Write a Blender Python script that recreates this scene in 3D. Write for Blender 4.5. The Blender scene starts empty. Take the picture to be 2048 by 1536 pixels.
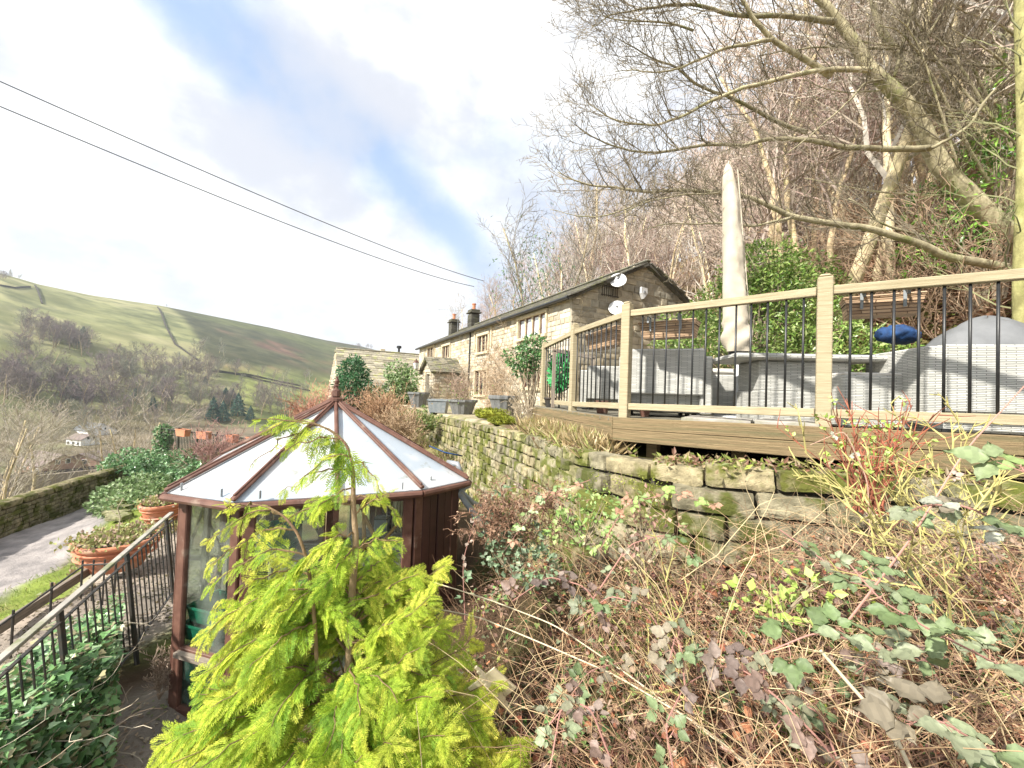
import bpy, math, random
import numpy as np
from mathutils import Vector, Matrix, noise as mnoise
rnd=random.Random(7); RG=np.random.default_rng(11)
SC=bpy.context.scene; COL=SC.collection
A=np.array
def nrm(v): v=A(v,float); return v/max(1e-9,np.linalg.norm(v))
# ---------- camera geometry ----------
FPX=770.; _p=math.radians(1.3); _r=math.radians(2.0)
cf=A([0,math.cos(_p),math.sin(_p)]); _u0=A([0,-math.sin(_p),math.cos(_p)]); _r0=A([1,0,0.])
cR=_r0*math.cos(_r)+_u0*math.sin(_r); cU=_u0*math.cos(_r)-_r0*math.sin(_r)
def ray(px,py): return cf+(px-1024)/FPX*cR+(768-py)/FPX*cU
def at(px,py,Y): d=ray(px,py); return d*Y/d[1]
def atz(px,py,z): d=ray(px,py); return d*z/d[2]
def proj(P):
    P=np.asarray(P,float); Z=P@cf; return 1024+FPX*(P@cR)/Z, 768-FPX*(P@cU)/Z
cam=bpy.data.cameras.new('camera'); cam.lens=36*FPX/2048; cam.sensor_width=36; cam.clip_end=4000; cam.clip_start=.05
co=bpy.data.objects.new('camera',cam); COL.objects.link(co)
co.matrix_world=Matrix(((cR[0],cU[0],-cf[0],0),(cR[1],cU[1],-cf[1],0),(cR[2],cU[2],-cf[2],0),(0,0,0,1)))
SC.camera=co
# ---------- mesh builder ----------
def frame(t,up=(0,0,1)):
    t=nrm(t); up=A(up,float)
    if abs(t@nrm(up))>.98: up=A([1,0,0.]) if abs(t[0])<.9 else A([0,1.,0])
    s=nrm(np.cross(t,up)); return t,s,np.cross(s,t)
def sgrid(k,m,n):  # cube surface grid
    V=[];F=[]
    def face(o,a,b,na,nb):
        base=len(V)
        for i in range(na+1):
            for j in range(nb+1): V.append(o+a*i/na+b*j/nb)
        for i in range(na):
            for j in range(nb):
                q=base+i*(nb+1)+j; F.append((q,q+nb+1,q+nb+2,q+1))
    o=A([-1,-1,-1.]);x=A([2.,0,0]);y=A([0,2.,0]);z=A([0,0,2.])
    face(o,y,x,m,k);face(o+z,x,y,k,m);face(o,x,z,k,n);face(o+y,z,x,n,k);face(o,z,y,n,m);face(o+x,y,z,m,n)
    return A(V),A(F)
_ST=sgrid(7,3,4); _ST2=sgrid(3,1,2)
_nd=RG.normal(size=(9,3)); _np=RG.uniform(0,6.28,9)
def sn(P,f=1.,s=0.):
    r=0
    for i in range(9): r=r+np.sin(P@_nd[i]*f*(1+.33*i)+_np[i]+s*1.7*i)/(1+.3*i)
    return r/3.2
class MB:
    def __init__(s): s.V=[];s.F=[];s.n=0
    def add(s,V,F,col=None,uv=None):
        V=np.asarray(V,float);F=np.asarray(F,int)
        if len(F)==0: return
        if col is not None:
            col=np.asarray(col,float)
            if col.ndim==1: col=np.tile(col,(len(F),1))
        s.V.append(V); s.F.append((F+s.n,col,uv)); s.n+=len(V)
    def box(s,c,size,X=(1,0,0),Y=(0,1,0),Z=(0,0,1),col=None,bev=0):
        X,Y,Z=A(X,float),A(Y,float),A(Z,float); h=A(size,float)/2; c=A(c,float)
        if bev<=0:
            q=A([[-1,-1,-1],[1,-1,-1],[1,1,-1],[-1,1,-1],[-1,-1,1],[1,-1,1],[1,1,1],[-1,1,1.]])*h
            F=[(0,3,2,1),(4,5,6,7),(0,1,5,4),(2,3,7,6),(1,2,6,5),(0,4,7,3)]
            uv=[]
            ex=[(0,1)]*2+[(0,2)]*2+[(1,2)]*2
            for f,e in zip(F,ex): uv.append([(q[i][e[0]],q[i][e[1]]) for i in f])
            s.add(c+q[:,:1]*X+q[:,1:2]*Y+q[:,2:]*Z,F,col,A(uv)); return
        b=min(bev,h.min()*.98); V=[];idx={}
        # chamfered box: 24 verts
        F=[]
        pts={}
        for sx in(-1,1):
            for sy in(-1,1):
                for sz in(-1,1):
                    for ax in range(3):
                        v=A([sx,sy,sz])*(h-b); v[ax]=[sx,sy,sz][ax]*h[ax]
                        pts[(sx,sy,sz,ax)]=len(V);V.append(v)
        P=lambda a,b_,c_,ax:pts[(a,b_,c_,ax)]
        for ax in range(3):
            for sg in(-1,1):
                o=[i for i in range(3) if i!=ax]
                l=[]
                for a,b2 in((-1,-1),(1,-1),(1,1),(-1,1)):
                    k=[0,0,0];k[ax]=sg;k[o[0]]=a;k[o[1]]=b2; l.append(P(*k,ax))
                F.append(l)
        for ax in range(3):
            o=[i for i in range(3) if i!=ax]
            for a in(-1,1):
                for b2 in(-1,1):
                    k1=[0,0,0];k1[o[0]]=a;k1[o[1]]=b2;k2=list(k1);k1[ax]=-1;k2[ax]=1
                    F.append([P(*k1,o[0]),P(*k2,o[0]),P(*k2,o[1]),P(*k1,o[1])])
        for sx in(-1,1):
            for sy in(-1,1):
                for sz in(-1,1): F.append([P(sx,sy,sz,0),P(sx,sy,sz,1),P(sx,sy,sz,2),P(sx,sy,sz,2)])
        V=A(V); FF=[]
        for f in F:
            ctr=V[f].mean(0); nn=np.cross(V[f[1]]-V[f[0]],V[f[2]]-V[f[0]])
            if nn@ctr<0: f=f[::-1]
            FF.append(f)
        quads=[f for f in FF if len(set(f))==4]; tris=[list(dict.fromkeys(f)) for f in FF if len(set(f))==3]
        W=c+V[:,:1]*X+V[:,1:2]*Y+V[:,2:]*Z
        def uvs(fs):
            r=[]
            for f in fs:
                nn=np.abs(np.cross(V[f[1]]-V[f[0]],V[f[2]]-V[f[0]])); k=int(nn.argmax()); e=[(1,2),(0,2),(0,1)][k]
                r.append([(V[i][e[0]],V[i][e[1]]) for i in f])
            return A(r)
        n0=s.n; s.add(W,quads,col,uvs(quads))
        c3=None if col is None else np.tile(A(col,float),(len(tris),1))
        s.F.append((A(tris)+n0,c3,uvs(tris)))
    def board(s,p0,p1,w,h,up=(0,0,1),bev=.004,col=None):
        p0,p1=A(p0,float),A(p1,float); t,sd,u=frame(p1-p0,up); L=np.linalg.norm(p1-p0); k=len(s.F)
        s.box((p0+p1)/2,(L,w,h),t,sd,u,col,bev)
        o=RG.uniform(0,50,2)
        for i in range(k,len(s.F)):
            F,c,uv=s.F[i]; s.F[i]=(F,c,uv+o)
    def tube(s,pts,rad,n=8,col=None,cap=True):
        P=A(pts,float);m=len(P);rad=np.broadcast_to(A(rad,float),(m,))
        T=np.gradient(P,axis=0); V=[];up=A([0,0,1.])
        t=nrm(T[0]); sd=frame(t)[1]
        for i in range(m):
            t=nrm(T[i]); sd=nrm(sd-t*(sd@t)); u=np.cross(sd,t)
            a=np.arange(n)*2*np.pi/n
            V.append(P[i]+rad[i]*(np.cos(a)[:,None]*sd+np.sin(a)[:,None]*u))
        V=np.vstack(V);F=[]
        for i in range(m-1):
            for j in range(n):
                k=(j+1)%n; F.append((i*n+j,i*n+k,(i+1)*n+k,(i+1)*n+j))
        n0=s.n; s.add(V,F,col)
        if cap:
            c3=None if col is None else np.tile(A(col,float),(2,1))
            s.F.append((A([list(range(n))[::-1],[(m-1)*n+j for j in range(n)]])+n0,c3,None))
    def segs(s,S,col=None,n=3):
        # S rows: p0(3) p1(3) r0 r1
        S=np.asarray(S,float)
        if len(S)==0:return
        T=S[:,3:6]-S[:,:3]; T/=np.linalg.norm(T,axis=1)[:,None]+1e-9
        ref=np.where(np.abs(T[:,2:3])>.9,A([[1,0,0.]]),A([[0,0,1.]]))
        sd=np.cross(T,ref); sd/=np.linalg.norm(sd,axis=1)[:,None]+1e-9; u=np.cross(sd,T)
        V=np.zeros((len(S),2*n,3))
        for j in range(n):
            a=2*np.pi*j/n; d=math.cos(a)*sd+math.sin(a)*u
            V[:,j]=S[:,:3]+d*S[:,6:7]; V[:,n+j]=S[:,3:6]+d*S[:,7:8]
        b=np.arange(len(S))[:,None]*2*n
        F=np.concatenate([np.concatenate([b+j,b+(j+1)%n,b+n+(j+1)%n,b+n+j],1) for j in range(n)])
        if col is not None:
            col=np.asarray(col,float)
            if col.ndim==2: col=np.tile(col,(n,1))
        s.add(V.reshape(-1,3),F,col)
    def scatter(s,TV,TF,C,D,N,sc,col,tcol=None):
        C=np.asarray(C,float);m=len(C)
        if m==0:return
        D=D/(np.linalg.norm(D,axis=1)[:,None]+1e-9); S=np.cross(D,N); S/=np.linalg.norm(S,axis=1)[:,None]+1e-9; N=np.cross(S,D)
        sc=np.broadcast_to(np.asarray(sc,float),(m,))[:,None,None]
        V=C[:,None]+sc*(TV[None,:,0:1]*S[:,None]+TV[None,:,1:2]*D[:,None]+TV[None,:,2:3]*N[:,None])
        F=(TF[None]+np.arange(m)[:,None,None]*len(TV)).reshape(-1,TF.shape[1])
        col=np.asarray(col,float)
        if col.ndim==1: col=np.tile(col,(m,1))
        c=np.repeat(col,len(TF),0) if tcol is None else (col[:,None]*tcol[None]).reshape(-1,3)
        s.add(V.reshape(-1,3),F,c)
    def lathe(s,prof,c,n=20,col=None,axis=(0,0,1)):
        t,sd,u=frame(axis,(1,0,0)) if abs(axis[2])>.9 else frame(axis)
        c=A(c,float);V=[]
        for r,z in prof:
            for j in range(n):
                a=2*np.pi*j/n; V.append(c+t*z+r*(math.cos(a)*sd+math.sin(a)*u))
        m=len(prof); F=[(i*n+j,i*n+(j+1)%n,(i+1)*n+(j+1)%n,(i+1)*n+j) for i in range(m-1) for j in range(n)]
        s.add(V,F,col)
    def poly(s,P,col=None):
        P=A(P,float); s.add(P,[list(range(len(P)))],col)
    def slab(s,P,N,th,col=None):
        P=A(P,float);N=nrm(N);k=len(P);V=np.vstack([P,P-N*th])
        s.add(V,[list(range(k))],col)
        n0=s.n-2*k
        c=lambda m:None if col is None else np.tile(A(col,float),(m,1))
        s.F.append((A([list(range(k,2*k))[::-1]])+n0,c(1),None))
        s.F.append((A([[i,k+i,k+(i+1)%k,(i+1)%k] for i in range(k)])+n0,c(k),None))
    def stone(s,c,size,X,Y,Z,col,bev=.02,amp=.01,lo=False):
        TV,TF=_ST2 if lo else _ST; h=A(size,float)/2
        P=np.sin(TV*np.pi/2)*.35+TV*.65; P=P*h; b=min(bev,h.min()*.9); inn=h-b; cc=np.clip(P,-inn,inn); d=P-cc
        l=np.linalg.norm(d,axis=1)[:,None]; P=np.where(l>1e-6,cc+b*d/np.maximum(l,1e-6),P)
        c=A(c,float)
        if amp>0:
            sd=rnd.random()*90
            P=P+amp*np.stack([sn(P,6/ max(.15,h.max()),sd),sn(P,6/max(.15,h.max()),sd+9),sn(P,6/max(.15,h.max()),sd+17)],1)
        s.add(c+P[:,:1]*A(X)+P[:,1:2]*A(Y)+P[:,2:]*A(Z),TF,col)
    def build(s,name,mat,parent=None,smooth=False,loc=None):
        off=A([0,0,0.])
        if loc is not None: off=A(loc,float)
        elif parent is not None and not parent.get('_local'): off=A(parent.get('_w',(0,0,0)),float)
        V=np.vstack(s.V)-off; me=bpy.data.meshes.new(name)
        me.vertices.add(len(V)); me.vertices.foreach_set('co',V.astype(np.float32).ravel())
        li=[];ls=[];cols=[];uvs=[];st=0
        Vl=V
        for F,c,uv in s.F:
            m,k=F.shape; li.append(F.ravel()); ls.append(st+np.arange(m)*k); st+=m*k
            cols.append(np.repeat(np.ones((m,3)) if c is None else c,k,0))
            if uv is None:
                a=Vl[F[:,0]];n=np.abs(np.cross(Vl[F[:,1]]-a,Vl[F[:,2]]-a)); ax=n.argmax(1)
                e=A([(1,2),(0,2),(0,1)])[ax]; P=Vl[F]
                u=np.take_along_axis(P,e[:,None,:1].repeat(k,1),2);v=np.take_along_axis(P,e[:,None,1:].repeat(k,1),2)
                uv=np.concatenate([u,v],2)
            uvs.append(np.asarray(uv,float).reshape(-1,2))
        li=np.concatenate(li);ls=np.concatenate(ls)
        me.loops.add(len(li)); me.loops.foreach_set('vertex_index',li.astype(np.int32))
        me.polygons.add(len(ls)); me.polygons.foreach_set('loop_start',ls.astype(np.int32))
        me.polygons.foreach_set('use_smooth',np.full(len(ls),bool(smooth)))
        me.update(calc_edges=True)
        ca=me.color_attributes.new('Col','FLOAT_COLOR','CORNER'); C=np.concatenate(cols)
        ca.data.foreach_set('color',np.concatenate([C,np.ones((len(C),1))],1).astype(np.float32).ravel())
        ul=me.uv_layers.new(name='UV'); ul.data.foreach_set('uv',np.concatenate(uvs).astype(np.float32).ravel())
        if not smooth: pass
        me.materials.append(mat); o=bpy.data.objects.new(name,me); COL.objects.link(o)
        if parent is not None:
            o.parent=parent
            o['_w']=list(parent.get('_w',(0,0,0)))
            if parent.get('_local'): o['_local']=1
        elif loc is not None: o.location=loc; o['_w']=list(map(float,loc))
        return o
def tag(o,label=None,cat=None,group=None,kind=None):
    for k,v in(('label',label),('category',cat),('group',group),('kind',kind)):
        if v: o[k]=v
    return o
def thing(name,loc,label,cat,group=None,rz=None):
    o=bpy.data.objects.new(name,None); COL.objects.link(o); o.location=loc; o.empty_display_size=.1
    o['_w']=[float(x) for x in loc]
    if rz is not None: o.rotation_euler=(0,0,rz); o['_local']=1
    return tag(o,label,cat,group)
def dup(root,loc,rz=0,label=None,sc=1.):
    def cp(o,par):
        c=o.copy(); COL.objects.link(c)
        if par is not None: c.parent=par
        for ch in list(o.children): cp(ch,c)
        return c
    r=cp(root,None); r.location=loc; r.rotation_euler=(0,0,rz); r.scale=(sc,sc,sc)
    if label: r['label']=label
    return r
# ---------- materials ----------
def M(name,c1,c2=None,sc=4.,rough=.75,bump=0.,bsc=None,stretch=(1,1,1),coord='Object',attr=False,c3=None,s3=1.5,t3=(.5,.62),trans=0.,metal=0.,spec=.4,detail=6,alpha=1.,sss=0,emit=None,lo=.35,hi=.65,zmoss=None,bdist=.01):
    m=bpy.data.materials.new(name); m.use_nodes=True; nt=m.node_tree; N=nt.nodes; L=nt.links; N.clear()
    out=N.new('ShaderNodeOutputMaterial'); b=N.new('ShaderNodeBsdfPrincipled')
    tc=N.new('ShaderNodeTexCoord'); mp=N.new('ShaderNodeMapping'); L.new(tc.outputs[coord],mp.inputs[0]); mp.inputs['Scale'].default_value=stretch
    def noise(s,d=detail,r=.6):
        n=N.new('ShaderNodeTexNoise'); n.inputs['Scale'].default_value=s; n.inputs['Detail'].default_value=d; n.inputs['Roughness'].default_value=r
        L.new(mp.outputs[0],n.inputs['Vector']); return n.outputs['Fac']
    def mix(a,c,f,mode='MIX'):
        x=N.new('ShaderNodeMix'); x.data_type='RGBA'; x.blend_type=mode
        for i,v in((6,a),(7,c)):
            if isinstance(v,tuple): x.inputs[i].default_value=(*v,1)
            else: L.new(v,x.inputs[i])
        if isinstance(f,(int,float)): x.inputs[0].default_value=f
        else: L.new(f,x.inputs[0])
        return x.outputs[2]
    def rng(v,a,c):
        r=N.new('ShaderNodeMapRange'); r.inputs[1].default_value=a; r.inputs[2].default_value=c; L.new(v,r.inputs[0]); return r.outputs[0]
    c=c1
    if c2 is not None: c=mix(c1,c2,rng(noise(sc),lo,hi))
    if c3 is not None: c=mix(c,c3,rng(noise(s3,4),*t3))
    if attr:
        at_=N.new('ShaderNodeAttribute'); at_.attribute_name='Col'; c=mix(c,at_.outputs['Color'],1.,'MULTIPLY')
    if isinstance(c,tuple): b.inputs['Base Color'].default_value=(*c,1)
    else: L.new(c,b.inputs['Base Color'])
    b.inputs['Roughness'].default_value=rough; b.inputs['Metallic'].default_value=metal; b.inputs['Specular IOR Level'].default_value=spec
    if bump>0:
        bp=N.new('ShaderNodeBump'); bp.inputs['Strength'].default_value=bump; bp.inputs['Distance'].default_value=bdist
        L.new(noise(bsc or sc*3,8,.7),bp.inputs['Height']); L.new(bp.outputs[0],b.inputs['Normal'])
    sh=b.outputs[0]
    if trans>0:
        t=N.new('ShaderNodeBsdfTranslucent')
        if isinstance(c,tuple): t.inputs[0].default_value=(*c,1)
        else: L.new(c,t.inputs[0])
        ms=N.new('ShaderNodeMixShader'); ms.inputs[0].default_value=trans; L.new(sh,ms.inputs[1]); L.new(t.outputs[0],ms.inputs[2]); sh=ms.outputs[0]
    if alpha<1:
        t=N.new('ShaderNodeBsdfTransparent'); ms=N.new('ShaderNodeMixShader'); ms.inputs[0].default_value=alpha; L.new(t.outputs[0],ms.inputs[1]); L.new(sh,ms.inputs[2]); sh=ms.outputs[0]
    L.new(sh,out.inputs[0]); return m
def glassmat(name,tint=(.9,.95,.93),refl=.12,dirt=.12):
    m=bpy.data.materials.new(name); m.use_nodes=True; nt=m.node_tree; N=nt.nodes; L=nt.links; N.clear()
    out=N.new('ShaderNodeOutputMaterial'); t=N.new('ShaderNodeBsdfTransparent'); t.inputs[0].default_value=(*tint,1)
    g=N.new('ShaderNodeBsdfGlossy'); g.inputs['Roughness'].default_value=.03
    d=N.new('ShaderNodeBsdfDiffuse'); d.inputs[0].default_value=(.55,.57,.5,1)
    no=N.new('ShaderNodeTexNoise'); no.inputs['Scale'].default_value=2.5; no.inputs['Detail'].default_value=8
    tc=N.new('ShaderNodeTexCoord'); L.new(tc.outputs['Object'],no.inputs['Vector'])
    mr=N.new('ShaderNodeMapRange'); mr.inputs[1].default_value=.4; mr.inputs[2].default_value=.75; mr.inputs[4].default_value=dirt*2; L.new(no.outputs['Fac'],mr.inputs[0])
    a=N.new('ShaderNodeMixShader'); L.new(mr.outputs[0],a.inputs[0]); L.new(t.outputs[0],a.inputs[1]); L.new(d.outputs[0],a.inputs[2])
    lw=N.new('ShaderNodeLayerWeight'); lw.inputs[0].default_value=.5; fr=N.new('ShaderNodeMath'); fr.operation='POWER'; fr.inputs[1].default_value=4.; L.new(lw.outputs['Facing'],fr.inputs[0])
    b=N.new('ShaderNodeMixShader'); L.new(fr.outputs[0],b.inputs[0]); L.new(a.outputs[0],b.inputs[1]); L.new(g.outputs[0],b.inputs[2])
    L.new(b.outputs[0],out.inputs[0]); return m
def rattanmat(name,c1,c2,su=8.,sv=70.):
    m=bpy.data.materials.new(name); m.use_nodes=True; nt=m.node_tree; N=nt.nodes; L=nt.links; b=N['Principled BSDF']
    uv=N.new('ShaderNodeUVMap'); uv.uv_map='UV'
    br=N.new('ShaderNodeTexBrick'); br.inputs['Scale'].default_value=1.; br.inputs['Brick Width'].default_value=1/su; br.inputs['Row Height'].default_value=1/sv
    br.inputs['Mortar Size'].default_value=.004; br.inputs['Mortar Smooth'].default_value=.5
    br.inputs['Color1'].default_value=(*c1,1); br.inputs['Color2'].default_value=(*c2,1); br.inputs['Mortar'].default_value=(c2[0]*.5,c2[1]*.5,c2[2]*.5,1)
    L.new(uv.outputs[0],br.inputs['Vector']); L.new(br.outputs['Color'],b.inputs['Base Color'])
    bp=N.new('ShaderNodeBump'); bp.invert=True; bp.inputs['Strength'].default_value=.8; bp.inputs['Distance'].default_value=.006; L.new(br.outputs['Fac'],bp.inputs['Height']); L.new(bp.outputs[0],b.inputs['Normal'])
    b.inputs['Roughness'].default_value=.55; return m
m_wood=M('pale_timber',(.52,.45,.30),(.27,.22,.13),sc=5,stretch=(1.0,26,1),coord='UV',bump=.6,bsc=9,c3=(.30,.25,.15),s3=1.6,t3=(.45,.7),rough=.8,lo=.3,hi=.75)
m_fascia=M('deck_timber',(.38,.28,.15),(.15,.105,.055),sc=4,stretch=(.7,26,1),coord='UV',bump=.8,bsc=8,c3=(.16,.14,.07),s3=1.1,t3=(.45,.65),rough=.85,lo=.3,hi=.7,bdist=.02)
m_board=M('deck_boards',(.22,.2,.15),(.13,.12,.09),sc=5,stretch=(1,14,1),coord='UV',bump=.5,rough=.8)
m_brown=M('brown_paint',(.10,.045,.033),(.17,.085,.06),sc=7,rough=.55,bump=.2,c3=(.24,.17,.13),s3=5,t3=(.58,.7))
m_brownd=M('dark_brown_cladding',(.07,.028,.024),(.045,.02,.017),sc=4,rough=.5,bump=.2)
m_black=M('black_metal',(.016,.018,.02),(.03,.03,.03),sc=30,rough=.4,spec=.5)
m_blackrust=M('weathered_railing',(.03,.035,.035),(.06,.045,.035),sc=12,rough=.6)
m_gap=M('dark_mortar',(.07,.062,.045),(.035,.03,.022),sc=9,rough=1)
m_mort=M('lime_mortar',(.36,.31,.22),(.26,.22,.15),sc=9,rough=1)
m_stone=M('garden_stone',(.47,.42,.28),(.20,.18,.115),sc=9,bump=1.,bsc=30,attr=True,c3=(.13,.145,.03),s3=2.9,t3=(.47,.57),rough=.95,bdist=.02)
m_hstone=M('house_stone',(.66,.61,.50),(.50,.455,.37),sc=5,bump=.5,bsc=20,attr=True,rough=.95,bdist=.02,c3=(.3,.26,.2),s3=1.3,t3=(.55,.75))
m_dress=M('dressed_stone',(.64,.56,.40),(.52,.44,.3),sc=4,bump=.3,bsc=25,rough=.9)
m_slate=M('stone_slate',(.23,.215,.18),(.14,.135,.115),sc=5,bump=.6,bsc=18,attr=True,rough=.9,c3=(.22,.23,.1),s3=2,t3=(.52,.68))
m_bark=M('bark',(.52,.46,.33),(.27,.235,.16),sc=8,bump=1.,bsc=22,stretch=(1,1,.5),c3=(.22,.23,.10),s3=2.2,t3=(.55,.7),rough=.9,attr=True,bdist=.02)
m_twig=M('twig',(1,1,1),(.7,.7,.7),sc=3,attr=True,rough=.8)
m_leaf=M('leaf',(1,1,1),(.75,.75,.75),sc=14,attr=True,rough=.5,trans=.25,spec=.45)
m_dead=M('dead_leaf',(.95,.88,.80),(.5,.46,.42),sc=6,attr=True,rough=.8,trans=.12,spec=.2)
m_deadtwig=M('dead_twig',(1.1,1.05,.95),(.65,.6,.55),sc=2,attr=True,rough=.8)
m_gloss=M('glossy_leaf',(1,1,1),(.8,.8,.8),sc=14,attr=True,rough=.33,trans=.18,spec=.5)
m_con=M('conifer_leaf',(1,1,1),(.8,.85,.8),sc=9,attr=True,rough=.6,trans=.5,spec=.3)
m_ground=M('ground_cover',(1.15,1.12,1.05),(.62,.62,.6),sc=1.8,attr=True,bump=.9,bsc=14,rough=1.,detail=10,spec=.1,bdist=.05)
m_far=M('hill_cover',(1.25,1.2,1.1),(.62,.64,.6),sc=.05,attr=True,rough=1.,detail=14,spec=.05,stretch=(.7,1,1.6),c3=(.92,.88,.78),s3=.012,t3=(.45,.65),lo=.4,hi=.6)
m_terra=M('terracotta',(.62,.25,.14),(.5,.2,.11),sc=6,rough=.8,bump=.2,c3=(.6,.38,.28),s3=4,t3=(.55,.7))
m_green=M('green_plastic',(.02,.17,.10),(.012,.10,.065),sc=4,rough=.4,c3=(.10,.14,.09),s3=6,t3=(.6,.75))
m_dgreen=M('dark_green_plastic',(.008,.05,.038),(.015,.075,.055),sc=4,rough=.45)
m_poly=M('whitened_roof_sheet',(.82,.84,.86),(.66,.73,.80),sc=1.1,rough=.18,trans=.5,spec=.6,lo=.5,hi=.56,c3=(.45,.47,.42),s3=5.,t3=(.62,.74),detail=3)  # bluish patches: sky reflections put into the base colour; grey-green is dirt
m_glass=glassmat('greenhouse_glass'); m_wglass=M('window_glass',(.03,.035,.04),rough=.08,spec=.9)
m_wglass2=M('sky_painted_window_glass',(.6,.66,.72),(.85,.88,.9),sc=2.5,rough=.06,spec=1.)  # pale base colour paints the sky's reflection into the panes
m_cream=M('cream_canvas',(.56,.50,.40),(.48,.42,.32),sc=5,rough=.9,bump=.3,bsc=30)
m_greycan=M('grey_cover',(.18,.185,.19),(.14,.145,.15),sc=5,rough=.6,bump=.2,bsc=8)
m_rat=rattanmat('grey_rattan',(.74,.73,.68),(.50,.50,.46)); m_ratb=rattanmat('brown_wicker',(.55,.38,.24),(.30,.19,.11),5.,38.)
m_white=M('white_paint',(.75,.76,.76),(.6,.6,.6),sc=3,rough=.5); m_steel=M('grey_metal',(.42,.44,.46),rough=.35,metal=.6)
m_pot=M('grey_pot',(.12,.125,.13),(.2,.2,.19),sc=5,rough=.8,stretch=(6,6,1))
m_lead=M('grey_pipe',(.2,.23,.25),(.3,.32,.33),sc=8,rough=.45)
m_concrete=M('concrete',(.42,.39,.34),(.3,.28,.25),sc=6,rough=.95,bump=.4,c3=(.2,.21,.12),s3=4,t3=(.55,.7))
m_gold=M('new_softwood',(.62,.36,.14),(.5,.27,.1),sc=5,stretch=(1,9,1),coord='UV',rough=.7)
m_oldw=M('grey_old_wood',(.30,.25,.2),(.17,.14,.11),sc=5,stretch=(1,9,1),coord='UV',rough=.85,bump=.3)
m_moss=M('moss',(.30,.31,.03),(.17,.2,.03),sc=12,rough=1,bump=.9,bsc=40)
m_cane=M('pale_dead_stalk',(.68,.6,.42),(.5,.42,.28),sc=6,rough=.7)
m_blue=M('blue_tarpaulin',(.02,.07,.2),(.012,.03,.08),sc=9,rough=.8,bump=1.,bsc=14)
m_emer=M('green_metal_leaf',(.03,.24,.06),(.07,.36,.12),sc=8,rough=.4,attr=True)
m_cush=M('pale_cushion',(.66,.64,.6),(.5,.47,.42),sc=14,rough=.9)
m_brick=M('valley_brick',(.36,.24,.18),(.28,.18,.14),sc=1,rough=.9); m_rooft=M('valley_roof',(.22,.17,.15),(.16,.13,.12),sc=1,rough=.9)
HAZE=0.00022
# ---------- terrain ----------
def ss(x,a,b): t=np.clip((x-a)/(b-a),0,1); return t*t*(3-2*t)
WL=A([(22,-9),(9,-1.5),(5.5,.9),(3.7,2.0),(2.9,2.42),(2.15,2.68),(1.5,2.95),(1.15,3.2),(.85,3.6),(.66,4.1),(.48,4.7),(.3,5.4),(0.02,6.4),(-.35,7.5),(-1.15,10.2),(-2.4,13.4),(-3.9,16.8),(-5.6,20.6),(-8.5,26),(-17,42),(-34,74),(-64,130)],float)
WZ=A([-.45,-.45,-.45,-.45,-.46,-.47,-.50,-.53,-.54,-.56,-.58,-.6,-.62,-.66,-.78,-.9,-1.,-1.,-1.,-1.,-1,-1])
def wall_sd(x,y):
    best=np.full(x.shape,1e9);sg=np.zeros(x.shape);zt=np.zeros(x.shape)
    for i in range(len(WL)-1):
        a=WL[i];b=WL[i+1];d=b-a;L2=d@d
        t=np.clip(((x-a[0])*d[0]+(y-a[1])*d[1])/L2,0,1); qx=x-a[0]-t*d[0];qy=y-a[1]-t*d[1]; D=np.hypot(qx,qy)
        cr=d[0]*(y-a[1])-d[1]*(x-a[0]); m=D<best-1e-9
        best=np.where(m,D,best);sg=np.where(m,np.sign(cr),sg);zt=np.where(m,WZ[i]+t*(WZ[i+1]-WZ[i]),zt)
    return best*sg,zt   # >0 downhill
CP=A([(0,0,-1.75),(1,.5,-1.5),(2,1,-1.3),(3,1.2,-1.2),(4.5,.5,-1.2),(1.8,2.2,-1.1),(2.6,2,-1.02),(3.3,1.9,-.9),(1.2,2.5,-1.4),(.5,3.2,-1.65),(1,1.8,-1.4),(.2,2,-1.85),(.3,4.2,-1.9),(.05,5.2,-2.1),(-.3,2.8,-2.5),(-.5,1.4,-2.5),(-.1,.9,-2.1),(-1.5,.8,-2.9),(-1.5,2,-3.),(-3,1.2,-2.75),(-2.2,3,-3.05),(-2.1,4.6,-3.05),(-1,5.5,-3.),(-.1,4.4,-2.4),(-.45,6.4,-2.3),(-.9,7.4,-2.3),(-1.5,8.5,-2.4),(-2.8,8,-2.9),(-4,4.5,-2.95),(-3.4,3.2,-2.95),(-5,5,-2.95),(-5.6,7.6,-3),(-4.8,3,-3),(-6.9,7.8,-3.),(-4.5,1,-3.1),(-7,3,-3.7),(-8.3,6,-4.1),(-9.6,8,-4.6),(-9,3,-4.7),(-12.5,9.4,-5),(-10,4,-5),(-14,10.5,-5),(-16.2,12.2,-5),(-17.6,17.9,-5),(-15,15,-5),(-19,13,-7),(-21,18,-8),(-13,7,-5.2),(-16,6,-7),(-24,12,-10),(-12,14,-4.4),(-13.5,17,-4.2),(-12,20,-3.5),(-15.5,20.5,-3.7),(-18.3,20.3,-4.3),(-8,15,-3.3),(-8,22,-3.3),(-3,12,-1.9),(-2.0,10,-2.0),(-4.5,16,-1.9),(-6.5,20,-1.9),(-8,25,-2.0),(-11,25,-3.2),(-5.5,12,-2.8),(-7,10,-3.2),(-12,30,-3.5),(-17,36,-4.5),(-26,30,-10),(-30,24,-13),(-22,42,-7),(-34,34,-15),(5,-5,-1.6),(-5,-5,-3.5),(-14,-5,-8),(-40,0,-18)],float)
def idw(x,y):
    num=np.zeros(x.shape);den=np.zeros(x.shape)
    for cx,cy,cz in CP:
        s=.35+.05*math.hypot(cx,cy); w=1/((x-cx)**2+(y-cy)**2+s*s*.3)**2; num+=w*cz;den+=w
    return num/den
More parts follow.
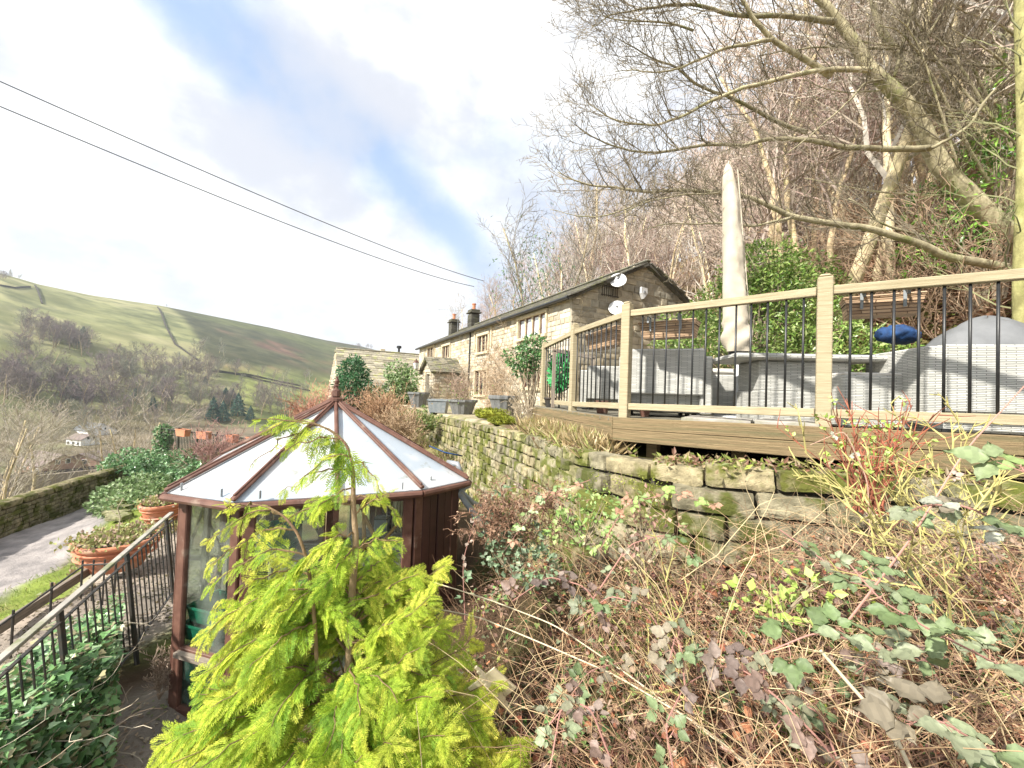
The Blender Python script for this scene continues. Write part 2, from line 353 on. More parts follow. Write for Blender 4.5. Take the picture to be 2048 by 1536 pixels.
SKY=A([(-700,540),(-200,540),(0,546),(80,569),(180,590),(320,611),(430,633),(540,655),(650,680),(720,692),(800,712),(900,728),(1100,745),(1400,770),(3000,800)],float)
def _sk():
    az=[];el=[]
    for px,py in SKY:
        d=ray(px,py); az.append(math.atan2(d[0],d[1])); el.append(d[2]/math.hypot(d[0],d[1]))
    return A(az),A(el)
SAZ,SEL=_sk()
def ridge_r(az): return np.interp(az,[-1.2,-.93,-.6,-.3,0,.4],[760,820,980,1250,1500,1600])
def valley(x,y):
    r=np.hypot(x,y);az=np.arctan2(x,y); z=-6-25*ss(r,24,95)
    R=ridge_r(az); el=np.interp(az,SAZ,SEL); zr=el*R
    r0=np.interp(az,[-1.0,-.6,-.3,0],[300,330,420,520])
    t=np.clip((r-r0)/(R-r0),0,1.); h=(zr+31)*(t*1.25-.25*t**3.)
    h=h+9*(t*(1-t)*4)*sn(np.stack([x,y,0*x],-1),.006,3)*(1-t)
    z=z+np.where(r>r0,h,0); z=np.where(r>R,-31+zr+31-(r-R)*.15,z); return z
def Hh(x,y):
    x=np.asarray(x,float);y=np.asarray(y,float)
    sd,zt=wall_sd(x,y); u=.886*x+.464*y; v=-.464*x+.886*y; r=np.hypot(x,y)
    us=7.6+11.2*ss(v,5.5,11.5); base=np.minimum(zt,-.62+0*zt)-.02
    base=np.where(v>9,zt,base)
    t=np.clip(u-us,0,42); up=base+.70*t*ss(t,0,3)-.0014*t*t+.25*sn(np.stack([x,y,0*x],-1),.5)*ss(t,0,4)
    w=ss(r,28,70); lo=(1-w)*idw(x,y)+w*valley(x,y)
    P=np.stack([x,y,0*x],-1); lo=lo+.05*sn(P,2.2)*ss(r,1,4)*(1-w)
    k=ss(sd,-.48,-.16); k=np.maximum(k,ss(r,75,115)*(1-ss(np.arctan2(x,y),-.3,-.12))); return up*(1-k)+lo*k
def hit(px,py,t0=3.,tmax=2500):
    d=ray(px,py); t=t0*np.exp(np.arange(0,math.log(tmax/t0),.004)); P=d[None]*t[:,None]
    h=Hh(P[:,0],P[:,1]); i=np.argmax(P[:,2]<h)
    return P[i] if P[i,2]<h[i] else None
LC=A([(-7,1),(-10.5,5.5),(-13.4,10.4),(-15.9,15.),(-17.,19.5),(-17.5,24),(-18,30)],float)
def pdist(x,y,PL):
    best=np.full(x.shape,1e9)
    for i in range(len(PL)-1):
        a=PL[i];d=PL[i+1]-a;t=np.clip(((x-a[0])*d[0]+(y-a[1])*d[1])/(d@d),0,1); best=np.minimum(best,np.hypot(x-a[0]-t*d[0],y-a[1]-t*d[1]))
    return best
def lerp(a,b,t): return a+(b-a)*t[...,None]
def gcol(x,y):
    P=np.stack([x,y,0*x],-1); r=np.hypot(x,y);az=np.arctan2(x,y); n1=sn(P,1.3);n2=sn(P,4.);n3=sn(P,.35,5)
    sd,_=wall_sd(x,y); u=.886*x+.464*y; v=-.464*x+.886*y; sd=np.where((r>95)&(az<-.2),5.,sd)
    c=lerp(A([.16,.115,.075]),A([.16,.19,.065]),ss(n1+n3*.6,-.1,.7))
    c=lerp(c,A([.26,.2,.12]),ss(n2,.2,.9)*.5)
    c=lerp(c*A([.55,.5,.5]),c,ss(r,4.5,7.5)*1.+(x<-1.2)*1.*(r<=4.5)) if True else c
    # garden lawn/bank
    dl=pdist(x,y,LC); c=lerp(c,A([.24,.31,.07]),(1-ss(dl,2.3,4.))*.95*ss(n1,-1.2,.2))
    c=lerp(c,A([.36,.335,.34]),1-ss(dl,1.25,1.6)); 
    g=(1-ss(np.hypot((x+5.6)/1.8,(y-5.6)/3.2),.85,1.05))*(sd>0); c=lerp(c,A([.36,.31,.27]),g)
    g=(1-ss(np.hypot((x+2.9)/1.0,(y-2.0)/2.2),.8,1.1))*(sd>0); c=lerp(c,A([.3,.27,.24]),g)
    g=(1-ss(np.hypot((x+4.4)/4.0,(y-14)/6.),.7,1.05))*(sd>.2); c=lerp(c,A([.33,.28,.14]),g*.8)
    g=(1-ss(np.hypot((x+11)/3.0,(y-20.5)/2.5),.7,1.05)); c=lerp(c,A([.2,.33,.07]),g)
    # house terrace
    t=(sd<0)&(v>9); c=np.where(t[...,None],lerp(A([.42,.37,.27]),A([.25,.26,.1]),ss(n2,0,.8)),c)
    us=7.6+11.2*ss(v,5.5,11.5); k=ss(u-us,-.5,1.5)*(sd<0)
    w_=lerp(A([.26,.15,.095]),A([.21,.185,.08]),ss(n1+n2*.5,-.4,.6)); c=lerp(c,w_,k)
    # far
    f=ss(r,40,75)*(sd>0); n4=sn(P,.02,2);n5=sn(P,.006,7);n6=sn(P,.09,1)
    vf=lerp(A([.17,.145,.11]),A([.14,.17,.08]),ss(n4,-.2,.7))
    R=ridge_r(az); r0=np.interp(az,[-1.0,-.6,-.3,0],[300,330,420,520]); tt=(r-r0)/(R-r0)
    hill=lerp(A([.22,.235,.12]),A([.31,.30,.18]),ss(n4+.5*n6,-.5,.8)); hill=lerp(hill,A([.18,.20,.10]),ss(n5,.3,.9)*.6)
    px,py=proj(np.stack([x,y,Hh(x,y)],-1)) if False else (None,None)
    azb=np.interp(tt,[0.05,.3,.6,1.],[-.60,-.675,-.71,-.748]); m=ss(az-azb,-.004,.012)
    moor=lerp(A([.085,.09,.055]),A([.16,.1,.08]),ss(n4*.8+n6*.5+n5*.6,.1,.8)); moor=lerp(moor,A([.13,.15,.06]),ss(-n5,.2,.8)*.7)
    low=1-ss(tt,.16,.3); moor=lerp(moor,A([.25,.28,.11]),low)
    topg=ss(tt,.93,.97); moor=lerp(moor,A([.3,.31,.14]),topg)
    hill=lerp(hill,moor,m); hill=hill*lerp(A([.80,.80,.80]),A([1.,1.,1.]),ss(n6+.6*n4,-.9,.5)); c2=lerp(vf,hill,ss(tt,-.02,.1)); c=lerp(c,c2,f)
    return np.clip(c,0,1)
def sheet(name,r_in,r_out,step,mat,a0=-math.pi,a1=math.pi,da=math.radians(.6)):
    nr=max(3,int(math.log(r_out/r_in)/step)); rr=r_in*np.exp(np.linspace(0,math.log(r_out/r_in),nr+1))
    na=int(round((a1-a0)/da)); aa=np.linspace(a0,a1,na+1); full=abs(a1-a0-2*math.pi)<1e-6
    if full: aa=aa[:-1]
    RR,AA=np.meshgrid(rr,aa,indexing='ij'); X=RR*np.sin(AA);Y=RR*np.cos(AA); Z=Hh(X,Y)
    V=np.stack([X,Y,Z],-1).reshape(-1,3); C=gcol(X,Y).reshape(-1,3); m=len(aa); F=[]
    i,j=np.meshgrid(np.arange(nr),np.arange(m if full else m-1),indexing='ij'); j2=(j+1)%m
    F=np.stack([i*m+j,(i+1)*m+j,(i+1)*m+j2,i*m+j2],-1).reshape(-1,4)[:,::-1]
    b=MB(); b.add(V,F,C[F].mean(1)); 
    if r_in<.5:
        b.add(V[:m],[list(range(m))],C[:m].mean(0))
    o=b.build(name,mat,smooth=True)
    ca=o.data.color_attributes['Col']; li=np.zeros(len(o.data.loops),np.int32); o.data.loops.foreach_get('vertex_index',li)
    Cv=np.vstack([C,C[:m]])[li] if len(C)<=li.max() else C[li]
    ca.data.foreach_set('color',np.concatenate([Cv,np.ones((len(Cv),1))],1).astype(np.float32).ravel())
    return tag(o,kind='structure')
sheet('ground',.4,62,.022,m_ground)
sheet('valley',62,300,.03,m_far,da=math.radians(.6))
sheet('hills',300,2300,.02,m_far,a0=-1.75,a1=.75,da=math.radians(.35))
# ---------- sky & light ----------
W=bpy.data.worlds.new('World'); SC.world=W; W.use_nodes=True; nt=W.node_tree; N=nt.nodes; L=nt.links; N.clear()
SUN=nrm((-.70,-.58,.76))
el=math.asin(SUN[2]); 
sky=N.new('ShaderNodeTexSky'); sky.sky_type='NISHITA'; sky.sun_disc=False; sky.sun_elevation=el; sky.sun_rotation=math.atan2(SUN[0],SUN[1]); sky.air_density=1.; sky.dust_density=1.5
tc=N.new('ShaderNodeTexCoord')
def wn(s,d,r=.55,stretch=None):
    n=N.new('ShaderNodeTexNoise'); n.inputs['Scale'].default_value=s; n.inputs['Detail'].default_value=d; n.inputs['Roughness'].default_value=r
    if stretch:
        mp=N.new('ShaderNodeMapping'); mp.inputs['Scale'].default_value=stretch; mp.inputs['Rotation'].default_value=(0,.0,.5); L.new(tc.outputs['Generated'],mp.inputs[0]); L.new(mp.outputs[0],n.inputs['Vector'])
    else: L.new(tc.outputs['Generated'],n.inputs['Vector'])
    return n.outputs['Fac']
def mth(op,a,b=None,c=None):
    m=N.new('ShaderNodeMath'); m.operation=op
    for i,v in enumerate((a,b,c)):
        if v is None: continue
        if isinstance(v,(int,float)): m.inputs[i].default_value=v
        else: L.new(v,m.inputs[i])
    return m.outputs[0]
def mr(v,a,b,c=0,d=1,sm=True):
    r=N.new('ShaderNodeMapRange'); r.interpolation_type='SMOOTHSTEP' if sm else 'LINEAR'; L.new(v,r.inputs[0]); r.inputs[1].default_value=a;r.inputs[2].default_value=b;r.inputs[3].default_value=c;r.inputs[4].default_value=d; return r.outputs[0]
def wmix(a,b,f):
    x=N.new('ShaderNodeMix'); x.data_type='RGBA'
    for i,v in((6,a),(7,b)):
        if isinstance(v,tuple): x.inputs[i].default_value=(*v,1)
        else: L.new(v,x.inputs[i])
    L.new(f,x.inputs[0]); return x.outputs[2]
def dotn(v):
    m=N.new('ShaderNodeVectorMath'); m.operation='DOT_PRODUCT'; L.new(tc.outputs['Generated'],m.inputs[0]); m.inputs[1].default_value=tuple(v); return m.outputs['Value']
sa=nrm(ray(400,0)); sb=nrm(ray(880,440)); sn_=nrm(np.cross(sa,sb)); smid=nrm(ray(560,180))
n1=wn(2.6,7,.6); n2=wn(6,6,.55); n3=wn(1.5,5,.5)
across=mth('ADD',dotn(sn_),mth('MULTIPLY',mth('SUBTRACT',n1,.5),.26))
streak=mth('MULTIPLY',mr(mth('ABSOLUTE',across),.01,.12,1,0),mr(dotn(smid),.68,.94))
streak=mth('MULTIPLY',streak,mr(n2,.30,.62,.3,.85))
extra=mr(n3,.60,.74,0,.45)
blue=mth('MAXIMUM',streak,extra)
cl=wmix((.60,.62,.69),(1.,1.,1.),mr(mth('ADD',mth('MULTIPLY',wn(2.,7,.6,(1,1,2.2)),.65),mth('MULTIPLY',n2,.35)),.40,.58))
skyc=N.new('ShaderNodeMix'); skyc.data_type='RGBA'; skyc.blend_type='MULTIPLY'; skyc.inputs[0].default_value=1; L.new(sky.outputs[0],skyc.inputs[6]); skyc.inputs[7].default_value=(.09,.09,.092,1)
CLB=1.0
clb=N.new('ShaderNodeMix'); clb.data_type='RGBA'; clb.blend_type='MULTIPLY'; clb.inputs[0].default_value=1; L.new(cl,clb.inputs[6]); clb.inputs[7].default_value=(CLB*.62,CLB*.62,CLB*.62,1)
skl=wmix(skyc.outputs[2],(.21,.34,.56),mth('ADD',mth('MULTIPLY',n2,0),.55))
fin=wmix(clb.outputs[2],skl,blue)
bg=N.new('ShaderNodeBackground'); L.new(fin,bg.inputs[0]); bg.inputs[1].default_value=1.
wo=N.new('ShaderNodeOutputWorld'); L.new(bg.outputs[0],wo.inputs[0])
sl=bpy.data.lights.new('sun','SUN'); sl.energy=4.6; sl.angle=math.radians(2.0); sl.color=(1,.95,.86)
so=bpy.data.objects.new('sun',sl); COL.objects.link(so); so.rotation_euler=Vector(SUN).to_track_quat('Z','Y').to_euler()
SC.view_settings.view_transform='Standard'; SC.view_settings.look='None'; SC.view_settings.exposure=1.12; SC.view_settings.gamma=1
SC.cycles.max_bounces=6; SC.cycles.transparent_max_bounces=24; SC.cycles.volume_bounces=0; SC.cycles.use_denoising=True
SC.cycles.diffuse_bounces=3; SC.cycles.glossy_bounces=2
# ---------- leaf templates ----------
T_d=(A([(0,0,0),(.36,.45,.10),(0,1,0),(-.36,.45,.10)]),A([(0,1,2),(0,2,3)]))
T_g=(A([(-.035,0,0),(.035,0,0),(.02,.6,.05),(0,1,-.08),(-.02,.6,.05)]),A([(0,1,2,4),(4,2,3,3)]))
T_g=(A([(-.04,0,0),(.04,0,0),(.0,1,-.06),(0,.5,.05)]),A([(0,1,3),(3,1,2),(0,3,2)]))
T_n=(A([(0,0,0),(.2,.45,.06),(0,1,-.05),(-.2,.45,.06)]),A([(0,1,2),(0,2,3)]))
def _ivy():
    pts=[(0,0),(.38,-.1),(.5,.25),(.27,.42),(.0,1.),(-.27,.42),(-.5,.25),(-.38,-.1)]
    V=[(0,.28,-.03)]+[(x,y,.05*abs(x)*2) for x,y in pts]; return A(V,float),A([(0,i,i%8+1) for i in range(1,9)])
T_i=_ivy()
def _bram(n=7):
    V=[];F=[]
    for i in range(n+1):
        t=i/n; w=.36*math.sin(math.pi*min(1,t*1.02)**.75)*(1-.12*t); z=-.18*t*t
        cor=.018*(1 if i%2 else -1)
        V+=[(0,t,z),(w*.55,t+.07,z+.07+cor),(w*(1.08 if i%2 else .9),t+.13*(1-t),z+.09-cor)]
        V+=[(-w*.55,t+.07,z+.07+cor),(-w*(1.08 if i%2 else .9),t+.13*(1-t),z+.09-cor)]
    for i in range(n):
        a=5*i;b=a+5
        F+=[(a,a+1,b+1,b),(a+1,a+2,b+2,b+1),(a+3,a,b,b+3),(a+4,a+3,b+3,b+4)]
    return A(V,float),A(F)
T_b=_bram()
TB_C=A([[v]*3 for k in range(7) for v in ((1.12,.86,1.12,.86) if k%2 else (1.0,1.05,1.0,1.05))])
def rv(m): v=RG.normal(size=(m,3)); return v/np.linalg.norm(v,axis=1)[:,None]
def pal(m,cols,j=.15):
    cols=A(cols,float); c=cols[RG.integers(0,len(cols),m)]; return np.clip(c*(1+RG.normal(0,j,(m,1))),0.004,1)
# ---------- trees ----------
def grow(out,rng,p,d,L,r,lv,maxlv,nch,up,bend=.22,taper=.35,lenf=(.42,.62),start=.25):
    st=5 if lv<2 else 3; q=A(p,float); d=nrm(d); pts=[q]; rs=[r]
    for i in range(st):
        d=nrm(d+rng.normal(0,bend,3)*(.5 if lv==0 else 1)+A([0,0,up*(.0 if lv==0 else 1)])); q2=q+d*L/st; r2=r*(1-(1-taper)*(i+1)/st)
        out.append((*q,*q2,rs[-1],r2,lv)); q=q2; pts.append(q); rs.append(r2)
    if lv>=maxlv: return
    n=nch[lv]
    for k in range(n):
        t=start+(1-start)*(k+rng.random())/n; f=t*st; i=min(st-1,int(f)); pp=pts[i]+(pts[i+1]-pts[i])*(f-i); dd=nrm(pts[i+1]-pts[i])
        a=rng.uniform(0,6.283); _,s_,u_=frame(dd); side=math.cos(a)*s_+math.sin(a)*u_; ang=rng.uniform(.5,1.05)
        nd=dd*math.cos(ang)+side*math.sin(ang)
        grow(out,rng,pp,nd,L*rng.uniform(*lenf)*(1-.45*t if lv==0 else 1-.3*t),max(.0035,rs[i]*rng.uniform(.38,.55)),lv+1,maxlv,nch,up,bend,taper,lenf,.15)
def tree_mesh(name,seed,H,r,nch=(14,6,4),maxlv=3,up=.12,start=.35,bark=(.5,.45,.38),twig=(.24,.17,.13),lenf=(.36,.55),lean=(0,0,1),minr=.006):
    rng=np.random.default_rng(seed); out=[]; grow(out,rng,(0,0,-.3),lean,H,r,0,maxlv,nch,up,lenf=lenf,start=start)
    S=A(out); S[:,6:8]=np.maximum(S[:,6:8],minr); lv=S[:,8]
    root=bpy.data.objects.new(name,None); root['_w']=[0.,0,0]
    big=S[lv<=0];sm=S[lv>0]
    return big,sm,rng
def make_tree(name,seed,H,r,bark,twig,label,cat='tree',group=None,crown='crown',**k):
    big,sm,rng=tree_mesh(name,seed,H,r,**k)
    root=thing(name,(0,0,0),label,cat,group)
    b=MB(); P=np.vstack([big[:,:3],big[-1:,3:6]]); R=np.append(big[:,6],big[-1,7]); b.tube(P,R,7,bark); b.build('trunk',m_bark,root,smooth=True)
    c=MB(); t=A(twig)[None]*(1+rng.normal(0,.12,(len(sm),1))); l1=sm[:,8]==1; t[l1]=t[l1]*.5+A(bark)*.3*.5
    c.segs(sm[:,:8],t); c.build(crown,m_twig,root); return root
# ---------- building helpers ----------
def stone_face(b,o,X,Z,Nn,w,hf,opens,lo=True,ch=(.14,.22),cw=(.25,.6),gap=.012,dep=.09,cols=((1,1,1),),bev=.015,amp=.004,z0=0.,jit=.012):
    """courses of stones over a wall face: o origin, X along, Z up, Nn outward; hf(x) top"""
    o=A(o,float);X=A(X,float);Z=A(Z,float);Nn=A(Nn,float); z=z0; top=max(hf(w*i/20) for i in range(21))
    while z<top:
        h=rnd.uniform(*ch); x=0.
        while x<w:
            l=min(rnd.uniform(*cw),w-x); 
            if w-x-l<cw[0]*.4: l=w-x
            xc=x+l/2; t=min(z+h,hf(xc)); hh=t-z
            if hh>.04:
                segs=[(x,x+l)]
                for (a,b_,c,d) in opens:
                    if z+hh>c+.02 and z<d-.02:
                        ns=[]
                        for s0,s1 in segs:
                            if s1<=a or s0>=b_: ns.append((s0,s1))
                            else:
                                if s0<a: ns.append((s0,a))
                                if s1>b_: ns.append((b_,s1))
                        segs=ns
                for s0,s1 in segs:
                    if s1-s0<.05: continue
                    cc=A(cols[rnd.randrange(len(cols))])*rnd.uniform(.72,1.12)
                    j=rnd.uniform(-jit,jit)
                    b.stone(o+X*(s0+s1)/2+Z*(z+hh/2)+Nn*(j),(s1-s0-gap,dep,hh-gap),X,Nn,Z,cc,bev,amp,lo)
            x+=l
        z+=h
def backing(b,o,X,Z,Nn,w,h,opens,th=.3,off=-.02):
    xs=sorted({0,w,*[v for a in opens for v in a[:2]]}); o=A(o,float);X=A(X,float);Z=A(Z,float);Nn=A(Nn,float)
    for i in range(len(xs)-1):
        a,c=xs[i],xs[i+1]; mid=(a+c)/2; z=0.; cuts=sorted([(q[2],q[3]) for q in opens if q[0]<mid<q[1]])+[(h,h)]
        for c0,c1 in cuts:
            if c0-z>.01: b.box(o+X*mid+Z*(z+c0)/2+Nn*(off-th/2),(c-a,th,c0-z),X,Nn,Z)
            z=c1
def slates(b,o,X,Up,w,length,row=.3,tw=(.35,.7),th=.035,cols=((1,1,1),),skip=None):
    """o lower-left corner, X along eave, Up direction up the slope (unit)"""
    o=A(o,float);X=nrm(X);Up=nrm(Up);Nn=np.cross(X,Up)
    if Nn[2]<0: Nn=-Nn
    n=int(length/row)
    for i in range(n):
        x=-rnd.uniform(0,.2)
        while x<w:
            l=rnd.uniform(*tw); l=min(l,w-x+.03)
            if l>.06:
                c=A(cols[rnd.randrange(len(cols))])*rnd.uniform(.7,1.2); t=th*rnd.uniform(.8,1.3)
                U2=nrm(Up-Nn*.07)   # each course tilts over the one below
                b.box(o+X*(x+l/2)+Up*(i*row+row*.62)+Nn*(.02+t*.5+rnd.uniform(-.004,.004)),(l-.012,row*1.24,t),X,U2,np.cross(X,U2) if np.cross(X,U2)@Nn>0 else -np.cross(X,U2),c)
            x+=l
Z3=A([0,0,1.])
def w3(xy,z): return A([xy[0],xy[1],z],float)
# ---------- retaining walls ----------
def drywall(name,pts,ztop,zbot,label,chs,cws,lo,seed,cat='stone wall',batter=.12,cols=((1,1,1),(.8,.8,.8),(1.1,1.05,.95),(.9,.92,.7)),face=-1,coping=None,depth=.22,mat=None):
    rnd.seed(seed); pts=[A(p,float) for p in pts]; root=thing(name,w3(pts[0],zbot[0]),label,cat)
    b=MB(); bk=MB(); cp=MB(); cum=[0]
    for i in range(len(pts)-1): cum.append(cum[-1]+np.linalg.norm(pts[i+1]-pts[i]))
    Lt=cum[-1]
    def P(s):
        s=min(max(s,0),Lt-1e-6); i=max(j for j in range(len(cum)-1) if cum[j]<=s); t=(s-cum[i])/(cum[i+1]-cum[i])
        d=nrm(pts[i+1]-pts[i]); return pts[i]+(pts[i+1]-pts[i])*t,d,ztop[i]+(ztop[i+1]-ztop[i])*t,zbot[i]+(zbot[i+1]-zbot[i])*t,t,i
    nc=0; off=0.
    ch_tab=[]; acc=0
    while acc<6: h=rnd.uniform(*chs); ch_tab.append((acc,h)); acc+=h
    for acc,h in ch_tab:
        s=-rnd.uniform(0,.3)
        while s<Lt:
            l=rnd.uniform(*cws)*(1.35 if rnd.random()<.15 else 1); q,d,zt,zb,_,_=P(s+l/2)
            z=zt-acc-h/2
            if z>zb-.1:
                nn=w3((-d[1],d[0]),0)*(1 if face>0 else -1)*-1; nn=w3((d[1]*face,-d[0]*face),0); nn=nrm(nn)
                X=w3(d,0); c=A(cols[rnd.randrange(len(cols))])*rnd.uniform(.75,1.15)
                hh=h*rnd.uniform(.86,1.02)
                X2=nrm(X+Z3*rnd.uniform(-.05,.05)+nn*rnd.uniform(-.08,.08))
                b.stone(w3(q,z)+nn*(acc*batter-depth/2+rnd.uniform(-.02,.035)),(l*.965,depth,hh*.95),X2,nn,np.cross(X2,nn)*(1 if np.cross(X2,nn)[2]>0 else -1),c,min(.018,h*.13),.011 if not lo else .006,lo)
            s+=l
    n=max(8,int(Lt/.4)); V=[];F=[]
    for i in range(n+1):
        q,d,zt,zb,_,_=P(Lt*i/n); nn=nrm(w3((d[1]*face,-d[0]*face),0))
        V+=[w3(q,zb-.3)+nn*((zt-zb)*batter-.09),w3(q,zt-.06)-nn*.07,w3(q,zt-.06)-nn*.5,w3(q,zb-.3)-nn*.6]
    for i in range(n):
        for k in range(3): F.append((4*i+k,4*i+4+k,4*i+5+k,4*i+1+k))
    bk.add(V,F); bk.build('core',m_gap,root); b.build('stones',mat or m_stone,root)
    return root
i0=3
drywall('retaining_wall',WL[2:11][::-1][:9],[float(z) for z in WZ[2:11][::-1]],[-2.1,-2.0,-1.9,-1.75,-1.6,-1.5,-1.45,-1.4,-1.4],'mossy wall of big squared gritstone blocks under the timber deck, nearest the camera',(.15,.23),(.26,.62),False,3,face=1)
drywall('retaining_wall',WL[9:15],[-.55,-.57,-.6,-.64,-.68,-.80],[-2.0,-2.2,-2.4,-2.5,-2.5,-2.4],'dry stone wall of small pale stones receding behind the greenhouse roof',(.09,.16),(.13,.34),False,5,face=1*-1)
drywall('retaining_wall',WL[14:19],[-.8,-.92,-1.,-1.,-1.],[-2.2,-2.1,-2.1,-2.1,-2.2],'distant dry stone wall holding up the terrace in front of the farmhouse',(.14,.24),(.2,.55),True,6,face=-1)
# lane wall
lw=[(-12.0,2.5),(-14.2,8.3),(-15.75,12.05),(-16.9,15.2),(-17.85,18.4),(-18.6,22),(-19.2,26)]
def lanewall():
    root=thing('boundary_wall',w3(lw[0],-5.1),'long low stone wall with rounded coping along the far side of the gravel lane','stone wall')
    b=MB();c=MB();k=MB(); rnd.seed(9)
    for i in range(len(lw)-1):
        a=A(lw[i]);d=A(lw[i+1])-a;Lg=np.linalg.norm(d);d=d/Lg;X=w3(d,0);nn=w3((d[1],-d[0]),0)
        for acc in np.arange(0,.85,.14):
            s=0
            while s<Lg:
                l=rnd.uniform(.25,.6);cc=A([.62,.6,.55])*rnd.uniform(.7,1.15)
                b.stone(w3(a+d*(s+l/2),-4.16-acc-.07)+nn*rnd.uniform(-.01,.02),(l*.96,.4,.132),X,nn,Z3,cc,.02,.004,True); s+=l
        s=0
        while s<Lg:
            l=rnd.uniform(.5,.8); c.stone(w3(a+d*(s+l/2),-4.05),(l*.985,.46,.26),X,nn,Z3,A([.66,.63,.55])*rnd.uniform(.85,1.1),.12,.006,False); s+=l
        k.box(w3(a+d*Lg/2,-4.7),(Lg,.3,1.1),X,nn,Z3)
    b.build('stones',m_stone,root); c.build('coping',m_stone,root); k.build('core',m_gap,root)
lanewall()
# ---------- farmhouse ----------
ad=nrm((-.464,.886,0)); nd=A([-ad[1],ad[0],0]); 
_q=atz(1143,590,4.1); C0=A([_q[0],_q[1],-1.05])
def face_xy(px,py):
    d=ray(px,py); # plane through C0 with normal nd
    t=(C0@nd)/(d@nd); P=d*t-C0; return P@ad,P[2]
Lh=face_xy(840,692)[0]; EZ=5.15
HG=8.2
house=thing('farmhouse',C0,'long two storey stone farmhouse with slate roof, mullioned windows and climbers','house')
X=ad;Nf=nd
def op(px0,px1,py0,py1):
    a,z1=face_xy(px0,py0); b_,_=face_xy(px1,py0); _,z0=face_xy(px0,py1); return (min(a,b_),max(a,b_),z0,z1)
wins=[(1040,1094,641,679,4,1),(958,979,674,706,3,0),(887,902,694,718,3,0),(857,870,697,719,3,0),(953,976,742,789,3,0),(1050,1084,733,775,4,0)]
OP=[op(*w[:4]) for w in wins]
b=MB(); rnd.seed(21)
hc=((1,1,1),(1.08,1,.9),(.85,.82,.78),(1.1,1.06,1),(.95,.85,.7))
fops=[(o[0]-.14,o[1]+.14,o[2]-.14,o[3]+.16) for o in OP]
stone_face(b,C0,X,Z3,Nf,Lh,lambda x:EZ-.05,fops,True,(.15,.24),(.3,.75),.02,.1,hc,.015,.003,0,.01)
backing(b,C0,X,Z3,Nf,Lh,EZ,fops,.5,.02)
b.build('front_wall',m_hstone,house)
# gable wall
gX=A([-nd[0],-nd[1],0]); gN=-ad; RH=2.05
def gh(x): return EZ+RH*(1-abs(x-HG/2)/(HG/2))-.06
b=MB(); gop=[(5.9,6.6,2.0,3.0),(6.8,7.5,2.0,3.0)]
stone_face(b,C0,gX,Z3,gN,HG,gh,[(o[0]-.1,o[1]+.1,o[2]-.1,o[3]+.12) for o in gop],True,(.2,.34),(.35,.95),.02,.12,((.8,.78,.74),(.66,.66,.64),(.9,.86,.78)),.03,.006,0,.02)
P=[C0,C0+gX*HG,C0+gX*HG+Z3*EZ,C0+gX*HG/2+Z3*(EZ+RH),C0+Z3*EZ]
b.slab([p+gN*.02 for p in P],gN,.4)
fe=C0+ad*Lh
b.slab([p+ad*Lh-gN*.02 for p in P][::-1],ad,.4)
b.slab([C0+gX*HG,C0+gX*HG+ad*Lh,C0+gX*HG+ad*Lh+Z3*EZ,C0+gX*HG+Z3*EZ],gX,.4)
b.build('gable_wall',m_hstone,house)
# roof
b=MB(); upv=nrm(gX*HG/2+Z3*RH); sl_=math.hypot(HG/2,RH)+.35; eo=C0+Z3*EZ-upv*.35-ad*.25
slates(b,eo,ad,upv,Lh+.5,sl_,.34,(.4,.9),.04)
b.slab([eo,eo+ad*(Lh+.5),eo+ad*(Lh+.5)+upv*sl_,eo+upv*sl_],np.cross(ad,upv)*(1 if np.cross(ad,upv)[2]>0 else -1),.12,(.6,.6,.6))
up2=nrm(-gX*HG/2+Z3*RH); eo2=C0+gX*HG+Z3*EZ-up2*.35-ad*.25
slates(b,eo2,ad,up2,Lh+.5,sl_,.34,(.5,1.2),.04)
b.slab([eo2,eo2+ad*(Lh+.5),eo2+ad*(Lh+.5)+up2*sl_,eo2+up2*sl_],nrm(Z3*3-gX*-1),.12,(.6,.6,.6))
rf=b.build('roof',m_slate,house)
b=MB(); rp=C0+gX*HG/2+Z3*(EZ+RH+.1)-ad*.25
s=0
while s<Lh+.4: b.box(rp+ad*(s+.3),(.58,.3,.1),ad,gX,Z3,(.9,.9,.85),.04); s+=.6
b.build('ridge_tiles',m_slate,house)
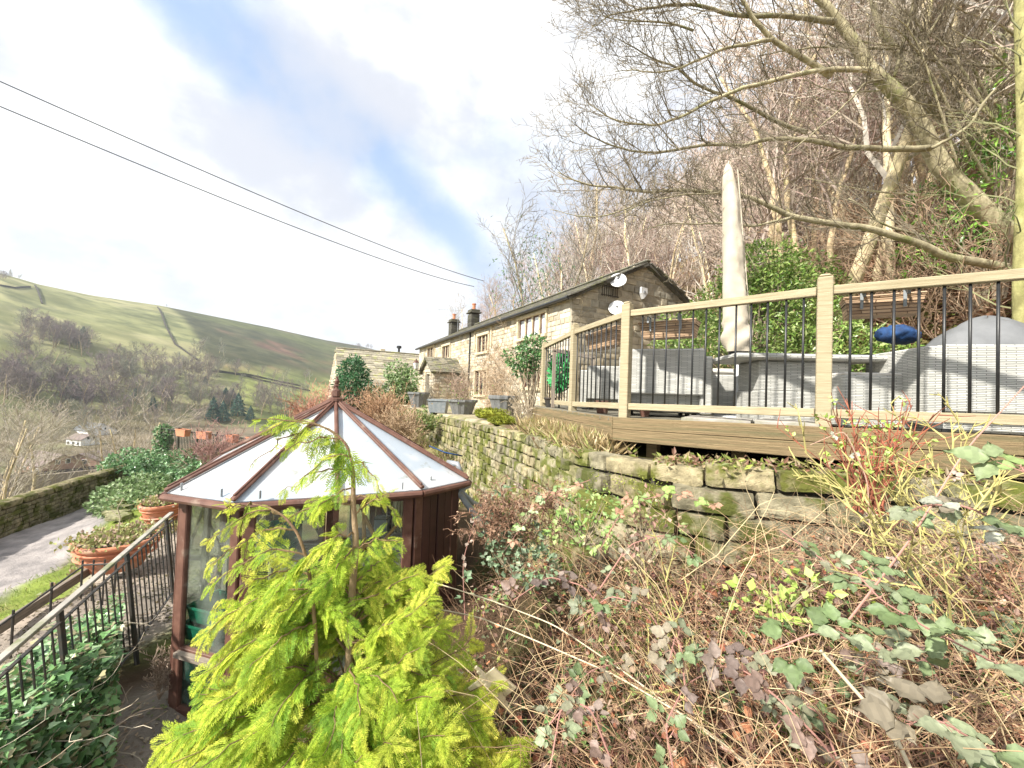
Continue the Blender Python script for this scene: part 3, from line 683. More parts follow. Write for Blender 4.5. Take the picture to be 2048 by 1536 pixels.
# gutter, downpipe
b=MB(); b.tube([eo+nd*.04-Z3*.03,eo+ad*(Lh+.5)+nd*.04-Z3*.03],.075,8); b.build('gutter',m_black,house)
dx,_=face_xy(942,700); b=MB(); b.tube([C0+ad*dx+nd*.1+Z3*(EZ-.1),C0+ad*dx+nd*.1+Z3*.2],.05,8); b.build('downpipe',m_black,house)
for (w,o,q) in zip(wins,OP,fops):
    fr=MB(); a,c,z0,z1=o; dm=nd*.03
    oo=C0+nd*.0; t=.14
    fr.box(oo+X*((a+c)/2)+Z3*(z0-t/2)+nd*.05,(c-a+2*t,.3,t),X,nd,Z3,bev=.01)
    fr.box(oo+X*((a+c)/2)+Z3*(z1+t/2+.01)+nd*.02,(c-a+2*t,.26,t+.02),X,nd,Z3,bev=.01)
    for xx in(a-t/2,c+t/2): fr.box(oo+X*xx+Z3*(z0+z1)/2,(t-.004,.24,z1-z0-.006),X,nd,Z3)
    n=w[4]; mw=.12; lw_=((c-a)-mw*(n-1))/n
    for i in range(1,n): fr.box(oo+X*(a+i*(lw_+mw)-mw/2)+Z3*(z0+z1)/2-nd*.03,(mw*.85,.14,z1-z0-.006),X,nd,Z3)
    if w[0]==958:
        fr.box(oo+X*((a+c)/2)+Z3*(z1+.5)+nd*.08,(c-a+1.0,.2,.14),X,nd,Z3,bev=.02)
        for xx in(a-.45,c+.45): fr.box(oo+X*xx+Z3*(z1-.2)+nd*.06,(.14,.16,1.24),X,nd,Z3,bev=.02)
    W_=fr.build('window',m_dress,house)
    g=MB(); f2=MB()
    for i in range(n):
        x0=a+i*(lw_+mw); g.box(oo+X*(x0+lw_/2)+Z3*(z0+z1)/2-nd*.06,(lw_+.01,.02,z1-z0-.02),X,nd,Z3)
        for xx in(x0+.03,x0+lw_-.03): f2.box(oo+X*xx+Z3*(z0+z1)/2-nd*.03,(.055,.04,z1-z0-.012),X,nd,Z3)
        for zz in(z0+.035,z1-.035): f2.box(oo+X*(x0+lw_/2)+Z3*zz-nd*.028,(lw_-.12,.04,.055),X,nd,Z3)
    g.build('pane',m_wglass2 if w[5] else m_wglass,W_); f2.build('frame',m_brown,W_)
for o in gop:
    g=MB(); a,c,z0,z1=o; g.box(C0+gX*(a+c)/2+Z3*(z0+z1)/2+gN*.06,(c-a,.06,z1-z0),gX,gN,Z3); w_=g.build('window',m_wglass,house)
    g=MB()
    for zz in(z0-.06,z1+.07): g.box(C0+gX*(a+c)/2+Z3*zz+gN*.08,(c-a+.2,.14,.12),gX,gN,Z3)
    g.build('frame',m_dress,w_)
# chimneys
def chimney(px,w,h,potc):
    d=ray(px,640); rl=C0+gX*HG/2; t=(rl@nd)/(d@nd); s=(d*t-rl)@ad; base=C0+gX*HG/2+ad*s+Z3*(EZ+RH-.4)
    b=MB(); rnd.seed(int(px))
    for i in range(int((h+.4)/.25)):
        b.box(base+Z3*(.125+i*.25),(w+rnd.uniform(-.01,.01),w*.85,.245),ad,gX,Z3,A([.5,.5,.48])*rnd.uniform(.6,1),.02)
    zt=h+.4; b.box(base+Z3*(zt+.02),(w+.25,w*.85+.25,.12),ad,gX,Z3,(.5,.5,.46),.02); b.box(base+Z3*(zt+.2),(w+.02,w*.87,.24),ad,gX,Z3,(.5,.5,.42),.03)
    ch=b.build('chimney',m_slate,house)
    b=MB(); b.lathe([(.0,.3),(.17,.3),(.15,.8),(.2,.82),(.2,.92),(.13,.92),(.13,.5)],base+Z3*zt,14); b.build('chimney_pot',potc,ch)
chimney(947,1.0,1.25,m_terra); chimney(908,1.0,1.2,m_terra)
b=MB(); 
d=ray(916,640); rl=C0+gX*HG/2; t=(rl@nd)/(d@nd); P=rl+ad*((d*t-rl)@ad)+Z3*(EZ+RH)
b.tube([P,P+Z3*2.6],.025,6); b.tube([P+Z3*2.4-cR*2.2,P+Z3*2.3+cR*.3],.02,6)
for i in range(7): b.tube([P+Z3*(2.38)-cR*(.3+i*.28)-Z3*.25,P+Z3*2.38-cR*(.3+i*.28)+Z3*.25],.012,4)
b.build('aerial',m_steel,house)
# porch
pa,_=face_xy(932,760); pb_,_=face_xy(906,760)
pw=3.0; pd=2.1; xc=pa+1.9; PE=2.35; PR=.95
por=thing('porch',C0+ad*xc,'small gabled stone porch with moss streaked slate roof sheltering a dark front door','porch')
b=MB(); o=C0+ad*(xc-pw/2); dx_=(pw-1.0)/2
side=psd=lambda s:(C0+ad*(xc+s*pw/2))
stone_face(b,side(-1)+nd*pd,-nd,Z3,-ad,pd,lambda x:PE-.03,[],True,(.16,.25),(.3,.6),.02,.1,hc,.015,.003,0,.01)
b.box(side(-1)+nd*pd/2+ad*.15+Z3*PE/2,(.28,pd,PE),ad,nd,Z3); b.box(side(1)+nd*pd/2-ad*.15+Z3*PE/2,(.28,pd,PE),ad,nd,Z3)
fo=o+nd*pd
stone_face(b,fo,ad,Z3,nd,pw,lambda x:PE+PR*(1-abs(x-pw/2)/(pw/2))-.05,[(1.0,2.0,-.1,2.15)],True,(.16,.28),(.3,.6),.02,.1,hc,.015,.003,0,.01)
for x0,x1 in((.3,1.),(2.,pw-.3)): b.box(fo+ad*(x0+x1)/2+Z3*PE/2-nd*.17,(x1-x0,.3,PE),ad,nd,Z3)
b.slab([fo+Z3*2.16+ad*.0-nd*.02,fo+ad*pw+Z3*2.16-nd*.02,fo+ad*pw+Z3*PE-nd*.02,fo+ad*pw/2+Z3*(PE+PR)-nd*.02,fo+Z3*PE-nd*.02],nd,.3)
b.build('wall',m_hstone,por)
b=MB()
for s in(-1,1):
    u_=nrm(-ad*s*pw/2+Z3*PR); e=C0+ad*(xc+s*pw/2)+Z3*PE-u_*.25; ll=math.hypot(pw/2,PR)+.28
    slates(b,e,nd,u_,pd+.25,ll,.25,(.3,.6),.05,((1.2,1.15,1),(.9,.9,.8)))
    nn=np.cross(nd,u_); nn=nn if nn[2]>0 else -nn
    b.slab([e,e+nd*(pd+.25),e+nd*(pd+.25)+u_*ll,e+u_*ll],nn,.1,(.7,.7,.6))
b.build('roof',m_slate,por)
b=MB(); b.box(fo+ad*1.5+Z3*1.08-nd*.34,(.98,.06,2.12),ad,nd,Z3); 
for xx in(1.25,1.75):
    for zz in(.6,1.5): b.box(fo+ad*xx+Z3*zz-nd*.3,(.34,.04,.7),ad,nd,Z3,bev=.01)
D=b.build('door',m_blackrust,por); b=MB(); b.lathe([(0,0),(.03,.01),(.03,.03),(0,.05)],fo+ad*1.12+Z3*1.05-nd*.28,8,axis=nd); b.build('handle',m_steel,D)
# lantern
b0=fo+Z3*(2.45)+ad*2.6
ln=thing('wall_lantern',b0,'white glazed lantern on a curly black bracket above the porch door','lantern')
b=MB(); b.tube([b0,b0+nd*.3-Z3*.03,b0+nd*.6],.025,6); b.tube([b0-Z3*.3,b0+nd*.15-Z3*.28,b0+nd*.3-Z3*.12,b0+nd*.25],.018,6); b.build('bracket',m_black,ln)
b=MB(); c=b0+nd*.6; b.lathe([(.0,.02),(.1,.05),(.13,.08)],c,4); b.lathe([(.24,.5),(.1,.66),(.04,.7),(.05,.76),(0,.82)],c,4); b.build('lantern_cap',m_brown,ln)
b=MB(); b.lathe([(.12,.08),(.22,.5)],c,4); b.build('lantern_glass',m_white,ln)
# dishes
def dish(px,py,sx,r,lab):
    d=ray(px,py); t=((C0+gN*.35)@gN)/(d@gN); P=d*t
    root=thing('satellite_dish',P,lab,'satellite dish','satellite dishes on the gable'); ax=nrm(gN*.8+gX*-.25+Z3*.45+nd*.5)
    b=MB(); b.lathe([(0,0),(r*.5,.03*r*2),(r*.85,.09*r*2),(r,.14*r*2),(r*.97,.15*r*2),(r*.5,.05*r*2),(0,.02)],P,20,axis=ax); b.build('reflector',m_white,root,smooth=True)
    b=MB(); b.tube([P,P-gN*.36-Z3*.12],.025,6); b.tube([P-Z3*r*.9+ax*.1,P+ax*.5-Z3*.25],.012,5); b.box(P+ax*.5-Z3*.2,(.06,.1,.06),ad,nd,Z3); b.build('arm',m_steel,root)
dish(1236,563,1,.36,'white satellite dish just under the roof verge of the farmhouse gable'); dish(1234,618,1,.36,'lower white satellite dish on the gable above the deck post')
P=ray(1285,585); P=P*(((C0+gN*.15)@gN)/(P@gN)); rt=thing('alarm_box',P,'white alarm box high on the right of the gable','alarm box'); b=MB(); b.slab([P+gX*x+Z3*z+gN*.1 for x,z in((-.17,.22),(.2,.2),(.22,-.05),(0,-.3),(-.15,-.05))],gN,.16); b.build('cover',m_white,rt); b=MB(); b.box(P+gX*.02+gN*.115,(.1,.03,.1),gX,gN,Z3); b.build('lamp_lens',m_steel,rt)
# rack of slats on gable (dark rusty grille)
P=ray(1222,583); P=P*(((C0+gN*.12)@gN)/(P@gN)); b=MB()
for i in range(8): b.box(P+gX*(i-4)*.12,(.02,.02,.5),gX,gN,Z3)
for z in(-.2,.2): b.box(P-gX*.06+Z3*z+gN*.025,(1.0,.03,.03),gX,gN,Z3)
tag(b.build('iron_rack',m_blackrust,loc=P),'rusty iron rack fixed to the gable below the upper dish','rack')
# ---------- outbuilding ----------
r0_=at(672,697,38); r1_=at(848,722,42.5); e0=at(660,795,31.5); 
rd=A([r1_[0]-r0_[0],r1_[1]-r0_[1],0]); Lr=np.linalg.norm(rd)+3; rd=nrm(rd)
dn=A([rd[1],-rd[0],0]); run=7.; fall=4.9; upb=nrm(-dn*run+Z3*fall); e_=r0_+dn*run-Z3*fall
ob=thing('barn',w3(e_[:2],-3.2),'low stone barn beyond the porch with a big sweeping stone slate roof','barn')
b=MB(); rnd.seed(4); slr=math.hypot(run,fall)
slates(b,e_-upb*.3,rd,upb,Lr,slr+.3,.42,(.5,1.1),.07,((1.9,1.8,1.6),(1.5,1.45,1.3)))
b.slab([e_,e_+rd*Lr,r0_+rd*Lr,r0_],nrm(Z3+dn*.6),.15,(1,1,1)); bkp=r0_-dn*run-Z3*fall
b.slab([r0_,r0_+rd*Lr,bkp+rd*Lr,bkp],nrm(Z3-dn*.6),.15,(1,1,1)); b.build('roof',m_slate,ob)
b=MB(); gb=e_-Z3*2.6
wv=-dn
stone_face(b,w3(e_[:2],-4.)+dn*-.3,wv,Z3,-rd,2*run-.6,lambda x:(e_[2]+4.)+fall*(1-abs(x+.3-run)/run)-.1,[(5.0,6.2,2.4,3.6)],True,(.2,.32),(.4,.9),.03,.12,hc,.02,.004,0,.02)
b.slab([w3((e_-dn*.3)[:2],-4),w3((bkp+dn*.3)[:2],-4),bkp+dn*.3,r0_-Z3*.2,e_-dn*.3],-rd,.3)
b.box(w3((e_-dn*.4+rd*Lr/2)[:2],(-4+e_[2])/2),(Lr,.3,e_[2]+4),rd,dn,Z3)
b.build('wall',m_hstone,ob)
b=MB(); b.box(r0_+Z3*.08+rd*Lr/2,(Lr,.4,.14),rd,dn,Z3,(1.5,1.45,1.3),.05); b.build('ridge',m_slate,ob)
P=at(797,722,46); b=MB(); b.tube([P-Z3*1.6,P+Z3*1.6],.13,8); b.lathe([(.13,0),(.28,.02),(.28,.3),(.13,.34),(0,.36)],P+Z3*1.5,10); b.build('flue',m_black,ob)
P=at(765,704,43.6); b=MB(); b.box(P,(.5,.4,.7),rd,dn,Z3,(1,1,1),.03); b.build('chimney',m_dress,ob)
# ---------- deck ----------
RP=[(1090,690,805,7.4),(1150,660,812,5.75),(1255,622,818,4.3),(1650,574,834,3.12),(2048,538,846,2.53)]
RT=[at(x,t,Y) for x,t,bq,Y in RP]; 
ex=lambda a,b,k:b+(b-a)*k
RT[4]=ex(RT[3],RT[4],.9)
RB=[]
for (x,t,bq,Y),T in zip(RP,RT): RB.append(w3(T[:2],at(x,bq,Y)[2]))

deck=thing('deck',w3(RT[2][:2],-.3),'raised timber deck with two board fascia jutting over the stone wall','deck')
FS=[at(1067,813,7.65),at(1227,834,4.17),at(2048,871,2.42)]; FS.append(FS[2]+(FS[2]-FS[1])*1.1); FS[3][2]=FS[2][2]
FB=[at(1067,841,7.65),at(1227,881,4.17),at(2048,955,2.42)]; FB.append(w3(FS[3][:2],FB[2][2]))
def midp(a,b,t): return a+(b-a)*t
for i in range(3):
    for k in range(2):
        b=MB(); t0=.25+k*.5; h=(FS[i][2]-FB[i][2]+FS[i+1][2]-FB[i+1][2])/4
        a_=midp(FS[i],FB[i],t0);c_=midp(FS[i+1],FB[i+1],t0); dd=nrm(w3((c_-a_)[:2],0)); oz=A([-dd[1],dd[0],0])*-1
        a_=w3(FS[i][:2],a_[2]);c_=w3(FS[i+1][:2],c_[2])
        if i==2 or i==1: pass
        b.board(a_,c_,.035,h*.965,Z3,.005); b.build('fascia_board',m_fascia,deck)
# floor boards: direction along segment 3, region behind fascia
fz=-.25; b=MB(); 
U0=nrm(w3((FS[2]-FS[1])[:2],0)); V0=A([-U0[1],U0[0],0]); V0=V0 if V0[1]>0 else -V0
pl=[FS[0],FS[1],FS[3]]
o=w3(FS[1][:2],fz)
for k in range(34):
    vv=.1+k*.145; p=o+V0*vv
    # left limit from segment FS0-FS1
    d1=FS[0]-FS[1]; t=vv/(d1@V0); xl=(d1*t)@U0 if t<=1 else (d1@U0)
    b.board(p+U0*(xl+.04),p+U0*(5.6 if k<16 else 3.6),.138,.028,Z3,.003)
b.build('floor',m_board,deck)
b=MB()
for (u_,v_) in((.35,.25),(1.15,.25),(2.0,.22),(2.9,.22),(.5,1.5),(1.6,1.5),(2.8,1.5),(-.1,1.6),(-.4,2.8)):
    p=o+U0*u_+V0*v_; b.box(p-Z3*.45,(.11,.11,.8),U0,V0,Z3)
for v_ in(.25,1.5,2.8): b.box(o+U0*2.2+V0*v_-Z3*.11,(4.6,.05,.14),U0,V0,Z3)
b.build('substructure',m_fascia,deck)
rail=thing('balustrade',w3(RT[2][:2],-.2),'timber deck balustrade of square posts, pale rails and thin black metal balusters','balustrade')
m_bal=m_black
def dirseg(i): return nrm(w3((RT[i+1]-RT[i])[:2],0))
for i in range(5):
    d=dirseg(min(i,3)); 
    if i==4: break
    b=MB(); top=RT[i]+Z3*(.075 if i!=0 else .03); bot=w3(RT[i][:2],FS[1][2]-.06 if i<3 else -.2)
    s=nrm(np.cross(d,Z3)); c=(top+bot)/2; w=.1
    b.box(c-s*.0,(w,w,(top-bot)[2]),d,s,Z3,bev=.006); b.box(top+Z3*.012,(w*.8,w*.8,.03),d,s,Z3,bev=.014)
    b.build('post',m_wood,rail)
def outn(i): d=dirseg(i); s=np.cross(d,Z3); return s if s[1]<0 else -s
for i in range(4):
    d=dirseg(i); a_,c_=RT[i]+d*.052,RT[i+1]-d*.052; s=outn(i)
    b=MB(); b.board(a_-Z3*.035,c_-Z3*.035,.065,.07,Z3,.005); b.build('top_rail',m_wood,rail)
    b=MB(); b.board(RB[i]+d*.052+Z3*.03,RB[i+1]-d*.052+Z3*.03,.065,.07,Z3,.005); b.build('bottom_rail',m_wood,rail)
    Lg=np.linalg.norm((RT[i+1]-RT[i])[:2]); 
    n={0:11,1:11,2:9,3:8,4:5}[i]
    if i==3:
        pxs=[1700,1742,1787,1837,1888,1940,1996]
        nr_=[np.clip(((px-1650)/(2048-1650)),0,1) for px in pxs]
    for k in range(n):
        t=(k+.9)/(n+.8); 
        if i==2: # from photo
            pxs=[1284,1308,1332,1358,1385,1411,1438,1471,1501,1534,1571,1606]
        if i in(2,3):
            if k>=len(pxs): break
            px=pxs[k]; dd=ray(px,700); q=RT[i];e=RT[i+1]-RT[i]; t=(dd[0]*q[1]-dd[1]*q[0])/(dd[1]*e[0]-dd[0]*e[1])
        p0=RB[i]+(RB[i+1]-RB[i])*t; p1=RT[i]+(RT[i+1]-RT[i])*t
        b=MB(); b.tube([p0+Z3*.06,p1-Z3*.065],.009,8); b.build('baluster',m_bal,rail,smooth=True)
    if i==2:
        for px in pxs[n:]:
            dd=ray(px,700); q=RT[i];e=RT[i+1]-RT[i]; t=(dd[0]*q[1]-dd[1]*q[0])/(dd[1]*e[0]-dd[0]*e[1]); b=MB(); b.tube([RB[i]+(RB[i+1]-RB[i])*t+Z3*.06,RT[i]+(RT[i+1]-RT[i])*t-Z3*.065],.009,8); b.build('baluster',m_bal,rail,smooth=True)
# ---------- planter troughs on the rail ----------
def trough(px0,px1,py,Y0,Y1,dep,hh,label):
    a_=at(px0,py,Y0);c_=at(px1,py,Y1); c_[2]=a_[2]=(a_[2]+c_[2])/2; d=nrm(c_-a_); s=nrm(np.cross(d,Z3)); s=s if s[1]>0 else -s; Lg=np.linalg.norm(c_-a_)
    root=thing('trough_planter',(a_+c_)/2,label,'planter','wicker troughs hung behind the balustrade'); ctr=(a_+c_)/2+s*(dep/2+.05); b=MB()
    V=[];
    for z,k in((0,1.),(-hh,.78)):
        for sx,sy in((-1,-1),(1,-1),(1,1),(-1,1)): V.append(ctr+d*sx*Lg/2*(k*.5+.5)+s*sy*dep/2*k+Z3*z)
    UV=lambda w,h:[(0,0),(w,0),(w,h),(0,h)]
    b.add(V,[(0,1,5,4),(1,2,6,5),(2,3,7,6),(3,0,4,7),(4,5,6,7)],None,A([UV(Lg,hh),UV(dep,hh),UV(Lg,hh),UV(dep,hh),UV(Lg,dep)])); b.build('basket',m_ratb,root)
    b=MB(); b.tube([V[0],V[1],V[2],V[3],V[0]],.012,6); b.build('rim',m_ratb,root)
    b=MB(); b.poly([V[i]-Z3*.05 for i in range(4)]); b.build('soil',m_gap,root)
    for t in(.22,.75):
        b=MB(); p=a_+(c_-a_)*t; z=.05; b.box(p+Z3*(z),(.02,.09,.006),d,s,Z3); b.box(p-s*.05+Z3*(z-.035),(.02,.005,.07),d,s,Z3); b.box(p+s*.04+Z3*(z-.07),(.02,.005,.16),d,s,Z3); b.build('hook',m_lead,root)
trough(1275,1390,641,4.3,3.95,.24,.17,'brown wicker trough hanging behind the rail just right of the corner post')
trough(1692,1858,588,3.12,2.87,.2,.15,'brown wicker trough hanging behind the rail at the right of the deck')
trough(1165,1225,662,5.7,4.8,.24,.22,'brown wicker trough hanging behind the side rail left of the corner post')
# ---------- furniture ----------
fzz=fz+.015
def at_f(px,Y): d=ray(px,800); return w3((d*Y/d[1])[:2],fzz)
def furn(name,px,Y,rz,label,cat,group=None): 
    p=at_f(px,Y); return thing(name,p,label,cat,group,math.radians(rz))
def rbox(par,nm,c,size,mat=m_rat,bev=.015): b=MB(); b.box(c,size,bev=bev); return b.build(nm,mat,par)
def feet(par,w,d,z=.0):
    for sx in(-1,1):
        for sy in(-1,1): b=MB(); b.lathe([(.02,-.01),(.03,.0),(.03,.06)],(sx*w,sy*d,z),8); b.build('foot',m_black,par)
t=furn('rattan_armchair',1325,5.0,-20,'grey rattan armchair with a boxy back just right of the corner post','armchair')
rbox(t,'back',(0,-.38,.55),(.86,.14,.55)); rbox(t,'seat_base',(0,.0,.24),(.82,.62,.34)); rbox(t,'armrest',(-.46,.0,.4),(.13,.8,.68)); rbox(t,'armrest',(.46,.0,.4),(.13,.8,.68)); rbox(t,'cushion',(0,.03,.47),(.74,.6,.12),m_cush,.04); feet(t,.4,.3)
t=furn('rattan_sofa',1262,6.6,-12,'pale rattan sofa behind the side balusters with light cushions on it','sofa')
rbox(t,'back',(0,-.38,.45),(1.5,.14,.55)); rbox(t,'seat_base',(0,0,.24),(1.5,.7,.34)); rbox(t,'armrest',(-.8,0,.35),(.13,.85,.6)); rbox(t,'armrest',(.8,0,.35),(.13,.85,.6)); rbox(t,'cushion',(-.35,.0,.5),(.66,.6,.14),m_cush,.05); rbox(t,'cushion',(.35,.0,.5),(.66,.6,.14),m_cush,.05); rbox(t,'back_cushion',(.2,-.2,.72),(.6,.16,.42),m_cush,.06); feet(t,.7,.35)
t=furn('rattan_bench',1432,5.15,-12,'low white sunlit rattan bench between the armchair and the table','bench')
rbox(t,'seat_base',(0,0,.3),(.95,.5,.52)); rbox(t,'cushion',(0,0,.6),(.93,.48,.08),m_cush,.03); feet(t,.4,.2)
t=furn('rattan_table',1575,4.15,-8,'tall grey rattan table with overhanging slab top right of the parasol pole','table')
rbox(t,'tabletop',(0,0,.69),(1.38,.8,.055)); rbox(t,'glass_top',(0,0,.722),(1.3,.72,.006),m_wglass,.002); rbox(t,'pedestal',(.02,0,.5),(.84,.5,.32)); rbox(t,'plinth',(.02,0,.18),(.86,.52,.34)); feet(t,.35,.2)
t=furn('rattan_footstool',1722,3.75,-12,'small rattan footstool with bright side right of the middle post','footstool')
rbox(t,'seat_base',(0,0,.27),(.56,.5,.48)); rbox(t,'seat_panel',(0,0,.52),(.54,.48,.03),m_cush,.01); feet(t,.22,.2)
t=furn('rattan_sofa',2020,3.35,-14,'large grey rattan sofa seen from behind at the far right of the deck','sofa')
rbox(t,'back',(0,-.3,.48),(1.42,.13,.56)); rbox(t,'seat_base',(0,.1,.2),(1.42,.7,.32)); rbox(t,'armrest',(-.76,.05,.42),(.12,.8,.66)); rbox(t,'armrest',(.76,.05,.42),(.12,.8,.66)); rbox(t,'cushion',(0,.12,.42),(1.36,.6,.12),m_cush,.04); feet(t,.65,.3)
# covered barbecue
P=w3(at(1975,700,4.2)[:2],fzz+.16)
t=thing('covered_barbecue',P,'domed barbecue under a taut dark grey fabric cover behind the big sofa','barbecue'); b=MB(); n=28;V=[];F=[]
for i,(r,z) in enumerate(((.72,.0),(.7,.35),(.66,.55),(.69,.68),(.63,.76),(.5,.88),(.34,.98),(.18,1.05),(.05,1.08),(0.005,1.085))):
    for j in range(n):
        a=2*math.pi*j/n; k=1+.07*math.sin(5*a+z*3)*(1 if z<1.0 else 0)+.035*math.sin(13*a+z*4)
        V.append(P+A([r*k*math.cos(a)*.88,r*k*math.sin(a)*.62,z-.02*math.cos(5*a)]))
F=[(i*n+j,i*n+(j+1)%n,(i+1)*n+(j+1)%n,(i+1)*n+j) for i in range(9) for j in range(n)]
b.add(V,F); b.build('cover',m_greycan,t,smooth=True)
b=MB(); 
for j in range(0,n,7): b.lathe([(.03,0),(.035,.05)],V[j]*.97+P*.03,8)
b.build('castors',m_black,t)
# blue tarp heap
P=at(1795,662,5.2); b=MB(); TV,TF=sgrid(12,10,8); q=TV/np.linalg.norm(TV,axis=1)[:,None]; q=q*(1+.16*sn(q,3,4)[:,None])*(1+.1*sn(q,9,7)[:,None])*A([.24,.2,.13]); b.add(P+q-Z3*.05,TF); 
tag(b.build('tarpaulin',m_blue,smooth=True,loc=P),'crumpled blue tarpaulin heap behind the right hand wicker trough','tarpaulin')
# parasol
P0=at_f(1476,4.75); PT=at(1457,332,4.75); PM=at(1474,704,4.75)
t=thing('parasol',P0,'closed tall parasol in a cream cover rising from a white base on the deck','parasol')
b=MB(); b.tube([P0+Z3*.05,PM+Z3*.2],.028,10); b.tube([P0+Z3*.08,P0+Z3*.45],.036,10); b.build('pole',m_white,t,smooth=True)
b=MB(); b.lathe([(.0,.09),(.06,.09),(.07,.055),(.26,.045),(.28,.0)],P0,24); b.build('base',m_white,t,smooth=False)
b=MB(); n=24; V=[]; prof=[(0.,.02),(.03,.055),(.08,.075),(.2,.10),(.4,.115),(.6,.125),(.75,.135),(.86,.15),(.93,.165),(.97,.15),(1.,.125)]
for i,(s,r) in enumerate(prof): pass
st=70
for i in range(st+1):
    s=i/st; r=np.interp(s,[p[0] for p in prof],[p[1] for p in prof]); c=PT+(PM-PT)*s+A([.012*math.sin(s*7),0,0])
    for j in range(n):
        a=2*math.pi*j/n; wr=.016*float(sn(A([s*26,1.6*math.cos(a),1.6*math.sin(a)-s*9]),2.1,3))*(1 if math.cos(a+.5)>.1 else .3)*min(1,s*4)+.01*math.sin(3*a+s*5)+(.02*math.sin(s*60+a*3) if s>.84 else 0)
        V.append(c+A([(r*(.95+.0)+wr)*math.cos(a),(r+wr)*math.sin(a),(.03*math.cos(a)*-1 if s<.1 else 0)]))
F=[(i*n+j,i*n+(j+1)%n,(i+1)*n+(j+1)%n,(i+1)*n+j) for i in range(st) for j in range(n)]; F.append([0,n,n,0]) if False else None
b.add(V,F); b.add(A(V[:n]),[list(range(n))]); b.build('cover',m_cream,t,smooth=True)
b=MB(); b.lathe([(.03,.0),(.09,.02),(.1,.12),(.06,.2)],PM-Z3*.12,16); b.build('canopy_end',m_black,t)
b=MB(); b.tube([PT+Z3*.0,PT+Z3*.06],.012,6); b.tube([midp(PT,PM,q)+A([np.interp(q,[0,.9,1],[.08,.15,.12]),-.05,0]) for q in np.linspace(.03,1,14)],.008,5); b.build('piping',m_cream,t)
# paving slab sticking out under rail, metal edge
def slabb(px0,px1,py,Y,label):
    a_=at(px0,py,Y);c_=at(px1,py+6,Y-.32*(px1-px0)/140); d=nrm(w3((c_-a_)[:2],0)); s=nrm(np.cross(d,Z3)); s=s if s[1]>0 else -s
    z=(a_[2]+c_[2])/2
    b=MB(); Lg=np.linalg.norm((c_-a_)[:2]); b.stone(w3((a_+c_)[:2]/2,z)+s*.3,(Lg,.62,.05),d,s,Z3,(1.1,1.1,1.1),.012,.004)
    root=tag(b.build('paving_slab',m_concrete,loc=w3((a_+c_)[:2]/2,z)),label,'slab','slabs weighing down the parasol')
slabb(1362,1502,840,3.72,'grey concrete slab poking out below the rail beside the parasol base')
slabb(1508,1640,846,3.36,'mossy concrete slab tucked under the rail left of the middle post')
# green leaf disc ornament
P=at(1122,742,6.75); rt=thing('leaf_ornament',P,'round ornament of overlapping bright green metal leaves inside the end balusters','ornament'); b=MB(); m=260; ang=RG.uniform(0,6.28,m); rr=.30*np.sqrt(RG.uniform(.03,1,m))
nn=nrm((-.85,-.45,.05)); t_,s_,u_=frame(nn); C=P+rr[:,None]*(np.cos(ang)[:,None]*s_+np.sin(ang)[:,None]*u_)+RG.normal(0,.02,(m,3)); Dd=(np.cos(ang)[:,None]*s_+np.sin(ang)[:,None]*u_)+RG.normal(0,.4,(m,3))
b.scatter(*T_i,C,Dd,np.tile(nn,(m,1))+RG.normal(0,.3,(m,3)),.13,pal(m,[(1,1,1),(.6,.75,.6)],.3)); b.build('leaves',m_emer,rt); b=MB(); a_=np.linspace(0,2*np.pi,25); b.tube([P-nn*.03+.36*(math.cos(q)*s_+math.sin(q)*u_) for q in a_],.012,6); b.tube([P-u_*.36,P-u_*.75-nn*.02],.015,6); b.build('ring',m_black,rt)
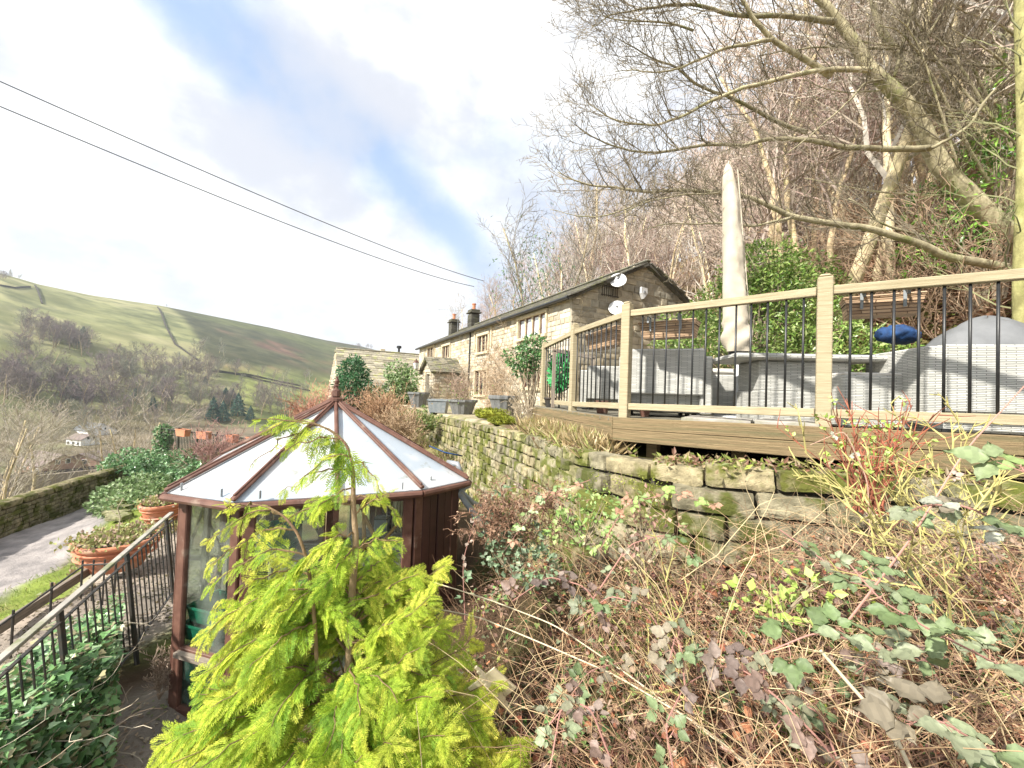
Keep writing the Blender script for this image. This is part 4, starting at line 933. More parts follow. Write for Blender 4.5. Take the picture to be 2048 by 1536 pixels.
def pot(P,r,h,mat,label,cat='pot',rib=False,name='flower_pot',group=None,plant=None,n=24,sq=False,sx=1.):
    rt=thing(name,P,label,cat,group); b=MB()
    if sq:
        V=[]
        for z,k in((h,1.),(h*.88,1.),(h*.88,.93),(0.06,.78)):
            for a_,c_ in((-1,-1),(1,-1),(1,1),(-1,1)): V.append(P+A([a_*r*k,c_*r*k,z]))
        F=[(i*4+j,i*4+(j+1)%4,(i+1)*4+(j+1)%4,(i+1)*4+j) for i in range(3) for j in range(4)]; F.append((12,13,14,15)); b.add(V,F)
        for a_ in(-.6,.6): b.box(P+A([a_*r,0,.03]),(.1*r*3,1.4*r,.06))
        b.build('tub',mat,rt)
    else:
        pr=[(r*.62,0),(r*.72,h*.3),(r*.86,h*.7),(r*.93,h*.82),(r*.98,h*.84),(r*1.02,h*.87),(r*1.02,h*.97),(r,h),(r*.9,h),(r*.88,h*.88)]
        k0=b.n; b.lathe(pr,P,n)
        if rib:
            V=b.V[0]; ang=np.arctan2(V[:,1]-P[1],V[:,0]-P[0]); d=V-P; d[:,:2]*=(1-.07*(np.cos(ang*n/2)>0))[:,None]; b.V[0]=P+d
        if sx!=1: b.V[0]=P+(b.V[0]-P)*A([sx,1,1])
        b.build('tub',mat,rt,smooth=not rib)
    b=MB(); b.lathe([(0,h*.9+.02),(r*.5,h*.9+.015),(r*.9,h*.88)],P,16); 
    if sx!=1: b.V[0]=P+(b.V[0]-P)*A([sx,1,1])
    b.build('soil',m_gap,rt)
    if plant:
        kind,col,m,R,H_=plant; b=MB(); C=P+A([0,0,h])+RG.normal(0,1,(m,3))*A([R*sx,R,H_*.5])*.5+A([0,0,H_*.3])
        b.scatter(*T_d,C,rv(m)+A([0,0,.6]),rv(m),RG.uniform(.04,.08,m),pal(m,col)); b.build('plant',m_leaf,rt)
        b=MB(); S=[]
        for i in range(14): q=P+A([0,0,h*.9]); e=q+A([RG.normal(0,R*.5)*sx,RG.normal(0,R*.5),H_*RG.uniform(.5,1.2)]); S.append((*q,*e,.006,.003))
        b.segs(S,(.4,.3,.2)); b.build('stem',m_twig,rt)
    return rt
gz=lambda p:float(Hh(A([p[0]]),A([p[1]]))[0])
def pt(px,py,Y): p=at(px,py,Y); return p
GR=[(.2,.3,.1),(.3,.35,.15),(.4,.36,.2)]
pot(at(836,829-0,21.5)*A([1,1,0])+A([0,0,-1.0]),.6,.85,m_pot,'ribbed grey tub left of the porch door','planter',True,'planter_tub')
pot(at(877,815,16.5)*A([1,1,0])+A([0,0,-1.0]),.42,.62,m_lead,'square blue-grey planter in front of the porch','planter',False,'planter_tub',sq=True)
pot(at(925,815,16.)*A([1,1,0])+A([0,0,-1.02]),.62,.66,m_pot,'wide ribbed grey tub with a small shrub below the middle window','planter',True,'planter_tub',plant=(0,[(.25,.4,.1),(.4,.3,.15)],260,1.2,1.0))
pot(at(1007,812,12.5)*A([1,1,0])+A([0,0,-.9]),.5,.8,m_pot,'tall ribbed grey urn planter behind the young bare tree near the deck end','planter',True,'planter_tub')
for px,Y,l in((1100,6.9,'black round pot under the end rail of the deck'),(1205,5.2,'brown round pot on the deck floor left of the corner post'),(1290,4.7,'small dark pot on the deck floor right of the corner post')):
    pot(at_f(px,Y),.11 if px!=1290 else .07,.17 if px!=1290 else .1,m_blackrust if px==1100 else m_brown,l)
# small timber handrail inside deck end
b=MB(); a_=at(1105,700,6.6);c_=at(1190,716,6.6); b.board(a_,c_,.06,.06); 
for q in(.05,.95): p=a_+(c_-a_)*q; b.board(p,w3(p[:2],fzz),.06,.06,(1,0,0))
tag(b.build('inner_rail',m_oldw,loc=a_),'short weathered timber handrail inside the far end of the deck','handrail')
# ---------- greenhouse ----------
cA,cB_,cM,cC,cD=[atz(*q,-1.) for q in((334,985),(467,1004),(682,993),(843,979),(934,960))]
cM=(cB_+cC)/2+ (cM-(cB_+cC)/2)*.35
ap=at(672,806,4.6); dv=A([-.28,.56,0]); ap2=ap+dv
mid=ap+dv/2
def mir(p): q=2*mid-p; q[2]=p[2]; return q
ring=[cA,cB_,cM,cC,cD]; ring=ring+[mir(p) for p in ring]   # closed
gzf=-3.02
gh_=thing('greenhouse',w3(ap[:2],gzf),'old brown framed glasshouse with a low whitened polygonal roof and finials','greenhouse')
n=len(ring)
apx=lambda i: ap if i in(0,1,2,3,4) else ap2
# roof sheets
for i in range(n):
    a_,c_=ring[i],ring[(i+1)%n]; pa_,pc=apx(i),apx((i+1)%n); P=[a_,c_,pc] if pa_ is pc else [a_,c_,pc,pa_]
    nn=np.cross(c_-a_,pc-a_); nn=nn if nn[2]>0 else -nn; b=MB(); b.slab([p+Z3*.0 for p in P],nn,.012); b.build('roof_sheet',m_poly,gh_)
for i in range(n):
    e=ring[i]; t_=apx(i); dd=nrm(e-t_); b=MB(); 
    b.board(t_+dd*.03+Z3*.028,e+dd*.02+Z3*.028,.055 if i!=2 else .045,.032,Z3,.01); b.board(t_+dd*.06+Z3*.052,e+dd*.0+Z3*.052,.022,.02,Z3,.004); b.build('ridge_bar',m_brown,gh_)
b=MB(); b.board(ap+Z3*.05,ap2+Z3*.05,.07,.04); b.build('ridge',m_brown,gh_)
for i in range(n):
    a_,c_=ring[i],ring[(i+1)%n]; o_=nrm(np.cross(c_-a_,Z3)); 
    if o_@((a_+c_)/2-mid)<0:o_=-o_
    b=MB(); b.tube([a_+o_*.03-Z3*.035,c_+o_*.03-Z3*.035],.032,8); b.board(a_-Z3*.05-o_*.02,c_-Z3*.05-o_*.02,.03,.07); b.build('gutter',m_brown,gh_,smooth=False)
# clips on roof edge
for k,(px,py) in enumerate(((363,978),(443,990),(520,994),(805,976),(862,963))):
    b=MB(); p=atz(px,py,-.965); b.box(p+Z3*.02,(.012,.02,.07),bev=.003); b.build('clip',m_lead,gh_)
def finial(p,s,nm='finial'):
    b=MB(); b.lathe([(.085*s,-.02*s),(.085*s,.02*s),(.06*s,.03*s)],p,12); b.box(p+Z3*.085*s,(.095*s,.095*s,.11*s),bev=.018*s)
    b.lathe([(.05*s,.13*s),(.02*s,.16*s),(.018*s,.185*s),(.04*s,.2*s),(.02*s,.215*s),(.03*s,.235*s),(.034*s,.26*s),(.02*s,.29*s),(.012*s,.30*s),(.016*s,.315*s),(0,.33*s)],p,14); b.build(nm,m_brown,gh_)
finial(ap+Z3*.04,.85); finial(ap2+Z3*.04,.62)
# walls
def ins(p): q=w3(p[:2],0)-w3(mid[:2],0); L_=np.linalg.norm(q); return w3(mid[:2],0)+q*(L_-.11)/L_
wr=[ins(p) for p in ring]; wt=-1.06
def solid(i): return i in(3,4,5)
for i in range(n):
    p=wr[i]; pr=wr[i-1]; nx=wr[(i+1)%n]; 
    if i==2:
        b=MB(); b.box(w3(p[:2],(wt+gzf)/2),(.05,.05,wt-gzf),nrm(w3((wr[3]-wr[1])[:2],0)),Z3*0+nrm(np.cross(Z3,nrm(w3((wr[3]-wr[1])[:2],0)))),Z3,bev=.006); b.build('post',m_brown,gh_); continue
    b=MB()
    for q in(pr,nx):
        d=nrm(w3((q-p)[:2],0)); s=nrm(np.cross(Z3,d)); b.box(w3((p+d*.055)[:2],(wt+gzf)/2),(.095,.05,wt-gzf),d,s,Z3,bev=.008)
    b.build('post',m_brown,gh_)
for i in range(n):
    p,q=wr[i],wr[(i+1)%n]; d=nrm(w3((q-p)[:2],0)); s=nrm(np.cross(d,Z3)); 
    if s@(w3(p[:2],0)-w3(mid[:2],0))<0: s=-s
    Lg=np.linalg.norm((q-p)[:2]); a_=p+d*.1;c_=q-d*.1; mm=(p+q)/2
    if solid(i):
        b=MB(); k=int(Lg/.095)
        for j in range(k):
            x=p+d*((j+.5)*Lg/k); b.box(w3(x[:2],(wt+gzf)/2)+s*(.012 if j%2 else 0),(Lg/k-.006,.03,wt-gzf),d,s,Z3,bev=.006)
        b.build('cladding',m_brownd,gh_)
    else:
        b=MB(); b.board(w3(a_[:2],wt-.03),w3(c_[:2],wt-.03),.045,.06); b.build('head_rail',m_brown,gh_); b=MB(); b.board(w3(a_[:2],gzf+.05),w3(c_[:2],gzf+.05),.06,.1); b.build('base_rail',m_brown,gh_); b=MB()
        zr=-2.43 if i in(0,1,9) else -2.1
        zs=(-2.42,) if i!=2 else (-2.0,)
        for z in zs: b.board(w3(a_[:2],z),w3(c_[:2],z),.05,.06)
        b.build('glazing_rail',m_brown,gh_)
        b=MB(); b.board(w3(a_[:2],-2.43)+s*.05,w3(c_[:2],-2.43)+s*.05,.05,.045); 
        if i in(0,): b.build('sill',m_oldw,gh_)
        b=MB(); b.box(w3(mm[:2],(wt+gzf)/2)-s*.01,(Lg-.2,.005,wt-gzf-.1),d,s,Z3); b.build('glass_pane',m_glass,gh_)
        if i in(6,7,8,9):
            b=MB(); b.board(w3(mm[:2],wt),w3(mm[:2],gzf),.05,.05,(1,0,0)); b.board(w3(a_[:2],-2.3),w3(mm[:2],-1.6),.03,.03); b.build('glazing_bar',m_oldw,gh_)
b=MB(); b.slab([w3(p[:2],gzf+.03) for p in wr],Z3,.06); b.build('floor',m_concrete,gh_)
# interior things
def shelf(c,size,z,rz,label,slats=5):
    rt=thing('staging_bench',w3(c,gzf+.03),label,'staging','slatted staging in the greenhouse',rz); b=MB()
    for j in range(slats): b.board((-size[0]/2,(j-(slats-1)/2)*size[1]/slats,z),(size[0]/2,(j-(slats-1)/2)*size[1]/slats,z),size[1]/slats*.7,.02)
    b.build('slatted_top',m_oldw,rt)
    for sx in(-1,1):
        for sy in(-1,1): b=MB(); b.board((sx*size[0]*.46,sy*size[1]*.42,0),(sx*size[0]*.46,sy*size[1]*.42,z-.01),.04,.04,(1,0,0)); b.build('leg',m_oldw,rt)
    return rt
fa=math.atan2((wr[1]-wr[0])[1],(wr[1]-wr[0])[0]); c0=(wr[0]+wr[1])[:2]/2; ind=nrm(w3((mid-w3(c0,0))[:2],0))
sc_=c0+ind[:2]*.32
shelf(sc_,(.62,.36),.61,fa,'grey slatted bench holding the green crates in the left corner of the greenhouse')
shelf(c0+ind[:2]*.5,(.6,.25),1.28,fa,'higher narrow shelf across the left glass of the greenhouse',3)
def crate(P,w,d,h,rz,mat,label,name='plastic_crate',cat='crate',k=.85,grp='green plastic crates in the greenhouse'):
    rt=thing(name,P,label,cat,grp,rz); b=MB(); V=[]
    for z,kk in((0,k),(h,1.),(h,.93),(.02,k*.93)):
        for sx,sy in((-1,-1),(1,-1),(1,1),(-1,1)): V.append((sx*w/2*kk,sy*d/2*kk,z))
    F=[(i*4+j,i*4+(j+1)%4,(i+1)*4+(j+1)%4,(i+1)*4+j) for i in range(3) for j in range(4)]+[(12,13,14,15),(3,2,1,0)]; b.add(V,F); b.build('body',mat,rt)
    b=MB(); 
    for sx,sy,l,ww in((0,-1,w,.02),(0,1,w,.02),(-1,0,.02,d),(1,0,.02,d)): b.box((sx*w/2,sy*d/2,h-.01),(l+.02 if sy else .022,ww+.0 if sy else d-.02,.02))
    b.build('rim',mat,rt); return rt
zb=gzf+.03+.62; cq=at(428,1250,3.68); cb=at(420,1410,3.69)
crate(w3(cq[:2],zb),.4,.3,.15,fa,m_green,'lower bright green crate on the left staging, under another')
crate(w3(cq[:2]+A([.02,.01]),zb+.155),.38,.3,.15,fa,m_green,'upper bright green crate stacked on the left staging')
crate(w3(cb[:2],gzf+.03),.38,.32,.54,fa+.2,m_dgreen,'tall dark green bin behind the lower left greenhouse pane','storage_bin','bin',.8)
tb=w3(at(560,1100,4.45)[:2],gzf+.03)
shelf(tb[:2],(1.0,.5),1.08,.05,'slatted bench holding green trays and a log in the middle of the greenhouse')
tz=gzf+.03+1.09
crate(w3(at(548,1090,4.35)[:2],tz),.42,.3,.12,.1,m_green,'shallow green tray behind the log on the middle staging')
crate(w3(at(560,1090,4.5)[:2],tz+.12),.34,.26,.16,.0,m_green,'smaller green tray stacked on another on the middle staging')
P=w3(at(507,1120,4.0)[:2],0); P[2]=at(507,1100,4.0)[2]-.26
rt=thing('log_stool',P,'upright sawn log with a pale round top behind the front glass','log'); b=MB(); b.lathe([(.115,0),(.12,.1),(.11,.25)],P,18); b.build('bark',m_oldw,rt); b=MB(); b.lathe([(.109,.25),(.105,.262),(0,.263)],P,18); b.build('cut_top',m_cane,rt); b=MB(); b.box(P-Z3*.3,(.3,.3,.02)); b.lathe([(.03,-.3),(.03,0)],P,8); 
for sx in(-1,1): b.board(P+A([sx*.12,0,-.01]),w3((P+A([sx*.12,0,0]))[:2],gzf+.03),.03,.03,(1,0,0))
b.build('stand',m_oldw,rt)
crate(w3(at(545,1180,3.95)[:2],gzf+.75),.34,.3,.2,.2,m_green,'pale green tub half hidden by the conifer at mid height'); 
shelf(at(545,1180,3.95)[:2],(.5,.4),.71,.2,'small low bench hidden behind the conifer holding a green tub',4)
# timber trellis & planks inside the right part
o_=at(780,1045,4.35); rt=thing('timber_frame',w3(o_[:2],gzf+.03),'new orange softwood frame with a diagonal brace behind the right glass','timber frame')
for a_,c_ in(((728,1000),(728,1100)),((815,990),(818,1180)),((728,1092),(818,1078)),((765,1085),(818,1020)),((728,1030),(752,1078)),((728,1172),(818,1160))):
    b=MB(); b.board(at(*a_,4.3),at(*c_,4.25 if a_[0]>800 else 4.3),.03,.045,(0,-1,0)); b.build('batten',m_gold,rt)
b=MB()
for px in(728,817): p=at(px,1170,4.3); b.board(p,w3(p[:2],gzf+.03),.03,.045,(0,-1,0))
b.build('leg',m_gold,rt)
p=at(760,1118,4.5); rt=thing('plank_stack',w3(p[:2],gzf+.03),'stack of weathered planks lying behind the right front glass','planks'); b=MB()
for j in range(9): 
    z=-2.62+.07*j*1.0; y=RG.normal(0,.02); b.box(w3((p+A([RG.normal(0,.03),y,0]))[:2],z+.35),(.75,.3,.045),bev=.006)
b.build('plank',m_oldw,rt); b=MB(); b.box(w3(p[:2],(gzf+.03-2.30)/2),(.6,.25,-2.30-gzf-.04)); b.build('trestle',m_oldw,rt); b=MB(); b.board(w3((p-A([.38,.1,0]))[:2],at(760,1112,4.5)[2]),w3((p+A([.38,-.1,0]))[:2],at(760,1112,4.5)[2]),.1,.16); b.build('pale_plank',m_cane,rt)
p=at(764,1052,4.62); rt=thing('slate_block',p-Z3*.1,'dark square tin standing on the timber shelf inside the greenhouse','tin'); b=MB(); b.box(p,(.15,.13,.19),bev=.01); b.build('body',m_lead,rt); b=MB(); b.box(p+Z3*.1,(.16,.14,.02),bev=.005); b.box(w3(p[:2],p[2]-.1-.012),(.6,.2,.02)); b.build('lid',m_blackrust,rt)
p=at(800,1040,4.6); b=MB()
for j in range(22): q=w3((p+A([RG.uniform(-.12,.12),RG.uniform(-.05,.05),0]))[:2],gzf+.03); b.tube([q,w3((q+A([RG.normal(0,.03),0,0]))[:2],-1.15+RG.normal(0,.03))],.006,5)
tag(b.build('garden_canes',m_cane,loc=w3(p[:2],gzf)),'bundle of pale garden canes leaning inside the right corner of the greenhouse','canes')
# drain pipes right of greenhouse
q0=cD+A([.02,.02,-.06]); rt=thing('drainpipe',q0,'pair of grey plastic drainpipes running from the right gutter corner into the bank','drainpipe'); 
b=MB(); b.tube([q0,at(918,985,4.4),at(957,1040,4.35),at(975,1075,4.4)],.036,10); b.build('pipe',m_lead,rt,smooth=True)
b=MB(); b.tube([at(905,935,4.9),at(915,975,4.6),at(945,1005,4.7),at(975,1020,4.9)],.03,10); b.build('pipe',m_lead,rt,smooth=True)
b=MB(); b.tube([at(895,925,4.9),at(915,928,4.85),at(922,945,4.8)],.035,10); b.build('elbow',m_steel,rt,smooth=True)
b=MB(); b.tube([atz(843,902,-1.)+A([0,.6,0]),at(890,905,6.2),at(925,912,6.3)],.012,6); tag(b.build('hose',m_blue,smooth=True,loc=at(890,905,6.2)),'thin blue hose lying behind the right edge of the greenhouse roof','hose')
# ---------- near railing (handrail) ----------
hA=atz(338,1030,-1.78); hB=atz(-30,1345,-1.78); hA=hA+(hA-hB)*.03; ln_=nrm(hA-hB); Lg=np.linalg.norm(hA-hB)
rt=thing('iron_railing',w3(hB[:2],-2.8),'black metal railing with a flat pale topped handrail left of the greenhouse','railing')
lean=A([.0,0,0])-nrm(np.cross(ln_,Z3))*(-.11 if np.cross(ln_,Z3)[0]>0 else .11)
b=MB(); b.board(hB,hA,.05,.03,Z3,.004); b.build('handrail',m_concrete,rt)
b=MB(); b.board(hB-Z3*.1+lean*.1,hA-Z3*.1+lean*.1,.03,.012); b.board(hB-Z3*.98+lean,hA-Z3*.98+lean,.03,.012); b.build('flat_bar',m_blackrust,rt)
k=int(Lg/.115)
for j in range(k+1):
    p=hB+ln_*(j*.115+.05); b=MB()
    if j%10==6: b.board(p-Z3*.02,p-Z3*1.2+lean*1.2,.034,.034,(1,0,0)); b.build('post',m_blackrust,rt)
    else: b.tube([p-Z3*.09+lean*.09,p-Z3*1.0+lean*1.0],.007,6); b.build('baluster',m_blackrust,rt)
# second low rail
a_=at(232,1127,5.0);c_=at(165,1130,5.2); rt=thing('iron_railing',w3(c_[:2],-2.9),'lower thin iron rail edging the gravel strip beyond the main railing','railing')
e_=at(-20,1265,3.9); b=MB(); b.tube([a_,c_,c_*.985+A([0,0,-.02]),e_],.012,6); b.tube([a_-Z3*.0,w3(a_[:2],-2.95)],.012,6); b.build('rail',m_blackrust,rt)
for q in(0,.4,.8): p=c_+(e_-c_)*q; b=MB(); b.tube([p+Z3*.06,w3(p[:2],gz(p)-.05)],.012,6); b.build('post',m_blackrust,rt)
for q in(.33,.66): p=a_+(c_-a_)*q; b=MB(); b.tube([p+Z3*.06,w3(p[:2],gz(p)-.05)],.01,6); b.build('post',m_blackrust,rt)
b=MB(); a_=atz(-10,1262,-2.85);c_=atz(180,1140,-2.85); b.board(a_,c_,.06,.12); b.build('edging_board',m_oldw,rt)
# terracotta pots
SUC=[(.42,.42,.16),(.5,.45,.22),(.3,.36,.12),(.55,.4,.3)]
p=atz(232,1140,-2.95); rt=pot(w3(p[:2],gz(p)+.2),.47,.44,m_terra,'wide oval terracotta bowl overflowing with pale succulents beside the railing','pot',plant=(0,SUC,1500,.42,.10),n=36,sx=1.12,name='terracotta_pot')
b=MB(); p=p+Z3*.2; b.tube([p+Z3*.4,p+A([.02,0,.6]),p+A([-.03,0,.75]),p+A([.05,0,.9])],.008,5); b.tube([p+A([-.0,0,.6]),p+A([-.12,0,.72])],.006,5); b.build('bare_stem',m_bark,rt)
for z in(.3,.2):
    b=MB(); q=w3(p[:2],gz(p)+.2); b.lathe([(.47*(.8+.35*z),z),(.47*(.87+.35*z),z+.015),(.47*(.8+.37*z),z+.03)],q,36); b.V[0]=q+(b.V[0]-q)*A([1.12,1,1]); b.build('band',m_terra,rt)
p=atz(322,1045,-2.95); q=w3(p[:2],gz(p)); rt=pot(q,.36,.48,m_terra,'round banded terracotta pot standing behind the greenhouse corner post','pot',plant=(0,SUC,600,.34,.10),n=30,name='terracotta_pot')
for z in(.34,.2): b=MB(); b.lathe([(.36*(.79+.3*z),z),(.36*(.85+.3*z),z+.02),(.36*(.79+.32*z),z+.04)],q,30); b.build('band',m_terra,rt)
# ---------- far fence with window boxes on ivy mound ----------
fA=at(322,857,19.8); fB=at(500,858,17.2); fB[2]=fA[2]-.0; dF=nrm(w3((fB-fA)[:2],0)); LF=np.linalg.norm((fB-fA)[:2]); sF=nrm(np.cross(dF,Z3)); sF=sF if sF[1]<0 else -sF
rt=thing('iron_fence',w3(fA[:2],fA[2]-1.2),'black iron bar fence on the terrace above the ivy mound','fence')
b=MB(); b.board(fA,fB,.05,.05); b.board(fA-Z3*1.0,fB-Z3*1.0,.04,.03); b.build('rail',m_black,rt)
for j in range(int(LF/.125)):
    p=fA+dF*(j*.125+.05); b=MB(); b.box(p-Z3*.5,(.02 if j%12 else .05,.02 if j%12 else .05,1.04 if j%12 else 1.3),dF,sF,Z3); b.build('bar' if j%12 else 'post',m_black,rt) if j<98 else None
fC=fB+A([2.2,3.5,0]); b=MB(); b.board(fB,fC,.05,.05); 
for j in range(26): p=fB+(fC-fB)*(j/26); b.box(p-Z3*.5,(.02,.02,1.))
b.build('return_panel',m_black,rt)
for px,l in((376,'leftmost terracotta trough on the iron fence'),(418,'terracotta trough half hidden by the bare red shrub on the iron fence'),(475,'terracotta trough right of the bare red shrub on the iron fence'),(515,'rightmost terracotta trough on the iron fence by the greenhouse roof')):
    d=ray(px,860); t=(fA@sF)/(d@sF); p=d*t; p[2]=fA[2]; w=.8 if px in(376,418) else .5
    r2=thing('trough_planter',p,l,'planter','terracotta troughs on the iron fence'); b=MB(); V=[]
    for z,kk in((.14,1.),(.09,1.),(.09,.94),(-.2,.84)):
        for sx,sy in((-1,-1),(1,-1),(1,1),(-1,1)): V.append(p+sF*.2+dF*sx*w/2*kk+sF*sy*.14*kk+Z3*z)
    b.add(V,[(i*4+j,i*4+(j+1)%4,(i+1)*4+(j+1)%4,(i+1)*4+j) for i in range(3) for j in range(4)]+[(12,13,14,15)]); b.build('tub',m_terra,r2); b=MB(); b.poly([v-Z3*.03 for v in V[:4]]); b.build('soil',m_gap,r2)
# ---------- power lines ----------
def cable(a,c,label,sag):
    A_=at(*a);C_=at(*c); P=[A_+(C_-A_)*t-Z3*sag*4*t*(1-t) for t in np.linspace(0,1,24)]; b=MB(); b.tube(P,np.linspace(.007,.02,24),6); tag(b.build('power_cable',m_black,smooth=True,loc=A_),label,'cable','power cables over the valley')
cable((-40,145,5.2),(968,562,24),'upper of two black overhead cables crossing the sky towards the farmhouse',.25)
cable((-40,196,5.2),(948,573,24),'lower of two black overhead cables crossing the sky towards the farmhouse',.3)
# ---------- valley buildings ----------
def vhouse(px,py,Yd,w,d,h,rh,rz,wm,rm,label,nw=3,name='valley_house',cat='house'):
    P=at(px,py,Yd); P[2]=gz(P)-.3; 
    top=at(px,py,Yd)[2]-P[2]-h-rh
    P[2]+=max(0,top)*0; P[2]=at(px,py,Yd)[2]-h-rh
    rt=thing(name,P,label,cat,'houses on the valley floor',math.radians(rz)); b=MB(); b.box((0,0,h/2-3),(w,d,h+6))
    for s in(-1,1): b.poly([(s*w/2,-d/2,h),(s*w/2,d/2,h),(s*w/2,0,h+rh)])
    b.build('wall',wm,rt); b=MB()
    for s in(-1,1): 
        e=.5; V=[(-w/2-e,s*(d/2+e),h-rh*e/(d/2)+.15),(w/2+e,s*(d/2+e),h-rh*e/(d/2)+.15),(w/2+e,0,h+rh+.15),(-w/2-e,0,h+rh+.15)]; b.slab(V,nrm((0,s*rh,d/2)),.15)
    b.build('roof',rm,rt)
    for k in range(nw):
        f=MB(); x=-w/2+w*(k+.5)/nw; f.box((x,-d/2-.03,h*.55),(w/nw*.45,.1,h*.35)); f=f.build('window',m_white,rt)
        g=MB(); g.box((x,-d/2-.09,h*.55),(w/nw*.38,.06,h*.28)); g.build('pane',m_wglass,f)
    for k in(-1,1):
        f=MB(); f.box((w/2+.03,k*1.,h+rh*.25),(.1,1.0,1.3)); f=f.build('window',m_white,rt); g=MB(); g.box((w/2+.1,k*1.,h+rh*.25),(.06,.8,1.1)); g.build('pane',m_wglass,f)
vhouse(120,853,230,22,8,4,1.5,-15,m_white,m_white,'long low white roofed shed at the left on the valley floor',4)
vhouse(190,846,215,16,12,5,3.5,-20,m_white,m_steel,'pale metal roofed building in the middle of the valley floor',4)
vhouse(235,856,230,14,8,4,2,-10,m_brick,m_steel,'low grey building right of the metal roofed one',3)
vhouse(168,868,180,10,7,4,2,-15,m_white,m_rooft,'white cottage in front of the metal roofed building',3)
vhouse(183,903,118,9,13,3.6,3,-72,m_brick,m_rooft,'brick bungalow with twin gable windows beyond the railway',3)
vhouse(100,905,110,14,8,3,2.5,-20,m_brick,m_rooft,'dark roofed terrace left of the brick bungalow',4)
vhouse(385,786,520,10,8,4,2,-10,m_white,m_rooft,'small pale house on the lower slope across the valley',3)
vhouse(650,756,520,14,8,4,2,-10,m_white,m_rooft,'white house on the far slope left of the barn roof',3)
vhouse(335,832,300,14,8,4,2.5,-10,m_white,m_rooft,'pale cottage on the valley floor behind the iron fence',3)
vhouse(365,829,330,12,8,4,2.5,-25,m_brick,m_rooft,'brick cottage just right of the pale one behind the iron fence',3)
vhouse(262,850,260,16,8,4,2.5,-20,m_brick,m_rooft,'slate roofed mill cottage between the metal roofed building and the iron fence',4)
vhouse(60,866,200,18,8,4,2.5,-12,m_brick,m_rooft,'long brick row near the left edge of the valley floor',5)
# railway
rt=thing('railway_track',at(95,941,100),'railway line crossing the valley floor below the lane','railway'); 
a_=at(-120,958,88);c_=at(235,926,118); zz=min(a_[2],c_[2]); b=MB(); 
dR=nrm(w3((c_-a_)[:2],0)); sR=nrm(np.cross(dR,Z3)); b.slab([a_-sR*4-Z3*.8,c_-sR*4-Z3*.8,c_+sR*4-Z3*.8,a_+sR*4-Z3*.8],Z3,4); b.build('ballast',m_oldw,rt)
b=MB()
for o in(-2.6,-1.1,1.1,2.6): b.board(a_+sR*o-Z3*.7,c_+sR*o-Z3*.7,.16,.2)
b.build('rail',m_blackrust,rt)
# field walls on the far hill
def fwall(pts,label,h=1.6):
    P=[hit(*p,t0=80) for p in pts]; P=[p for p in P if p is not None]
    if len(P)<2:return
    Q=[]
    for i in range(len(P)-1):
        for t in np.linspace(0,1,10,endpoint=False): q=P[i]+(P[i+1]-P[i])*t; q[2]=gz(q); Q.append(q)
    Q.append(P[-1]); b=MB()
    for i in range(len(Q)-1):
        d=Q[i+1]-Q[i]; b.board(Q[i]+Z3*h/2,Q[i+1]+Z3*h/2,1.2,h*RG.uniform(.7,1.2))
    tag(b.build('field_wall',m_gap,loc=Q[0]),label,'field wall','dry stone field walls on the far hill')
fwall([(70,572),(78,590),(84,608)],'short dark field wall running down from the hilltop at the far left')
fwall([(315,615),(330,650),(350,690),(395,722)],'dark field wall dividing pale pasture from moor on the far hill')
fwall([(430,742),(520,762),(620,783)],'lower long dark wall on the green slope left of the barn')
fwall([(420,744),(500,752),(600,773)],'upper long dark wall on the green slope left of the barn')
fwall([(0,572),(30,577),(60,575)],'low dark wall just under the hilltop at the far left')
# ---------- conifer ----------
def spray_template(seed):
    rg=np.random.default_rng(seed); V=[];F=[];TC=[]
    def shoot(p,d,L,w,tip):
        s=A([-d[1],d[0]]); m=p+d*L*.5; e=p+d*L; z=lambda q:-.22*q[1]**2-.25*q[0]**2+rg.normal(0,.006)
        k=len(V); V.extend([(p[0]-s[0]*w*.3,p[1]-s[1]*w*.3,z(p)),(m[0]+s[0]*w*.5,m[1]+s[1]*w*.5,z(m)),(e[0],e[1],z(e)),(m[0]-s[0]*w*.5,m[1]-s[1]*w*.5,z(m))]); F.append((k,k+1,k+2,k+3)); TC.append(tip)
    n=15
    for i in range(n):
        shoot(A([0,i/n]),A([0,1.]),1.35/n,.022,0)
    for i in range(1,n):
        t=i/n
        for s in(-1,1):
            tt=t+(.03 if s>0 else 0); L=(.40*(1-t)**.75+.06)*rg.uniform(.8,1.15); a=math.radians(rg.uniform(38,50)); d=A([s*math.sin(a),math.cos(a)]); p=A([0,tt])
            k=max(2,int(L/.085)); shoot(p,d,L*1.02,.017,.4)
            for j in range(1,k):
                q=p+d*L*(j/k); 
                for s2 in(-1,1):
                    a2=math.radians(34)*s2; d2=A([d[0]*math.cos(a2)-d[1]*math.sin(a2),d[0]*math.sin(a2)+d[1]*math.cos(a2)]); shoot(q,d2,(.13*(1-j/k)+.07)*rg.uniform(.8,1.2),.024,.5+.5*j/k)
            shoot(p+d*L*.85,d,.1,.022,1)
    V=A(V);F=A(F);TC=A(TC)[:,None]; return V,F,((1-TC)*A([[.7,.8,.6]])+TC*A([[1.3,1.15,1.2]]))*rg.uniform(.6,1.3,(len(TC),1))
SPR=[spray_template(s) for s in(1,2,3,4)]
rng=np.random.default_rng(5)
YC=1.85
def cpt(px,py,dy=0): return at(px,py,YC+dy)
trunkpts=[cpt(*p) for p in((672,1760),(678,1640),(684,1536),(692,1430),(700,1300),(704,1180),(713,1090),(706,1010),(707,950),(702,915))]
lead=[cpt(*p) for p in((702,915),(693,888),(672,868),(640,850),(610,842),(585,838))]
stem2=[cpt(*p,-.06) for p in((655,1700),(634,1520),(636,1380),(630,1240),(617,1130),(598,1070),(572,1035),(540,1015),(505,1008))]
